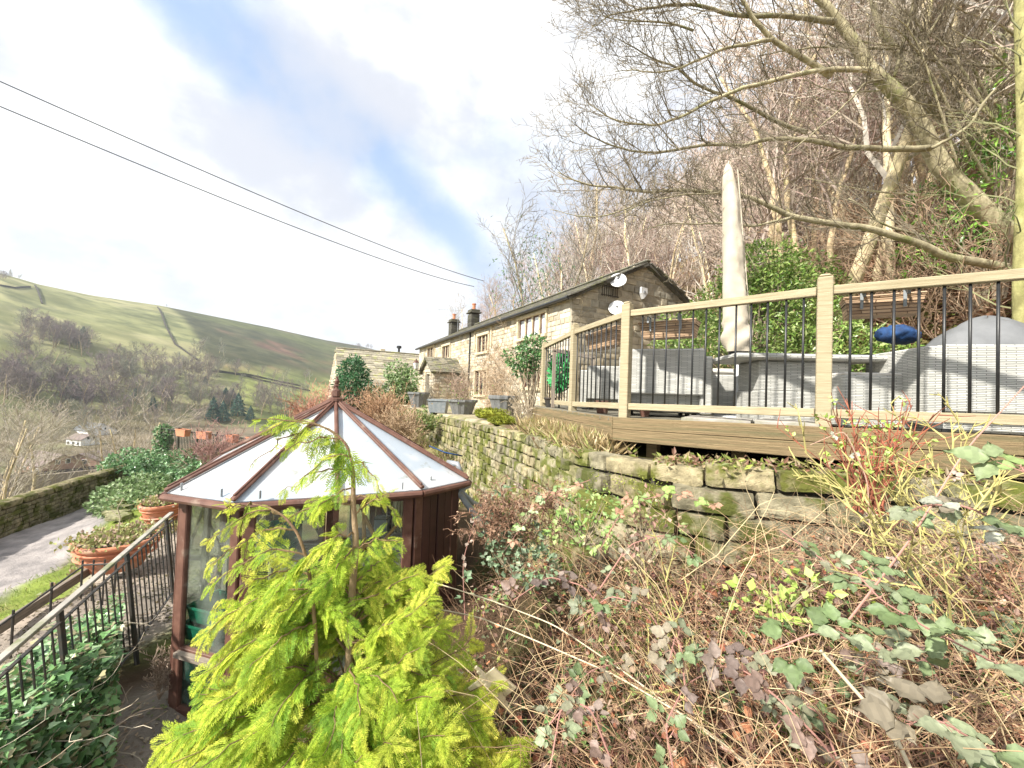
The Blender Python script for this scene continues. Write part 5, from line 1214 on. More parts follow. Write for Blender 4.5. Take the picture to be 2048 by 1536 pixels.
cy=thing('golden_conifer',trunkpts[0],'bright lime gold conifer with lacy drooping sprays in the foreground','conifer')
def resam(P,n):
    P=A(P);t=np.linspace(0,1,len(P));q=np.linspace(0,1,n); 
    # smooth catmull via cubic interpolation per axis (chord based simple)
    R=np.stack([np.interp(q,t,P[:,k]) for k in range(3)],1)
    for _ in range(2): R[1:-1]=(R[:-2]+2*R[1:-1]+R[2:])/4
    return R
b=MB(); tp=resam(trunkpts,40); b.tube(tp,np.linspace(.028,.0075,40),10,(.75,.6,.5)); b.build('trunk',m_bark,cy,smooth=True)
b=MB(); ld=resam(lead,20); b.tube(ld,np.linspace(.0065,.002,20),6,(.6,.4,.35)); b.build('leader',m_bark,cy,smooth=True)
b=MB(); s2=resam(stem2,34); b.tube(s2,np.linspace(.012,.003,34),8,(.75,.55,.45)); b.build('side_stem',m_bark,cy,smooth=True)
sp=[MB() for _ in range(3)]; brS=[]
def add_sprays(P,n,L0,facing,spread=1.,gold=.5,end=True,droop=0.35):
    """P branch polyline; sprays in a flat layer along it"""
    m=len(P)
    for k in range(n):
        t=(k+rng.random())/n; t=.12+.88*t; f=t*(m-1); i=min(m-2,int(f)); p=P[i]+(P[i+1]-P[i])*(f-i); d=nrm(P[i+1]-P[i])
        s=1 if k%2 else -1; nn=nrm(facing+rng.normal(0,.28,3)); side=nrm(np.cross(d,nn))*s; a=rng.uniform(.35,.8)*spread
        dd=nrm(d*math.cos(a)+side*math.sin(a)+A([-.12,0,-droop*rng.uniform(.3,1)]))
        L=L0*rng.uniform(.7,1.25)*(1.1-.45*t); put(p,dd,nn,L,gold)
    if end: put(P[-1]-nrm(P[-1]-P[-2])*.03,nrm(P[-1]-P[-2]+A([0,0,-.15*droop])),nrm(facing),L0*.8,gold)
GC=[A([.24,.44,.06]),A([.50,.66,.08]),A([.76,.78,.15])]
def put(p,d,nn,L,gold):
    g=np.clip(gold+rng.normal(0,.22),0,1)*2; i=min(1,int(g)); c=GC[i]+(GC[i+1]-GC[i])*(g-i); T=SPR[rng.integers(4)]
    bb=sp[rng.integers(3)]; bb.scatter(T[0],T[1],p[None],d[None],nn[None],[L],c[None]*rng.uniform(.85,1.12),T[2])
def branch(p0,tip,sag,n,L0,facing,gold,r=.005,droop=.35,seg=12):
    p0=A(p0);tip=A(tip); P=[p0+(tip-p0)*t+Z3*sag*4*t*(1-t)*(1.15-.5*t)+rng.normal(0,.006,3)*(t>0) for t in np.linspace(0,1,seg)]
    for i in range(seg-1): brS.append((*P[i],*P[i+1],r*(1-.75*i/seg),r*(1-.75*(i+1)/seg)))
    add_sprays(P,n,L0,facing,1.,gold,droop=droop); return P
UPF=nrm((-.25,-.55,.8))
# leader sprays (hanging, sparse)
for t,L,dx in((.25,.1,-.2),(.45,.13,-.4),(.6,.15,-.5),(.75,.13,-.6),(.9,.12,-.8),(1.,.13,-1.),(.35,.10,.1),(.55,.14,-.25),(.82,.12,-.5),(.1,.13,-.3),(.05,.13,.3),(.2,.14,.25),(.0,.15,-.6),(.3,.13,-.5),(.5,.12,.15)):
    p=ld[int(t*19)]; put(p,nrm((dx,rng.normal(0,.2),-.75 if t<.9 else -.35)),nrm((0,-1,.4)),L*1.25,.35)
br=lambda a,c,sag,n,L0,g,dy0=0,dy1=0,**k: branch(cpt(*a,dy0),cpt(*c,dy1),sag,n,L0,k.pop('f',UPF),g,**k)
for i_,(a,c,sag,n,L0,g,dy) in enumerate([
 ((672,868),(505,838),.035,9,.10,.55,-.02),((690,885),(560,905),.04,9,.09,.4,-.05),((640,850),(478,930),.03,9,.07,.35,.02),
 ((702,915),(600,960),.05,12,.10,.45,-.05),((705,945),(560,985),.05,13,.12,.5,.03),((707,975),(620,1030),.03,12,.13,.35,-.1),((706,930),(765,985),.05,9,.09,.6,-.02),
 ((708,1000),(800,1035),.05,8,.08,.55,.05),((710,1030),(775,990),.02,6,.08,.5,-.05),((706,1010),(540,1060),.06,14,.13,.45,.05),((712,1070),(590,1140),.05,16,.15,.45,-.12),
 ((712,1090),(650,1180),.02,12,.14,.3,-.2),((704,1150),(560,1230),.05,14,.15,.35,-.15),((712,1100),(800,1085),.04,10,.10,.45,.0),((706,1170),(760,1120),.0,8,.10,.5,.05),
 # from second stem: wind-blown left
 ((505,1008),(425,1020),.01,7,.10,.6,-.06),((560,1028),(400,1080),.06,13,.11,.6,-.08),((590,1060),(388,1140),.07,15,.12,.62,-.02),((610,1110),(395,1175),.08,18,.13,.62,-.1),
 ((620,1150),(400,1220),.08,18,.14,.65,.02),((630,1190),(392,1265),.09,20,.15,.62,-.12),((630,1230),(398,1320),.09,20,.15,.66,.0),((634,1270),(388,1345),.09,20,.16,.6,-.15),
 ((636,1310),(395,1400),.09,20,.16,.66,.03),((636,1350),(400,1420),.09,20,.16,.55,-.2),((636,1390),(335,1470),.1,24,.17,.68,-.05),((634,1430),(305,1490),.11,26,.17,.7,-.12),((634,1480),(320,1530),.11,26,.17,.66,-.18),
 ((634,1500),(370,1580),.1,24,.17,.62,-.28),((636,1440),(430,1560),.08,20,.17,.5,-.35),((640,1560),(330,1640),.1,22,.18,.6,-.25),
 ((620,1130),(530,1210),.04,14,.13,.35,-.2),((632,1250),(500,1340),.05,16,.15,.35,-.25),((636,1350),(540,1450),.05,16,.15,.3,-.3),((636,1200),(700,1250),.03,12,.13,.3,-.15),
 # right side: ascending tips
 ((704,1200),(850,1150),-.02,16,.13,.65,.05),((702,1240),(905,1135),-.03,20,.14,.6,.1),((702,1280),(880,1200),-.03,18,.14,.55,-.05),((700,1310),(900,1250),-.02,18,.14,.6,.05),((700,1290),(790,1240),-.01,12,.13,.5,-.15),
 ((696,1380),(840,1290),-.03,16,.14,.5,-.2),((692,1450),(800,1300),-.04,18,.14,.45,-.1),((694,1400),(960,1290),-.04,22,.15,.6,.1),((690,1450),(1000,1370),-.03,24,.15,.62,.05),((690,1480),(990,1440),-.02,22,.16,.66,-.1),
 ((688,1520),(1050,1500),.03,26,.16,.7,-.12),((684,1540),(1020,1560),.05,24,.17,.66,-.25),((690,1440),(880,1400),.0,18,.15,.45,-.25),((688,1500),(900,1480),.02,20,.16,.45,-.32),((684,1560),(850,1560),.05,18,.16,.5,-.4),
 ((690,1470),(940,1330),-.02,20,.14,.5,.25),((700,1330),(860,1330),.0,16,.14,.35,.2),
 ((684,1560),(720,1520),.04,12,.15,.55,-.45),((684,1560),(600,1530),.05,14,.16,.5,-.45),((684,1540),(780,1490),.0,14,.15,.6,-.42),((684,1560),(960,1600),.08,20,.17,.66,-.4)]):
    cx_=c[0]+(22 if c[0]<480 else (-15 if c[0]>840 else 0)); c=(cx_,c[1]-(8 if c[0]>840 else 0))
    up=nrm(UPF+rng.normal(0,.25,3)); br(a,c,sag,int(n*(.95 if (c[1]<1240 and c[0]<580) else (1.3 if c[1]<1110 else (2.6 if c[1]>1330 else 1.9)))),L0*(.8 if c[1]<1240 else .9),g+.08,0,dy,f=up)
# fill all round (lower, far side)
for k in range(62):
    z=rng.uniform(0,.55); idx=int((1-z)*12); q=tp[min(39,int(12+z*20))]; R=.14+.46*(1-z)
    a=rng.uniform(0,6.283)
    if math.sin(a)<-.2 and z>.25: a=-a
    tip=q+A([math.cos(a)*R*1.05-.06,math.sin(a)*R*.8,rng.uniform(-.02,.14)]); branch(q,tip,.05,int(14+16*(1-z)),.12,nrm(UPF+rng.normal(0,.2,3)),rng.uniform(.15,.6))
for bb in sp[:1]:
    for o in sp[1:]:
        for Vv,(F,c,uv) in zip(o.V,o.F): bb.add(Vv,F-F.min(),c)
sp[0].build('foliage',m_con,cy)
b=MB(); b.segs(A(brS),(.55,.42,.3),5); b.build('branches',m_bark,cy)
# ---------- big bare tree at right ----------
bt=thing('bare_tree',at(2150,560,7.2),'big spreading bare tree with greenish limbs reaching left over the deck','tree')
C7=lambda pts:[(1100+x/2.16,y/2.16) for x,y in pts]
limbs=[ # (crop pts, Y0,Y1, r0,r1, children)
 ([(2300,1290),(2048,1085),(1840,880),(1700,740),(1630,600),(1560,470),(1450,360),(1380,300),(1320,190),(1250,90),(1170,0),(1100,-80)],5.6,5.0,.19,.05,26),
 ([(2350,900),(2048,700),(1900,640),(1780,570),(1660,480),(1570,380),(1520,250),(1440,150),(1400,40),(1380,-60)],6.2,5.6,.13,.04,18),
 ([(2250,1230),(1960,1150),(1700,1110),(1620,1060),(1400,990),(1250,970),(1050,940),(930,880),(800,832),(560,822),(430,830),(270,810),(130,790),(30,745)],4.9,4.0,.075,.006,46),
 ([(1640,640),(1500,645),(1350,640),(1230,630),(1110,600),(930,600),(820,635),(700,618),(560,645),(450,662),(340,650),(250,622),(160,580),(95,525)],5.3,4.5,.055,.005,44),
 ([(1385,305),(1250,296),(1100,312),(960,350),(830,380),(700,432),(560,510),(460,540),(370,540),(270,515),(200,470),(165,450)],5.1,4.4,.045,.004,36),
 ([(1225,95),(1130,80),(1050,70),(920,68),(800,70),(700,35),(600,18),(500,22),(400,40),(300,55),(240,75),(180,125)],5.1,4.3,.05,.004,36),
 ([(1210,330),(1110,260),(960,172),(880,90),(830,0),(800,-60)],5.1,4.6,.05,.02,10),
 ([(960,172),(850,190),(740,212),(640,260),(550,300),(450,315),(360,300),(280,310)],4.9,4.3,.03,.004,24),
 ([(1110,570),(1000,540),(900,480),(800,430),(700,395),(600,345),(550,292),(450,255),(390,220),(320,185),(280,160)],5.4,4.5,.04,.004,30),
 ([(1490,330),(1520,200),(1560,60),(1580,-60)],5.3,5.,.03,.015,10),
 ([(1560,380),(1570,280),(1620,170),(1690,60),(1740,-40)],5.4,5.,.03,.015,10),
 ([(1560,370),(1500,345),(1430,340),(1350,365),(1300,430),(1220,500),(1110,600),(1000,680),(880,700)],5.4,4.6,.028,.005,18),
 ([(1650,640),(1740,590),(1820,540),(1880,430),(1950,360),(2048,300),(2150,240)],5.2,4.6,.03,.015,8),
 ([(1040,940),(960,960),(880,980),(760,965),(600,965),(480,970),(380,1000)],4.4,3.9,.022,.004,20),
 ([(270,940),(420,870),(560,842),(720,835)],4.0,4.2,.004,.012,16),
 ([(0,905),(120,935),(220,940),(330,900),(430,860)],3.9,4.1,.003,.010,12),
 ([(900,1180),(800,1000),(660,880),(560,820)],4.4,4.2,.004,.01,8),
 ([(2048,880),(1800,850),(1600,840),(1400,830),(1250,800),(1100,770)],5.8,5.2,.03,.006,16),
 ([(2100,-40),(2000,100),(1920,260),(1900,400),(1960,560),(2060,760)],6.4,6.0,.05,.12,14),
 ([(1500,215),(1350,205),(1200,200),(1050,215),(900,240)],5.6,5.,.03,.006,18),
 ([(2048,260),(1900,290),(1740,275),(1600,250),(1540,300)],5.4,5.2,.03,.012,8),
 ([(1650,1030),(1420,965),(1360,900),(1290,860)],4.9,4.8,.02,.008,8),
 ([(620,130),(480,90),(330,95),(230,70),(210,25)],4.5,4.2,.018,.003,18),
]
for k in range(16):
    x0=rng.uniform(1750,2300);y0=rng.uniform(420,900);x1=x0-rng.uniform(300,900);y1=y0-rng.uniform(250,800); bx=rng.uniform(-80,80)
    limbs.append(([(x0+(x1-x0)*t,y0+(y1-y0)*t+bx*math.sin(t*6)-120*math.sin(t*3.1)) for t in np.linspace(0,1,7)],rng.uniform(5.2,6.3),rng.uniform(4.8,5.6),rng.uniform(.02,.045),.006,12))
TW=[];b=MB(); gi=0
for (pts,Y0,Y1,r0,r1,nc) in limbs:
    Y0*=1.3;Y1*=1.32;r0*=1.05;r1*=1.1
    pp=C7(pts); k=len(pp); P=resam([at(x,y,Y0+(Y1-Y0)*i/(k-1)) for i,(x,y) in enumerate(pp)],k*4); rr=r0+(r1-r0)*np.linspace(0,1,len(P))**.8
    P=P+np.stack([sn(P,9,1),sn(P,9,2),sn(P,9,3)],1)*.012
    pale=rng.uniform(.8,1.35); bb=MB(); bb.tube(P,rr,10 if r0>.05 else 6,A([.95,.95,.85])*pale); bb.build('limb' if gi else 'trunk',m_bark,bt,smooth=True); gi+=1
    L0=np.linalg.norm(P[-1]-P[0])
    for c in range(nc):
        t=.12+.88*(c+rng.random())/nc; i=min(len(P)-2,int(t*(len(P)-1))); d=nrm(P[i+1]-P[i]); a=rng.uniform(0,6.283); _,s_,u_=frame(d)
        side_=math.cos(a)*s_+math.sin(a)*u_; side_=nrm(side_+A([-.25,0,.35])); ang=rng.uniform(.45,.95); nd_=d*math.cos(ang)+side_*math.sin(ang)
        grow(TW,rng,P[i],nd_,rng.uniform(.6,1.3)*(1.05-.35*t),min(rr[i]*.6,rng.uniform(.008,.014)),1,3,(0,6,4),.10,.16,.35,(.4,.62))
TW=A(TW); TW[:,6:8]=np.maximum(TW[:,6:8],.0024); cc=A([[.25,.21,.145]])*(1+rng.normal(0,.2,(len(TW),1)))
nx=TW[:,0]/TW[:,1]; b.segs(TW[:,:8],cc,3); b.build('twigs',m_twig,bt)
# leafy green growth around trunk at right edge (rhododendron/holly behind)
def leafclump(centers,R,m,L,cols,tm=T_d,name='bush',label='',cat='bush',mat=None,stems=True,flat=.6,drop=0,group=None,parent=None,pn='foliage',up=.5,base=None,clump=.0):
    cs=A(centers,float); R=np.broadcast_to(A(R,float),(len(cs),)); w=R**2/np.sum(R**2); idx=RG.choice(len(cs),m,p=w); v=rv(m); rad=RG.uniform(.55,1.05,m)**.6
    C=cs[idx]+v*(R[idx]*rad)[:,None]*A([1,1,flat]); q=sn(C,3.5/ R.mean(),RG.uniform(0,9)); keep=q>-.35+clump; C=C[keep];v=v[keep];k=len(C)
    D=v*.6+RG.normal(0,.6,(k,3))+A([0,0,-drop]); Nn=v+RG.normal(0,.5,(k,3))+A([0,0,up])
    rt=parent or thing(name,base if base is not None else w3(cs.mean(0)[:2],cs[:,2].min()-R.max()*flat),label,cat,group)
    b=MB(); b.scatter(*tm,C,D,Nn,L*RG.uniform(.6,1.3,k),pal(k,cols)); b.build(pn,mat or m_leaf,rt)
    if stems:
        b=MB(); S=[]; bs=A(rt['_w'])
        for c,r in zip(cs,R):
            for j in range(5):
                e=c+RG.normal(0,.3,3)*r; mdd=(bs+e)/2+RG.normal(0,.1,3)*r; S+=[(*bs,*mdd,r*.05,r*.035),(*mdd,*e,r*.035,r*.012)]
        b.segs(S,(.32,.26,.18),5); b.build('stems',m_twig,rt)
    return rt
RH=[(.22,.36,.07),(.12,.22,.04),(.33,.46,.11),(.44,.52,.2),(.25,.33,.08)]
def ctrs(L_,Y,js=.3): return [at(x,y,Y+RG.uniform(-js,js)) for x,y in L_]
leafclump(ctrs([(1500,540),(1540,530),(1600,550),(1625,585),(1560,580),(1500,590),(1450,610),(1420,670),(1480,660),(1560,650),(1600,620)],8.2,.5),.66,14000,.10,RH,T_n,'rhododendron','broad glossy green rhododendron behind the cream parasol','rhododendron',m_gloss,base=w3(at(1500,700,8.2)[:2],-.6),flat=.8)
leafclump(ctrs([(1370,690),(1440,720),(1520,700),(1600,700),(1680,690),(1740,700),(1640,650),(1700,740),(1780,720)],7.0,.3),.55,9000,.09,RH,T_n,'rhododendron','lower green rhododendron seen through the balusters behind the rattan table','rhododendron',m_gloss,base=w3(at(1580,800,7.)[:2],-.6),flat=.8)
leafclump(ctrs([(1350,640),(1365,670),(1345,690)],9.5,.3),.38,900,.12,RH,T_n,'evergreen_shrub','small evergreen shrub beside the right end of the farmhouse gable','shrub',m_gloss,base=w3(at(1320,700,9.5)[:2],-.6),flat=.8)
leafclump(ctrs([(1880,400),(1930,350),(1990,300),(2040,250),(1900,480),(1960,450),(2030,400),(2040,150),(1850,520),(2060,480),(1990,520)],7.4,.4),.5,3800,.13,[(.22,.42,.06),(.32,.52,.1),(.12,.26,.05)],T_n,'holly_tree','bright green leafy evergreen behind the big trunk at the right edge','tree',m_gloss,base=w3(at(1990,700,7.4)[:2],1.2),flat=1.,clump=.15)
leafclump(ctrs([(1035,715),(1060,705),(1080,720),(1045,735),(1068,690)],11.,.2),.38,1500,.13,[(.06,.16,.05),(.10,.24,.07),(.16,.3,.1)],T_n,'laurel_bush','dark glossy laurel standing against the farmhouse just left of the deck end','bush',m_gloss,base=w3(at(1060,830,11)[:2],-.85),flat=.85)
# mossy pale trunk at far right edge
b=MB(); b.tube(resam([at(2048,900,4.9),at(2042,650,4.9),at(2040,560,4.9),at(2050,300,5.),at(2042,60,5.1),at(2040,-60,5.2)],24),np.linspace(.075,.06,24),12,(.8,.85,.5)); rt=thing('mossy_tree',at(2048,900,4.9),'straight yellow-green mossy trunk at the extreme right edge','tree'); b.build('trunk',m_bark,rt,smooth=True)
TW=[]
for k in range(9): grow(TW,rng,at(2042,60+70*k,5.0),nrm((-.6,rng.normal(0,.4),.4)),rng.uniform(.6,1.2),.012,1,3,(0,5,4),.1)
TW=A(TW); TW[:,6:8]=np.maximum(TW[:,6:8],.002); b=MB(); b.segs(TW[:,:8],(.3,.3,.15)); b.build('twigs',m_twig,rt)
# ---------- woodland ----------
protos=[]
BK=[(1.4,1.25,1.1),(1.8,1.7,1.5),(1.0,.9,.75),(1.3,1.15,1.),(2.3,2.2,2.1)]
TWC=[(.48,.37,.30),(.52,.43,.34),(.43,.32,.27),(.52,.37,.32),(.5,.44,.36)]
WLAB=['slender bare brown twigged tree standing in the hillside wood','pale trunked bare tree standing in the hillside wood','dark trunked bare tree standing in the hillside wood','reddish twigged bare tree standing in the hillside wood','whitish birch like bare tree standing in the hillside wood']
for i in range(5):
    protos.append(make_tree('woodland_tree',100+i,[12,13.5,11,10,12.5][i],[.14,.16,.17,.11,.12][i],BK[i],TWC[i],WLAB[i],'tree','bare trees of the hillside wood',nch=[(17,8,5),(16,7,5),(18,8,4),(20,8,4),(16,7,5)][i],start=.28,lean=nrm((-.10,-.03,1)),up=.16,minr=.010))
pts=[];tries=0; rw=random.Random(17)
def U_(x,y): return .886*x+.464*y, -.464*x+.886*y
while len(pts)<215 and tries<60000:
    tries+=1; px=rw.uniform(830,2250) if rw.random()<.6 else rw.uniform(1120,1520); r=math.exp(rw.uniform(math.log(11),math.log(78))); d=ray(px,700); dd=d[:2]/np.hypot(d[0],d[1]); x,y=dd*r; u,v=U_(x,y); us=7.6+11.2*float(ss(np.float64(v),5.5,11.5))
    if u<us+2.0 or y<2: continue
    if math.hypot(x,y)<19 and px>1450 and rw.random()<.75: continue
    s=.03*r+.4
    if any((x-a)**2+(y-c)**2<s*s for a,c in pts): continue
    pts.append((x,y))
used=set()
for k,(x,y) in enumerate(pts):
    i=rw.choices(range(5),(5,4,3,3,4))[0]; z=gz((x,y)); sc=rw.uniform(.85,1.3)*(1. if math.hypot(x,y)>22 else .85); rz=rw.uniform(0,6.28)
    if i not in used: used.add(i); o=protos[i]; o.location=(x,y,z); o.rotation_euler=(0,0,rz); o.scale=(sc,)*3
    else: dup(protos[i],(x,y,z),rz,sc=sc)
# trees left end of wood against sky (beyond house): feathery with green hints (eucalyptus-like)
def eucal(px,py0,py1,Y,lab):
    top=at(px,py0,Y); x,y=top[:2]; z=gz((x,y)); H=top[2]-z
    t=make_tree('tall_tree',int(px),H,.13,(1,.95,.85),(.3,.27,.22),lab,'tree',nch=(16,7,4),start=.3,minr=.012,crown='branches'); t.location=(x,y,z)
    m=900; C=A([0,0,H*.68])+RG.normal(0,1,(m,3))*A([1.2,1.2,H*.14]); keep=sn(C,1.5,px)>.1; C=C[keep]; k=len(C); b=MB(); b.scatter(*T_n,C,RG.normal(0,1,(k,3))+A([0,0,-1]),rv(k),.28*RG.uniform(.6,1.2,k),pal(k,[(.2,.32,.18),(.26,.38,.24)])); b.build('foliage',m_leaf,t)
eucal(1052,452,600,30,'tall tree with sparse grey-green foliage on the skyline left of the wood'); eucal(1095,448,600,29,'second tall sparse grey-green tree nearest the wood on the skyline')
# shrub layer in the wood
for k in range(26):
    while True:
        px=rw.uniform(1280,2050); r=rw.uniform(10,24); d=ray(px,700); dd=d[:2]/np.hypot(d[0],d[1]); x,y=dd*r; u,v=U_(x,y); us=7.6+11.2*float(ss(np.float64(v),5.5,11.5))
        if u>us+1.5: break
    out=[]; H=rw.uniform(1.5,3)
    for j in range(6): grow(out,rng,(0,0,0),nrm((rng.normal(0,.4),rng.normal(0,.4),1)),H*rng.uniform(.6,1),.014,1,3,(0,6,4),.05)
    S=A(out); S[:,6:8]=np.maximum(S[:,6:8],.006); b=MB(); b.segs(S[:,:8]+A([x,y,gz((x,y)),x,y,gz((x,y)),0,0]),A([[.38,.26,.17]])*(1+rng.normal(0,.15,(len(S),1))))
    tag(b.build('bare_shrub',m_twig,loc=(x,y,gz((x,y)))),'leafless brown shrub on the leaf strewn slope of the wood','shrub','leafless shrubs on the wooded slope')
# fallen leaf litter on near slope & brackens
m=26000; px=RG.uniform(1280,2080,m); r=np.exp(RG.uniform(math.log(7),math.log(34),m)); az=np.arctan((px-1024)/FPX); x=r*np.sin(az);y=r*np.cos(az); u=.886*x+.464*y;v=-.464*x+.886*y; us=7.6+11.2*ss(v,5.5,11.5); k=u>us+.3; x=x[k];y=y[k]; C=np.stack([x,y,Hh(x,y)+.03],1); m=len(C)
b=MB(); b.scatter(*T_d,C,rv(m)*A([1,1,.4]),rv(m)*.5+A([0,0,1]),.09+.006*RG.uniform(0,1,m)*np.hypot(x,y),pal(m,[(.36,.2,.12),(.28,.17,.1),(.42,.28,.17),(.3,.27,.1),(.34,.15,.11),(.22,.26,.07)])); tag(b.build('leaf_litter',m_leaf),kind='stuff')
# ---------- valley / hill trees ----------
ft=[]
FL=[('grey brown leafless tree across the valley','tree','trees across the valley',(1,.9,.8),(.25,.205,.175),(15,7,4)),('grey green leafless tree across the valley','tree','trees across the valley',(1.1,1.05,.95),(.29,.29,.21),(16,7,4)),('purplish leafless tree across the valley','tree','trees across the valley',(.9,.8,.75),(.24,.185,.185),(16,7,4))]
for i,(lab,cat,grp,bk,tw,nch) in enumerate(FL):
    ft.append(make_tree('valley_tree',300+i,11,.2,bk,tw,lab,cat,grp,nch=nch,start=.15,minr=.028,up=.12,lenf=(.42,.62)))
def conif(name,lab,col,H,R,m,grp):
    rt=thing(name,(0,0,0),lab,'conifer',grp); z=RG.uniform(0,1,m)**1.2; a=RG.uniform(0,6.283,m); rr=R*(1-z)**.8*RG.uniform(.5,1.05,m)*(1+.2*np.sin(z*40)); C=np.stack([rr*np.cos(a),rr*np.sin(a),H*(.08+.92*z)],1); b=MB(); D=C*A([1,1,0])+A([0,0,-.4*R]); b.scatter(*T_n,C,D,rv(m)+A([0,0,1]),R*.34*RG.uniform(.6,1.2,m),pal(m,col)); b.build('crown',m_leaf,rt); b=MB(); b.tube([(0,0,-.4),(0,0,H*.9)],[R*.07,R*.01],6,(.5,.4,.3)); b.build('trunk',m_bark,rt); return rt
cf0=conif('dark_conifer','dark blue-green conifer on the valley side',[(.05,.12,.08),(.07,.16,.10),(.04,.09,.07)],14,3.6,1300,'dark conifers on the valley side')
usedf={}
def place(proto,key,px,py,sc,rzz=None,sink=0,t0=45):
    P=hit(px,py,t0=t0)
    if P is None: return
    rz=rw.uniform(0,6.28)
    if key not in usedf: usedf[key]=1; proto.location=(P[0],P[1],gz(P)-sink); proto.rotation_euler=(0,0,rz); proto.scale=(sc,)*3; return proto
    return dup(proto,(P[0],P[1],gz(P)-sink),rz,sc=sc)
def cluster(n,x0,x1,yf0,yf1,s0,s1,ks=(1,1,1),t0=80):
    for _ in range(n):
        px=rw.uniform(x0,x1); t=(px-x0)/max(1,x1-x0); py=rw.uniform(yf0(t) if callable(yf0) else yf0,yf1(t) if callable(yf1) else yf1); i=rw.choices(range(3),ks)[0]; place(ft[i],i,px,py,rw.uniform(s0,s1),t0=t0)
cluster(34,42,185,lambda t:655+25*t,lambda t:690+30*t,1.,1.6,(2,1,4))
cluster(7,30,85,705,725,.9,1.3,(2,1,3))
cluster(34,215,420,lambda t:730+12*t,lambda t:770+25*t,1.2,1.8,(3,2,3))
cluster(22,330,450,lambda t:680+5*t,lambda t:760,.7,1.1,(1,4,1))
cluster(14,400,520,lambda t:735,lambda t:760,.8,1.2,(1,4,1))
cluster(12,510,640,752,800,.8,1.2,(2,3,1))
cluster(56,-20,330,765,825,1.2,1.9,(3,2,3))
cluster(40,330,640,785,838,1.1,1.7,(3,3,2))
cluster(26,90,430,815,868,.8,1.3,(2,3,2),t0=120); cluster(8,0,60,556,562,.5,.9); cluster(5,700,750,694,700,.9,1.3,(1,0,3)); cluster(3,318,345,612,614,.3,.5)
for px,py,s in((165,690,1.1),(150,798,.9),(35,752,.8),(60,765,.7),(425,842,1.2),(450,815,1.1),(465,808,.9),(475,835,1.3),(445,845,1.1),(500,842,.8),(140,788,.8),(305,822,.7),(130,752,.6),(410,768,.5),(270,800,.6)): place(cf0,'c',px,py,s,t0=80)
# mid valley wispy trees just beyond the lane wall
wt_=[make_tree('wispy_tree',500+i,8.5,.11,(1.25,1.15,1.0),[(.40,.36,.26),(.44,.38,.31)][i],['pale wispy leafless tree in the scrub below the lane wall','pinkish wispy leafless tree in the scrub below the lane wall'][i],'tree','leafless trees between the lane and the railway',nch=(12,7,4),start=.12,minr=.008,up=.2,lenf=(.45,.65)) for i in range(2)]
PL=[(-20,34),(20,42),(240,50),(275,62),(300,45),(-60,28),(10,58),(0,28),(50,60),(258,38),(320,70)]
for k,(px,r) in enumerate(PL):
    d=ray(px,850); dd=d[:2]/np.hypot(d[0],d[1]); x,y=dd*r; z=gz((x,y)); top=-.075*r+rw.uniform(-.8,.6); H=max(4.5,min(15,top-z)); i=k%2; sc=H/8.5
    if ('w',i) not in usedf: usedf[('w',i)]=1; o=wt_[i]; o.location=(x,y,z); o.scale=(sc,)*3
    else: dup(wt_[i],(x,y,z),rw.uniform(0,6.28),sc=sc)
# scrub stuff below lane wall
out=[]
for k in range(170):
    px=rw.uniform(-60,330); r=rw.uniform(17,34); d=ray(px,900); dd=d[:2]/np.hypot(d[0],d[1]); x,y=dd*r
    if pdist(A([x]),A([y]),A(lw,float))[0]<1. or wall_sd(A([x]),A([y]))[0][0]<3: continue
    # must be beyond the wall
    i=np.argmin([abs(w[1]-y) for w in lw]); xw=np.interp(y,[w[1] for w in lw],[w[0] for w in lw]) if y<26 else -19.2-(y-26)*.5
    if x>xw-.8: continue
    z=gz((x,y))
    for j in range(3): grow(out,rng,(x,y,z),nrm((rng.normal(0,.6),rng.normal(0,.6),1)),rng.uniform(.6,1.4),.012,2,3,(0,0,7),.0,.3)
S=A(out);S[:,6:8]=np.maximum(S[:,6:8],.008); b=MB(); b.segs(S[:,:8],A([[.36,.29,.23]])*(1+rng.normal(0,.22,(len(S),1)))); tag(b.build('scrub',m_twig),kind='stuff')
# ---------- garden mid-ground plants ----------
IV=[(.09,.2,.08),(.14,.28,.11),(.2,.36,.15),(.3,.42,.24)]
cs=[]
for k in range(26): t=RG.random(); q=fA+(fB-fA)*t*1.35+sF*RG.uniform(.3,2.2); q[2]=fA[2]-1.15-RG.uniform(0,1.6)*((fA-q)@(-sF)*.0+1)*.8; cs.append(q)
leafclump(cs,.75,16000,.13,IV,T_d,'ivy_bank','dense dark ivy mound below the iron fence','ivy',m_gloss,stems=False,flat=.7)
leafclump([fA+dF*.25+Z3*-.2,fA+dF*.2-Z3*.7,fA+dF*.4-Z3*1.0],.38,1300,.12,IV,T_d,'ivy_clump','ivy climbing the left end of the iron fence','ivy',m_gloss,stems=False,flat=1.1)
leafclump([atz(x,y,z) for x,y,z in((240,985,-4.4),(265,975,-4.2),(290,965,-4.0),(255,1010,-4.4),(300,985,-3.9),(230,1005,-4.6))],.75,3600,.13,[(.25,.36,.16),(.34,.42,.22),(.18,.28,.1)],T_d,'ground_shrub','grey-green spreading shrub between the lane and the ivy mound','shrub',stems=False,flat=.5)
for k in range(11):
    p=atz(228+k%4*7,1000+k*3.4,-4.65+.0*k); 
rnd.seed(77); b=MB()
for k in range(26): p=atz(245-rnd.uniform(0,18),985+k*2.2,-4.5); b.stone(p+Z3*rnd.uniform(-.1,.1),(rnd.uniform(.3,.6),.4,.16),A([1.,0,0]),A([0,1.,0]),Z3,A([.8,.85,.75]),.04,.02,True)
tag(b.build('stone_edging',m_stone,loc=atz(240,1010,-4.6)),'broken stone edging at the end of the grey-green shrub beside the lane','stones')
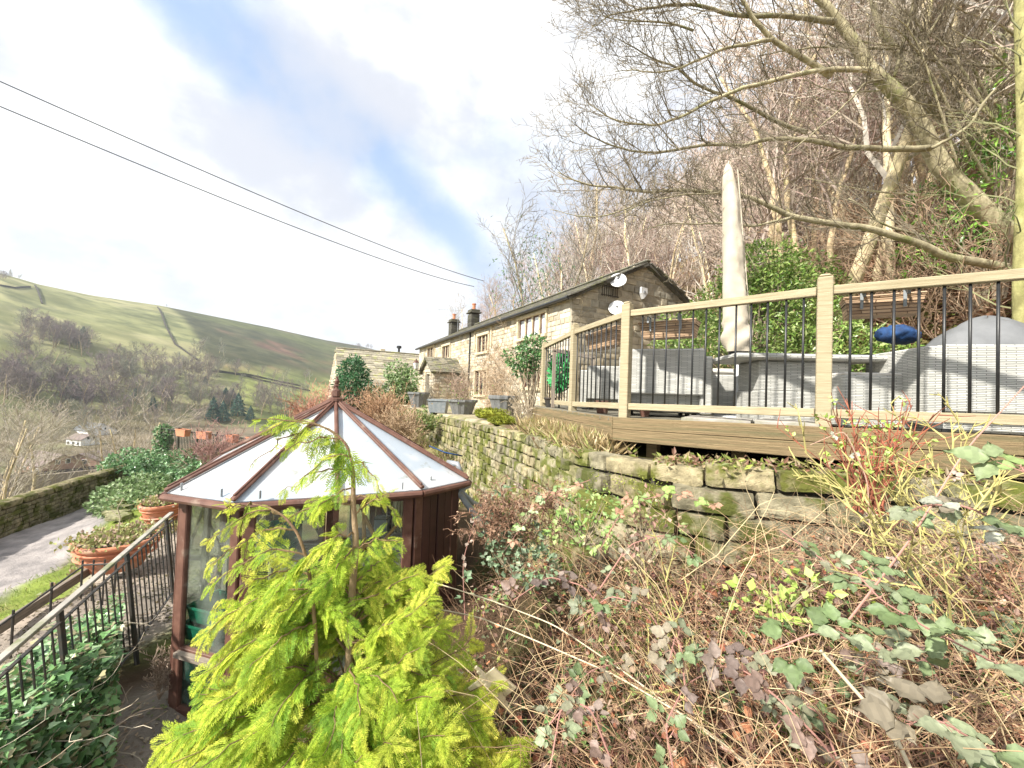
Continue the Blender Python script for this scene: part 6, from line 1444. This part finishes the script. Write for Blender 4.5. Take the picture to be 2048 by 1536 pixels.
def twigbush(px,py,Y,R,H,col,label,name='bare_shrub',n=26,minr=.006,buds=None,cat='shrub',base=None,nch=(0,7,5)):
    p=base if base is not None else at(px,py,Y); p=w3(p[:2],gz(p)) if base is None else p; out=[]
    for j in range(n):
        a=rng.uniform(0,6.28); k=rng.uniform(.1,1)*R/H; grow(out,rng,p,nrm((math.cos(a)*k,math.sin(a)*k,1)),H*rng.uniform(.6,1),.016*H/2,1,3,nch,.05,.18,.4,(.3,.5))
    S=A(out);S[:,6:8]=np.maximum(S[:,6:8],minr); b=MB(); b.segs(S[:,:8],A([col])*(1+rng.normal(0,.18,(len(S),1)))); rt=thing(name,p,label,cat); b.build('branches',m_twig,rt)
    if buds: C=S[S[:,8]==3][:,3:6]; C=C[RG.random(len(C))<buds[1]]; k=len(C); b=MB(); b.scatter(*T_d,C,rv(k)+A([0,0,.7]),rv(k),buds[2]*RG.uniform(.6,1.2,k),pal(k,buds[0])); b.build('leaves',m_leaf,rt)
    return rt
twigbush(430,915,16.5,1.6,2.3,(.42,.25,.22),'bare reddish shrub in front of the iron fence',base=w3(at(430,915,16.5)[:2],-4.1),n=34)
twigbush(645,830,19,2.2,3.1,(.50,.26,.18),'rounded orange-brown twiggy shrub left of the finials',base=w3(at(640,850,19)[:2],-3.3),n=70,minr=.009)
twigbush(690,840,24,2.5,2.6,(.48,.30,.24),'dusty reddish twiggy shrub behind the finials',base=w3(at(700,850,24)[:2],-2.8),n=50,minr=.011)
twigbush(765,850,13,.9,1.9,(.48,.30,.18),'tangled orange-brown dead shrub above the right slope of the glass roof',base=w3(at(765,870,13)[:2],-1.9),n=60)
twigbush(800,870,10,.8,1.3,(.45,.32,.2),'dry brown bramble clump between the roof and the far wall',base=w3(at(800,880,10)[:2],-1.7),n=36)
twigbush(845,850,13,.6,1.0,(.3,.3,.12),'small green and brown tuft at the foot of the far wall',base=w3(at(845,868,13)[:2],-1.7),n=20,buds=([(.25,.35,.1),(.15,.25,.08)],.3,.1))
twigbush(1035,840,7.6,.5,1.1,(.46,.38,.27),'young bare tree with pale stems standing left of the deck',base=w3(at(1035,850,7.6)[:2],-.75),n=9,minr=.004)
twigbush(920,800,16.,.7,1.4,(.45,.33,.25),'straggly leafless rose in the wide grey tub',base=w3(at(925,800,16)[:2],-.5),n=12,minr=.006)
cs=[at(706,755,24),at(706,735,24),at(708,780,24),at(704,795,24)]
leafclump(cs,[.95,.6,1.1,1.0],4200,.22,[(.05,.15,.06),(.07,.2,.08),(.1,.24,.1)],T_n,'yew_tree','dark green pointed yew in front of the barn roof','conifer',m_leaf,flat=1.2,base=w3(at(706,800,24)[:2],-3),up=.0)
cs=[at(x,y,25+RG.uniform(-.5,.5)) for x,y in((795,745),(800,765),(808,785),(780,790),(750,795),(725,800),(790,805),(812,760))]
leafclump(cs,.85,3600,.2,[(.28,.4,.16),(.36,.46,.24),(.2,.32,.12)],T_d,'variegated_shrub','pale green variegated shrub before the barn right of the yew','shrub',m_leaf,flat=.9,base=w3(at(795,815,25)[:2],-2.6))
# climbers on facade
def climber(x0,x1,z1,label,n=26,col=(.45,.36,.26),dense=1.):
    out=[]; base=C0+ad*(x0+x1)/2+nd*.15
    for j in range(n):
        p=C0+ad*rng.uniform(x0,x1)+nd*.14; q=p.copy(); d=nrm(ad*rng.normal(0,.35)+Z3); r=.022; H=z1*rng.uniform(.5,1.); s=12
        for k in range(s):
            d=nrm(d+ad*rng.normal(0,.28)+Z3*.1+nd*rng.normal(0,.03)); q2=q+d*H/s; q2=q2-nd*((q2-C0)@nd-.13-rng.uniform(0,.1)); out.append((*q,*q2,r,r*.92,1)); 
            if rng.random()<.75*dense:
                dd=nrm(ad*rng.choice([-1,1])*rng.uniform(.4,1)+Z3*rng.uniform(-.2,1)+nd*.15); grow(out,rng,q2,dd,rng.uniform(.4,1.2),r*.5,2,3,(0,0,5),.05,.3)
            q=q2;r*=.92
    S=A(out);S[:,6:8]=np.maximum(S[:,6:8],.007); b=MB(); b.segs(S[:,:8],A([col])*(1+rng.normal(0,.2,(len(S),1)))); rt=thing('climbing_plant',base,label,'climber'); b.build('stems',m_twig,rt); return rt
climber(.3,1.4,4.6,'bare climber on the front wall next to the gable corner',8,(.40,.33,.22))
climber(4.5,8.0,4.8,'dense leafless climber covering the wall between the two sets of windows',30,(.50,.38,.26))
climber(10.5,13.5,3.4,'leafless vine trained around the middle windows of the farmhouse',16)
climber(14.5,22,4.2,'thin leafless creeper over the far end of the farmhouse front',22,(.5,.42,.32),.8)
out=[]
for j in range(14): 
    p=psd(-1)+nd*rng.uniform(.3,1.9)-ad*.06; grow(out,rng,p,nrm(Z3+nd*rng.normal(0,.3)-ad*.05),rng.uniform(1.2,2.4),.014,1,3,(0,7,5),.0,.2)
S=A(out);S[:,6:8]=np.maximum(S[:,6:8],.007);b=MB();b.segs(S[:,:8],(.36,.27,.19)); tag(b.build('wall_shrub',m_twig,loc=psd(-1)),'brown leafless shrub against the side wall of the porch','shrub')
# moss cushions on terrace edge
for px,py,Y,s,l in((985,822,11,.5,'bright yellow-green moss cushion on the wall end below the lower window'),(1010,836,9,.35,'second moss patch nearer the deck on the wall end')):
    p=at(px,py,Y); b=MB(); q=TV/np.linalg.norm(TV,axis=1)[:,None]; q=q*(1+.15*sn(q,4,px)[:,None])*A([s,s*.7,s*.28]); b.add(p-Z3*.1+q,TF); mm_=700; v_=rv(mm_); v_[:,2]=abs(v_[:,2]); b.scatter(*T_n,p-Z3*.1+v_*(1+.15*sn(v_,4,px)[:,None])*A([s,s*.7,s*.28]),v_+A([0,0,.3]),rv(mm_),RG.uniform(.04,.09,mm_),(1,1,1)); tag(b.build('moss_cushion',m_moss,loc=p),l,'moss')
# ---------- foreground undergrowth ----------
rng=np.random.default_rng(31)
def region(n,fx,zmin=0,near=.62):
    P=[]
    while len(P)<n:
        m=n*4; d=np.exp(RG.uniform(math.log(near),math.log(5.2),m)); px=RG.uniform(*fx,m); az=np.arctan((px-1024)/FPX); y=d; x=d*np.tan(az)
        sd,_=wall_sd(x,y); k=(sd>.02)&~((x<-.2)&(y>1.5)&(x<-.25-(y-3)*.1)&False)
        gx=(x<-.35)&(y>3.2); k&=~gx
        P+=list(zip(x[k],y[k]))
    return A(P[:n])
def ground_pts(n,fx,h0,h1,near=.62,xmin=-.35):
    P=region(int(n*1.6),fx,near=near); P=P[P[:,0]>xmin-.12*(P[:,1])][:n]; z=Hh(P[:,0],P[:,1]); hh=RG.uniform(h0,h1,len(P))
    return np.stack([P[:,0],P[:,1],z+hh],1)
def okcam(C,dmin=.55): return C[np.linalg.norm(C,axis=1)>dmin]
# dead stems tangle
def stems(n,fx,cols,L=(.25,.8),r=(.0012,.003),h=(0,.2),up=.5,name='dead_stems',near=.8,xmin=-.35,arch=.6,segn=7,lead=None):
    P=ground_pts(n,fx,*h,near=near,xmin=xmin); S=[];C=[]; cols=A(cols)
    n=len(P); d=rv(n)*A([1,1,.5])+A([0,0,up]); d/=np.linalg.norm(d,axis=1)[:,None]; Ls=RG.uniform(*L,n); rr=RG.uniform(*r,n); c=pal(n,cols); q=P.copy()
    for k in range(segn):
        d=d+RG.normal(0,.16,(n,3))+A([0,0,-arch/segn*2*(k/segn)]); d/=np.linalg.norm(d,axis=1)[:,None]; q2=q+d*(Ls/segn)[:,None]; S.append(np.concatenate([q,q2,(rr*(1-.6*k/segn))[:,None],(rr*(1-.6*(k+1)/segn))[:,None]],1)); C.append(c); q=q2
    S=np.concatenate(S);C=np.concatenate(C); k=(np.linalg.norm(S[:,:3],axis=1)>.75)&(np.linalg.norm(S[:,3:6],axis=1)>.75)
    return S[k],C[k],q
ug=MB()
S,C,_=stems(4000,(880,2300),[(.34,.21,.14),(.44,.28,.18),(.26,.16,.11),(.5,.37,.24),(.31,.17,.13)],(.2,.7),(.0009,.0022),(0,.22)); ug.segs(S,C)
S,C,_=stems(1000,(880,2300),[(.52,.40,.25),(.60,.50,.32),(.45,.32,.2)],(.35,.95),(.0012,.0028),(.05,.35),.8,arch=1.0); ug.segs(S,C)
tag(ug.build('dead_stems',m_deadtwig),kind='stuff')
# dried seed-head mass: tiny brown flakes clustered
b=MB(); cl=ground_pts(1500,(880,2300),.05,.42); cl=cl[(sn(cl,1.6,4)>-.2)]; m=26; C=(cl[:,None]+RG.normal(0,1,(len(cl),m,3))*A([.035,.035,.05])).reshape(-1,3); C=okcam(C,.8); k=len(C)
b.scatter(*T_d,C,rv(k),rv(k),RG.uniform(.005,.014,k),pal(k,[(.46,.26,.17),(.56,.36,.24),(.36,.18,.12),(.62,.45,.32)])); tag(b.build('dried_seed_heads',m_dead),kind='stuff')
# dead fallen leaves
b=MB(); C=ground_pts(13000,(880,2300),-.02,.26); C=okcam(C,.8); k=len(C); b.scatter(*T_b,C,rv(k)*A([1,1,.5]),rv(k)*.7+A([0,-.2,.8]),RG.uniform(.025,.055,k),pal(k,[(.40,.28,.2),(.48,.37,.28),(.34,.22,.18),(.26,.16,.14),(.42,.31,.27),(.5,.4,.33),(.38,.16,.11),(.5,.24,.14),(.2,.11,.10)],.25),TB_C); tag(b.build('dead_leaves',m_dead),kind='stuff')
# low green small-leaved cover (ivy / periwinkle)
b=MB(); C=ground_pts(5600,(880,2300),.02,.2); C=C[sn(C,1.9,9)>-.1]; k=len(C); b.scatter(*T_i,C,rv(k)*A([1,1,.5]),rv(k)*.5+A([0,-.3,.8]),RG.uniform(.02,.045,k),pal(k,[(.14,.28,.08),(.22,.38,.12),(.09,.2,.07),(.32,.45,.14),(.3,.34,.2)])); tag(b.build('ivy_ground_cover',m_gloss),kind='stuff')
# moss & grass tufts on bank
b=MB(); C=ground_pts(9000,(880,2300),-.02,.03); C=C[sn(C,1.4,2)>.25]; k=len(C); b.scatter(*T_n,C,rv(k)*A([.5,.5,.3])+A([0,0,1]),rv(k),RG.uniform(.02,.07,k),pal(k,[(.3,.38,.06),(.4,.46,.1),(.22,.3,.06)])); tag(b.build('moss_and_grass',m_leaf),kind='stuff')
# bramble plants: arching cane + trifoliate leaves
def bramble(pts,label,lc,ls,n,name='bramble',rr=.0035,cane=(.42,.22,.18),dens=1.,jit=.08):
    P=resam(pts,26); rt=thing(name,P[0],label,'bramble'); b=MB(); b.tube(P,np.linspace(rr,rr*.45,26),6,cane)
    th=[]; 
    for i in range(1,25):
        for j in range(3):
            d=rv(1)[0]; th.append((*P[i],*(P[i]+d*.008),.0012,.0003))
    b.segs(th,A(cane)*1.1); b.build('cane',m_twig,rt)
    st=MB(); lf=MB(); C=[];D=[];Nn=[];sz=[];cl=[]
    for k in range(n):
        t=.08+.92*(k+RG.random()*.6)/n; i=min(24,int(t*25)); p=P[i]; d=nrm(P[i+1]-P[i]); _,s_,u_=frame(d); s=1 if k%2 else -1
        toc=nrm(-p); pd_=nrm(s_*s*.8+d*.5+Z3*.25+RG.normal(0,.25,3)); L=ls*RG.uniform(.5,.9); e=p+pd_*L; st.segs([(*p,*e,rr*.35,rr*.25)],cane)
        nn=nrm(Z3*.8+toc*.75+RG.normal(0,.35,3)); base=A(lc[RG.integers(len(lc))])*RG.uniform(.85,1.15); sd=nrm(np.cross(pd_,nn))
        k5=5 if RG.random()<.35 else 3
        angs=(0,1.15,-1.15) if k5==3 else (0,.85,-.85,1.9,-1.9)
        for a in angs:
            dd=pd_*math.cos(a)+sd*math.sin(a)-Z3*.15; C.append(e+dd*.004);D.append(dd);Nn.append(nn+RG.normal(0,.22,3));sz.append(ls*(1.15 if a==0 else (.95 if abs(a)<1.5 else .6))*RG.uniform(.85,1.15));cl.append(base*RG.uniform(.88,1.12))
    lf.scatter(*T_b,A(C),A(D),A(Nn),A(sz),np.clip(A(cl),0,1),TB_C); lf.build('leaves',m_leaf,rt,smooth=True); st.build('leaf_stalks',m_twig,rt); return rt
GP=[(.22,.29,.14),(.30,.35,.21),(.29,.25,.18),(.17,.24,.10),(.27,.30,.19)]
PU=[(.27,.19,.155),(.33,.26,.22),(.2,.15,.13),(.26,.26,.17)]
GR2=[(.2,.3,.09),(.28,.38,.14),(.24,.3,.15)]
B_=lambda *q:[at(*x) for x in q]
bramble(B_((1900,1240,1.5),(1850,1330,1.15),(1760,1300,1.05),(1640,1260,1.02),(1520,1310,1.05)),'bramble with large grey-green leaves low at the right of the bank',GP,.062,9)
bramble(B_((2100,1400,1.1),(1980,1320,1.0),(1860,1260,.98),(1760,1200,1.05),(1700,1130,1.15)),'bramble arching left from the bottom right corner below the yellow stems',GP,.06,10)
bramble(B_((1700,1560,1.1),(1640,1480,1.05),(1560,1400,1.1),(1490,1340,1.2),(1420,1330,1.3)),'purple leaved bramble rising from the bottom edge right of centre',PU,.055,9)
bramble(B_((2100,1560,.95),(1980,1500,.85),(1880,1440,.85),(1800,1450,.9)),'bramble with the biggest leaves in the bottom right corner',GP,.07,7)
bramble(B_((1350,1560,1.25),(1330,1450,1.3),(1370,1370,1.4),(1440,1330,1.5)),'small purple-green bramble at the bottom centre of the bank',PU+GP,.045,7)
bramble(B_((1100,1540,1.5),(1120,1420,1.6),(1180,1340,1.7),(1260,1320,1.8)),'grey-green bramble just right of the conifer tips',GP,.05,8)
bramble(B_((2120,1150,1.2),(2030,1060,1.15),(1930,1010,1.15),(1840,1010,1.25),(1780,1060,1.4)),'bramble whose pale leaves overlap the wall at the right',GP+[(.5,.52,.42)],.058,8)
bramble(B_((1560,1060,2.0),(1660,1130,1.7),(1740,1160,1.5),(1830,1180,1.4)),'bramble with mixed green and purple leaves below the mossy blocks',GP+PU,.05,9)
bramble(B_((2080,1000,1.0),(2060,960,1.0),(2040,930,1.02)),'bramble sprig with one large green leaf at the right edge above the wall',GR2+[(.3,.3,.1)],.07,3)
bramble(B_((930,1240,3.0),(925,1120,3.1),(960,1010,3.1),(1030,970,3.0),(1100,1000,2.9)),'reddish brown bramble arching beside the brown clad greenhouse wall',[(.24,.36,.2),(.35,.45,.3),(.5,.4,.33)],.055,12,rr=.004)
bramble(B_((1180,960,2.8),(1110,985,2.75),(1060,1030,2.7),(1010,1100,2.7)),'drooping bramble over the left face of the stone wall',[(.3,.42,.16),(.45,.55,.3),(.52,.3,.2)],.045,14,rr=.003)
bramble(B_((1200,1100,2.4),(1250,1010,2.35),(1340,985,2.3),(1430,1010,2.2)),'bramble sprawling along the foot of the mossy wall',[(.36,.5,.15),(.5,.3,.2),(.28,.4,.14)],.045,16,rr=.003)
bramble(B_((1740,1060,1.9),(1735,960,1.9),(1690,860,1.95),(1620,890,2.0)),'long bare bramble cane arching across the wall toward the dogwood',[(.5,.5,.4),(.45,.35,.3)],.03,3,rr=.0035,cane=(.5,.32,.24))
bramble(B_((1690,1250,1.4),(1820,1080,1.3),(1930,900,1.3),(2060,760,1.35)),'long reddish cane slanting up to the right edge across the big sofa',[(.45,.35,.3)],.02,2,rr=.004,cane=(.55,.3,.24))
for k in range(11):
    x=rng.uniform(1150,2050);y=rng.uniform(1120,1480); Y0=float(np.interp(y,[1100,1500],[2.0,1.15]))*rng.uniform(.92,1.05); dx=rng.uniform(-190,190); 
    (bramble(B_((x,y+60,Y0),(x+dx*.4,y-50,Y0*1.03),(x+dx*.8,y-70,Y0*1.05),(x+dx*1.2,y-20,Y0*1.02)),'trailing bramble with grey-green and purplish leaves tangled in the dead stems of the bank',GP if k%3 else PU,rng.uniform(.038,.055),6))['group']='trailing brambles in the tangled bank'
# honeysuckle-like light green leafy shrub over wall
def leafy(cs,R,m,L,cols,label,name,cat,tm=T_d,mat=None,flat=.8): return leafclump(cs,R,m,L,cols,tm,name,label,cat,mat or m_leaf,flat=flat,stems=True)
leafy(B_((1150,1020,2.75),(1200,1010,2.7),(1130,1060,2.7),(1190,1070,2.6)),.13,420,.04,[(.38,.54,.16),(.5,.62,.25),(.26,.42,.12)],'fresh green small leaved honeysuckle spilling over the wall','honeysuckle','shrub')
leafy(B_((1290,1010,2.5),(1240,1060,2.5),(1330,1060,2.4),(1270,1110,2.4)),.13,360,.036,[(.5,.3,.22),(.55,.45,.3),(.36,.45,.18),(.6,.36,.3)],'shrub with pinkish and green leaves below the capstones','bank_shrub','shrub')
leafy(B_((1050,1080,2.9),(1010,1110,2.9),(1070,1130,2.8),(1000,1060,3.0)),.16,520,.045,[(.3,.42,.26),(.4,.5,.34),(.2,.3,.16)],'grey-green leafy shrub in the shade beside the greenhouse corner','bank_shrub','shrub')
leafy(B_((1620,1170,1.75),(1570,1210,1.7),(1500,1200,1.8)),.10,120,.045,[(.42,.58,.12),(.55,.66,.2)],'small patch of acid green leaves in the middle of the bank','bank_shrub','shrub',flat=.5)
# rusty dead bracken mass near (980,960)
out=[]
for k in range(95): p=at(rng.uniform(960,1130),rng.uniform(1010,1090),2.95+rng.uniform(-.15,.1)); grow(out,rng,p,nrm((rng.normal(-.1,.5),rng.normal(0,.3),rng.uniform(.2,1))),rng.uniform(.12,.3),.0024,2,3,(0,0,9),-.1,.45)
S=A(out);S[:,6:8]=np.maximum(S[:,6:8],.0014);b=MB();b.segs(S[:,:8],A([[.38,.23,.15]])*(1+rng.normal(0,.25,(len(S),1)))); C=S[:,3:6][RG.random(len(S))<.5]; k=len(C); b.scatter(*T_d,C,rv(k)+A([0,0,-.5]),rv(k),RG.uniform(.012,.03,k),pal(k,[(.42,.24,.15),(.33,.19,.13),(.5,.33,.22)])); tag(b.build('dead_fern',m_leaf,loc=at(1000,1000,2.95)),'rust brown mound of dead fern against the stone wall','fern')
# red dogwood
p0=at(1738,945,2.3); p0[2]=-.62
rt=thing('dogwood_shrub',p0,'upright red stemmed shrub with fresh green buds in front of the fascia','shrub'); out=[]; C=[]
for k in range(34):
    a=rng.uniform(-1,1); b1=A([a*.5+rng.normal(0,.08),rng.normal(0,.25),1]); L=rng.uniform(.35,.72); n0=len(out); grow(out,rng,p0+A([rng.normal(0,.05),rng.normal(0,.04),-.02]),nrm(b1),L,.0045,2,3,(0,0,3),.02,.10,.4,(.25,.4),.45)
S=A(out);S[:,6:8]=np.maximum(S[:,6:8],.0016);b=MB();b.segs(S[:,:8],A([[.36,.12,.07]])*(1+rng.normal(0,.25,(len(S),1))),5);b.build('stems',m_twig,rt)
C=S[:,3:6][(S[:,5]>-.45)&(RG.random(len(S))<.16)]; C=np.repeat(C,4,0)+RG.normal(0,.006,(len(C)*4,3)); k=len(C);b=MB();b.scatter(*T_d,C,rv(k)+A([0,0,.3]),rv(k)+A([0,-.5,.5]),RG.uniform(.02,.04,k),pal(k,[(.42,.6,.12),(.52,.68,.22)]));b.build('leaves',m_leaf,rt)
# yellow stemmed shrub at right
out=[]
for (x0,y0,x1,y1) in [(2048,1330,1660,985),(2048,1290,1700,950),(2040,1400,1640,1010),(1990,1200,1745,1000),(1950,1250,1610,890),(2048,1200,1860,880),(1930,1130,1890,850),(1990,1240,1790,940),(2048,1430,1720,1080),(1890,1290,1850,1000),(1360,1420,1362,1080),(1420,1500,1240,1170),(1400,1480,1290,1230),(1480,1520,1200,1290),(1870,1180,1640,940),(2030,1130,1930,890),(1800,1130,1690,985),(1900,1180,1720,960)]:
    Y0=rng.uniform(1.15,1.5) if x0>1700 else 1.5; p=at(x0+rng.uniform(0,30),y0,Y0); q=at(x1,y1,Y0+(.35 if x0>1700 else .3)); L=np.linalg.norm(q-p)
    grow(out,rng,p,nrm(q-p),L,.0015 if x0>1700 else .0022,1,3,(0,6 if x0>1700 else 4,3),.03,.09,.35,(.28,.45),.25)
S=A(out);S[:,6:8]=np.maximum(S[:,6:8],.0011); k=S[:,1]>.85; S=S[k]; rt=thing('willow_shrub',at(1960,1300,1.3)*A([1,1,1]),'bright yellow stemmed willow fanning up over the right end of the wall','shrub'); L_=S[:,0]/S[:,1]>.62
b=MB();b.segs(S[:,:8],A([[.46,.41,.15]])*(1+rng.normal(0,.2,(len(S),1))),5);b.build('stems',m_twig,rt)
# long pale stalks / twine across bank
for pts,l,c in ((((868,1165,2.5),(980,1200,2.3),(1110,1250,2.1),(1250,1345,1.8),(1420,1470,1.5),(1540,1570,1.35)),'upper of two long pale dead stalks crossing the bank',m_cane),(((860,1215,2.4),(960,1235,2.2),(1080,1285,2.0),(1230,1350,1.75),(1400,1450,1.5),(1560,1580,1.3)),'lower of two long pale dead stalks crossing the bank',m_cane),(((1640,1300,1.1),(1700,1370,1.05),(1790,1470,1.0),(1840,1580,.95)),'short thick pale stalk low at the right of the bank',m_cane)):
    b=MB(); b.tube(resam(B_(*pts),40),.0035 if 'short' not in l else .005,6); tag(b.build('dead_stalk',c,smooth=True,loc=B_(*pts)[0]),l,'stalk','long pale stalks on the bank')
# ribbed pale board piece
p=at(985,1375,1.9); b=MB()
for j in range(7): b.box(p+A([.012*j-.03,.0,.02*(-j)+.05]),(.17,.012,.016),nrm((.55,.2,-.6)),nrm((0,1,.2)),nrm((.6,0,.5)),bev=.003)
b.box(p-A([0,-.012,.01]),(.17,.008,.16),nrm((.55,.2,-.6)),nrm((0,1,.2)),nrm((.6,0,.5))); tag(b.build('ribbed_offcut',m_cane,loc=p),'pale ribbed board offcut lying among stems right of the conifer','board')
# weeds on top of the wall
b=MB(); m=2600; t=RG.uniform(2,10.2,m); i=t.astype(int); q=WL[i]+(WL[i+1]-WL[i])*(t-i)[:,None]; C=np.stack([q[:,0]+RG.normal(.1,.12,m),q[:,1]+RG.normal(.12,.1,m),np.interp(t,range(len(WZ)),WZ)+RG.uniform(-.04,.03,m)],1); C=C[sn(C,2.5,1)>.05]; m=len(C)
b.scatter(*T_n,C,rv(m)*A([1,1,.3])+A([0,0,.4]),rv(m),RG.uniform(.02,.08,m),pal(m,[(.32,.38,.08),(.4,.3,.18),(.45,.36,.2),(.25,.3,.08),(.3,.16,.11)])); tag(b.build('wall_top_weeds',m_leaf),kind='stuff')
# moss tufts on stones
b=MB(); m=9500; t=RG.uniform(2.,11,m); i=t.astype(int); q=WL[i]+(WL[i+1]-WL[i])*(t-i)[:,None]; d=(WL[i+1]-WL[i]); d/=np.linalg.norm(d,axis=1)[:,None]; dz=RG.uniform(.12,1.2,m); C=np.stack([q[:,0]-d[:,1]*(.03+dz*.12),q[:,1]+d[:,0]*(.03+dz*.12),np.interp(t,range(len(WZ)),WZ)-dz],1); C=C[sn(C,2.2,6)>.35]; m=len(C)
b.scatter(*T_n,C,rv(m)+A([-.3,-.6,.1]),rv(m),RG.uniform(.012,.03,m),pal(m,[(.36,.42,.05),(.28,.34,.05),(.46,.5,.1)])); tag(b.build('wall_moss',m_leaf),kind='stuff')
# dry grass between deck & wall at left end
b=MB(); m=8000; t=RG.uniform(0,1,m); q=at(1075,850,7.)[None]*(1-t)[:,None]+at(1215,892,4.2)[None]*t[:,None]; C=q+RG.normal(0,1,(m,3))*A([.13,.13,.02])-A([.05,.0,.08]); b.scatter(*T_g,C,rv(m)*A([.9,.9,.3])+A([0,0,.7]),rv(m),RG.uniform(.12,.3,m),pal(m,[(.6,.46,.25),(.5,.38,.2),(.66,.55,.32),(.35,.36,.12)])); tag(b.build('dry_grass',m_leaf),kind='stuff')
# bank grass behind greenhouse
b=MB(); m=20000; x=RG.uniform(-8,.2,m); y=RG.uniform(7.5,21,m); sd,_=wall_sd(x,y); k=(sd>.15); x=x[k];y=y[k];C=np.stack([x,y,Hh(x,y)],1);k=sn(C,.9,3)>-.2; C=C[k];m=len(C); b.scatter(*T_g,C,rv(m)*A([.9,.9,.2])+A([0,0,.8]),rv(m),RG.uniform(.12,.4,m),pal(m,[(.5,.4,.22),(.42,.4,.16),(.3,.34,.1),(.58,.47,.28),(.36,.24,.14)])); tag(b.build('bank_grass',m_leaf),kind='stuff')
# ---------- left ivy bank ----------
m=34000; y=np.exp(RG.uniform(math.log(1.3),math.log(5.2),m)); x=y*RG.uniform(-1.6,-.8,m); hx=hB[0]+(y-hB[1])/(hA[1]-hB[1])*(hA[0]-hB[0])
k=(x>hx-.4)&(x<-.98*y); hx=hx[k]; x=x[k];y=y[k]; z=Hh(x,y); P=np.stack([x,y,z],1)
hh=(.50+.3*(1-ss(y,2.8,4.6)))*(1-ss(x-hx,.1,.75)*.75)+.10*sn(P,2.6,2); C=P+np.stack([0*x,0*x,RG.uniform(.3,1,len(x))*np.clip(hh,.05,.95)],1); m=len(C)
ib=thing('ivy_bank',w3((-3.2,3.0),-2.9),'thick glossy ivy covering the bank at the bottom left under the railing','ivy')
b=MB(); b.scatter(*T_i,C,rv(m)*A([1,1,.6])+A([0,-.2,-.2]),rv(m)*.55+A([-.2,-.35,.9]),RG.uniform(.04,.085,m),pal(m,[(.10,.22,.08),(.16,.32,.11),(.24,.42,.16),(.36,.52,.28),(.12,.24,.09),(.36,.33,.18)],.25)); b.build('leaves',m_gloss,ib)
j=RG.choice(m,700); d=rv(700)*A([1,1,.3]); b=MB(); S=[]; q=C[j]; cc=pal(700,[(.45,.38,.28),(.55,.48,.36),(.3,.22,.15)])
for s in range(5): d=d+RG.normal(0,.3,d.shape); d/=np.linalg.norm(d,axis=1)[:,None]; q2=q+d*.07; b.segs(np.concatenate([q,q2,np.full((700,1),.0025),np.full((700,1),.0022)],1),cc); q=q2
b.build('runners',m_twig,ib)
# litter / leaves around greenhouse foot
m=2500; x=RG.uniform(-4.2,-.9,m);y=RG.uniform(1.2,3.6,m); z=Hh(x,y)+.01; b=MB(); b.scatter(*T_d,np.stack([x,y,z],1),rv(m)*A([1,1,.2]),rv(m)*.4+A([0,0,1]),RG.uniform(.02,.05,m),pal(m,[(.4,.3,.2),(.3,.22,.15),(.25,.3,.12),(.5,.42,.3)])); tag(b.build('path_litter',m_leaf),kind='stuff')
twigbush(330,1420,2.9,.25,.45,(.42,.32,.24),'tangle of dead twigs at the foot of the greenhouse corner post',base=atz(318,1400,-2.9)*A([1,1,1]),n=14,minr=.0018)
# grass and weeds along lane and terrace edge
b=MB(); m=26000; x=RG.uniform(-19,-6.5,m); y=RG.uniform(3,24,m); dl=pdist(x,y,LC); k=(dl>1.3)&(dl<3.6); x=x[k];y=y[k]; C=np.stack([x,y,Hh(x,y)],1); k=sn(C,1.1,8)>-.4; C=C[k]; m=len(C); b.scatter(*T_g,C,rv(m)*A([.7,.7,.2])+A([0,0,.7]),rv(m),RG.uniform(.05,.15,m),pal(m,[(.32,.44,.1),(.4,.5,.12),(.24,.34,.08),(.45,.42,.2)])); tag(b.build('verge_grass',m_leaf),kind='stuff')
b=MB(); m=9000; x=RG.uniform(-10.5,-5.2,m); y=RG.uniform(3,13,m); dl=pdist(x,y,LC); k=(dl>2.6)&(((x+5.6)/1.8)**2+((y-5.6)/3.2)**2>1); x=x[k];y=y[k]; C=np.stack([x,y,Hh(x,y)+.05],1); k=sn(C,1.5,12)>-.1; C=C[k]; m=len(C); b.scatter(*T_d,C,rv(m)+A([0,0,.4]),rv(m),RG.uniform(.05,.14,m),pal(m,[(.42,.27,.18),(.5,.36,.24),(.34,.22,.15),(.38,.38,.16),(.3,.34,.12)])); tag(b.build('border_weeds',m_leaf),kind='stuff')
# gravel
b=MB(); m=9000; x=RG.uniform(-7.4,-3.7,m); y=RG.uniform(2.4,8.7,m); k=((x+5.6)/1.9)**2+((y-5.6)/3.2)**2<1; x=x[k];y=y[k]; C=np.stack([x,y,Hh(x,y)+.005],1); m=len(C); b.scatter(*T_d,C,rv(m)*A([1,1,.2]),A([[0,0,1.]])+RG.normal(0,.3,(m,3)),RG.uniform(.02,.045,m),pal(m,[(.4,.35,.3),(.28,.24,.21),(.5,.45,.4)],.25)); tag(b.build('gravel',m_stone),kind='stuff')
# ---------- haze ----------
if HAZE:
    hm=bpy.data.materials.new('haze_air'); hm.use_nodes=True; nt=hm.node_tree; nt.nodes.clear(); o=nt.nodes.new('ShaderNodeOutputMaterial'); v=nt.nodes.new('ShaderNodeVolumePrincipled'); v.inputs['Color'].default_value=(.80,.90,1,1); v.inputs['Density'].default_value=HAZE; v.inputs['Anisotropy'].default_value=.2; nt.links.new(v.outputs[0],o.inputs[1])
    b=MB(); b.box((0,0,60),(4800,4800,640)); h=b.build('haze',hm); tag(h,kind='stuff')
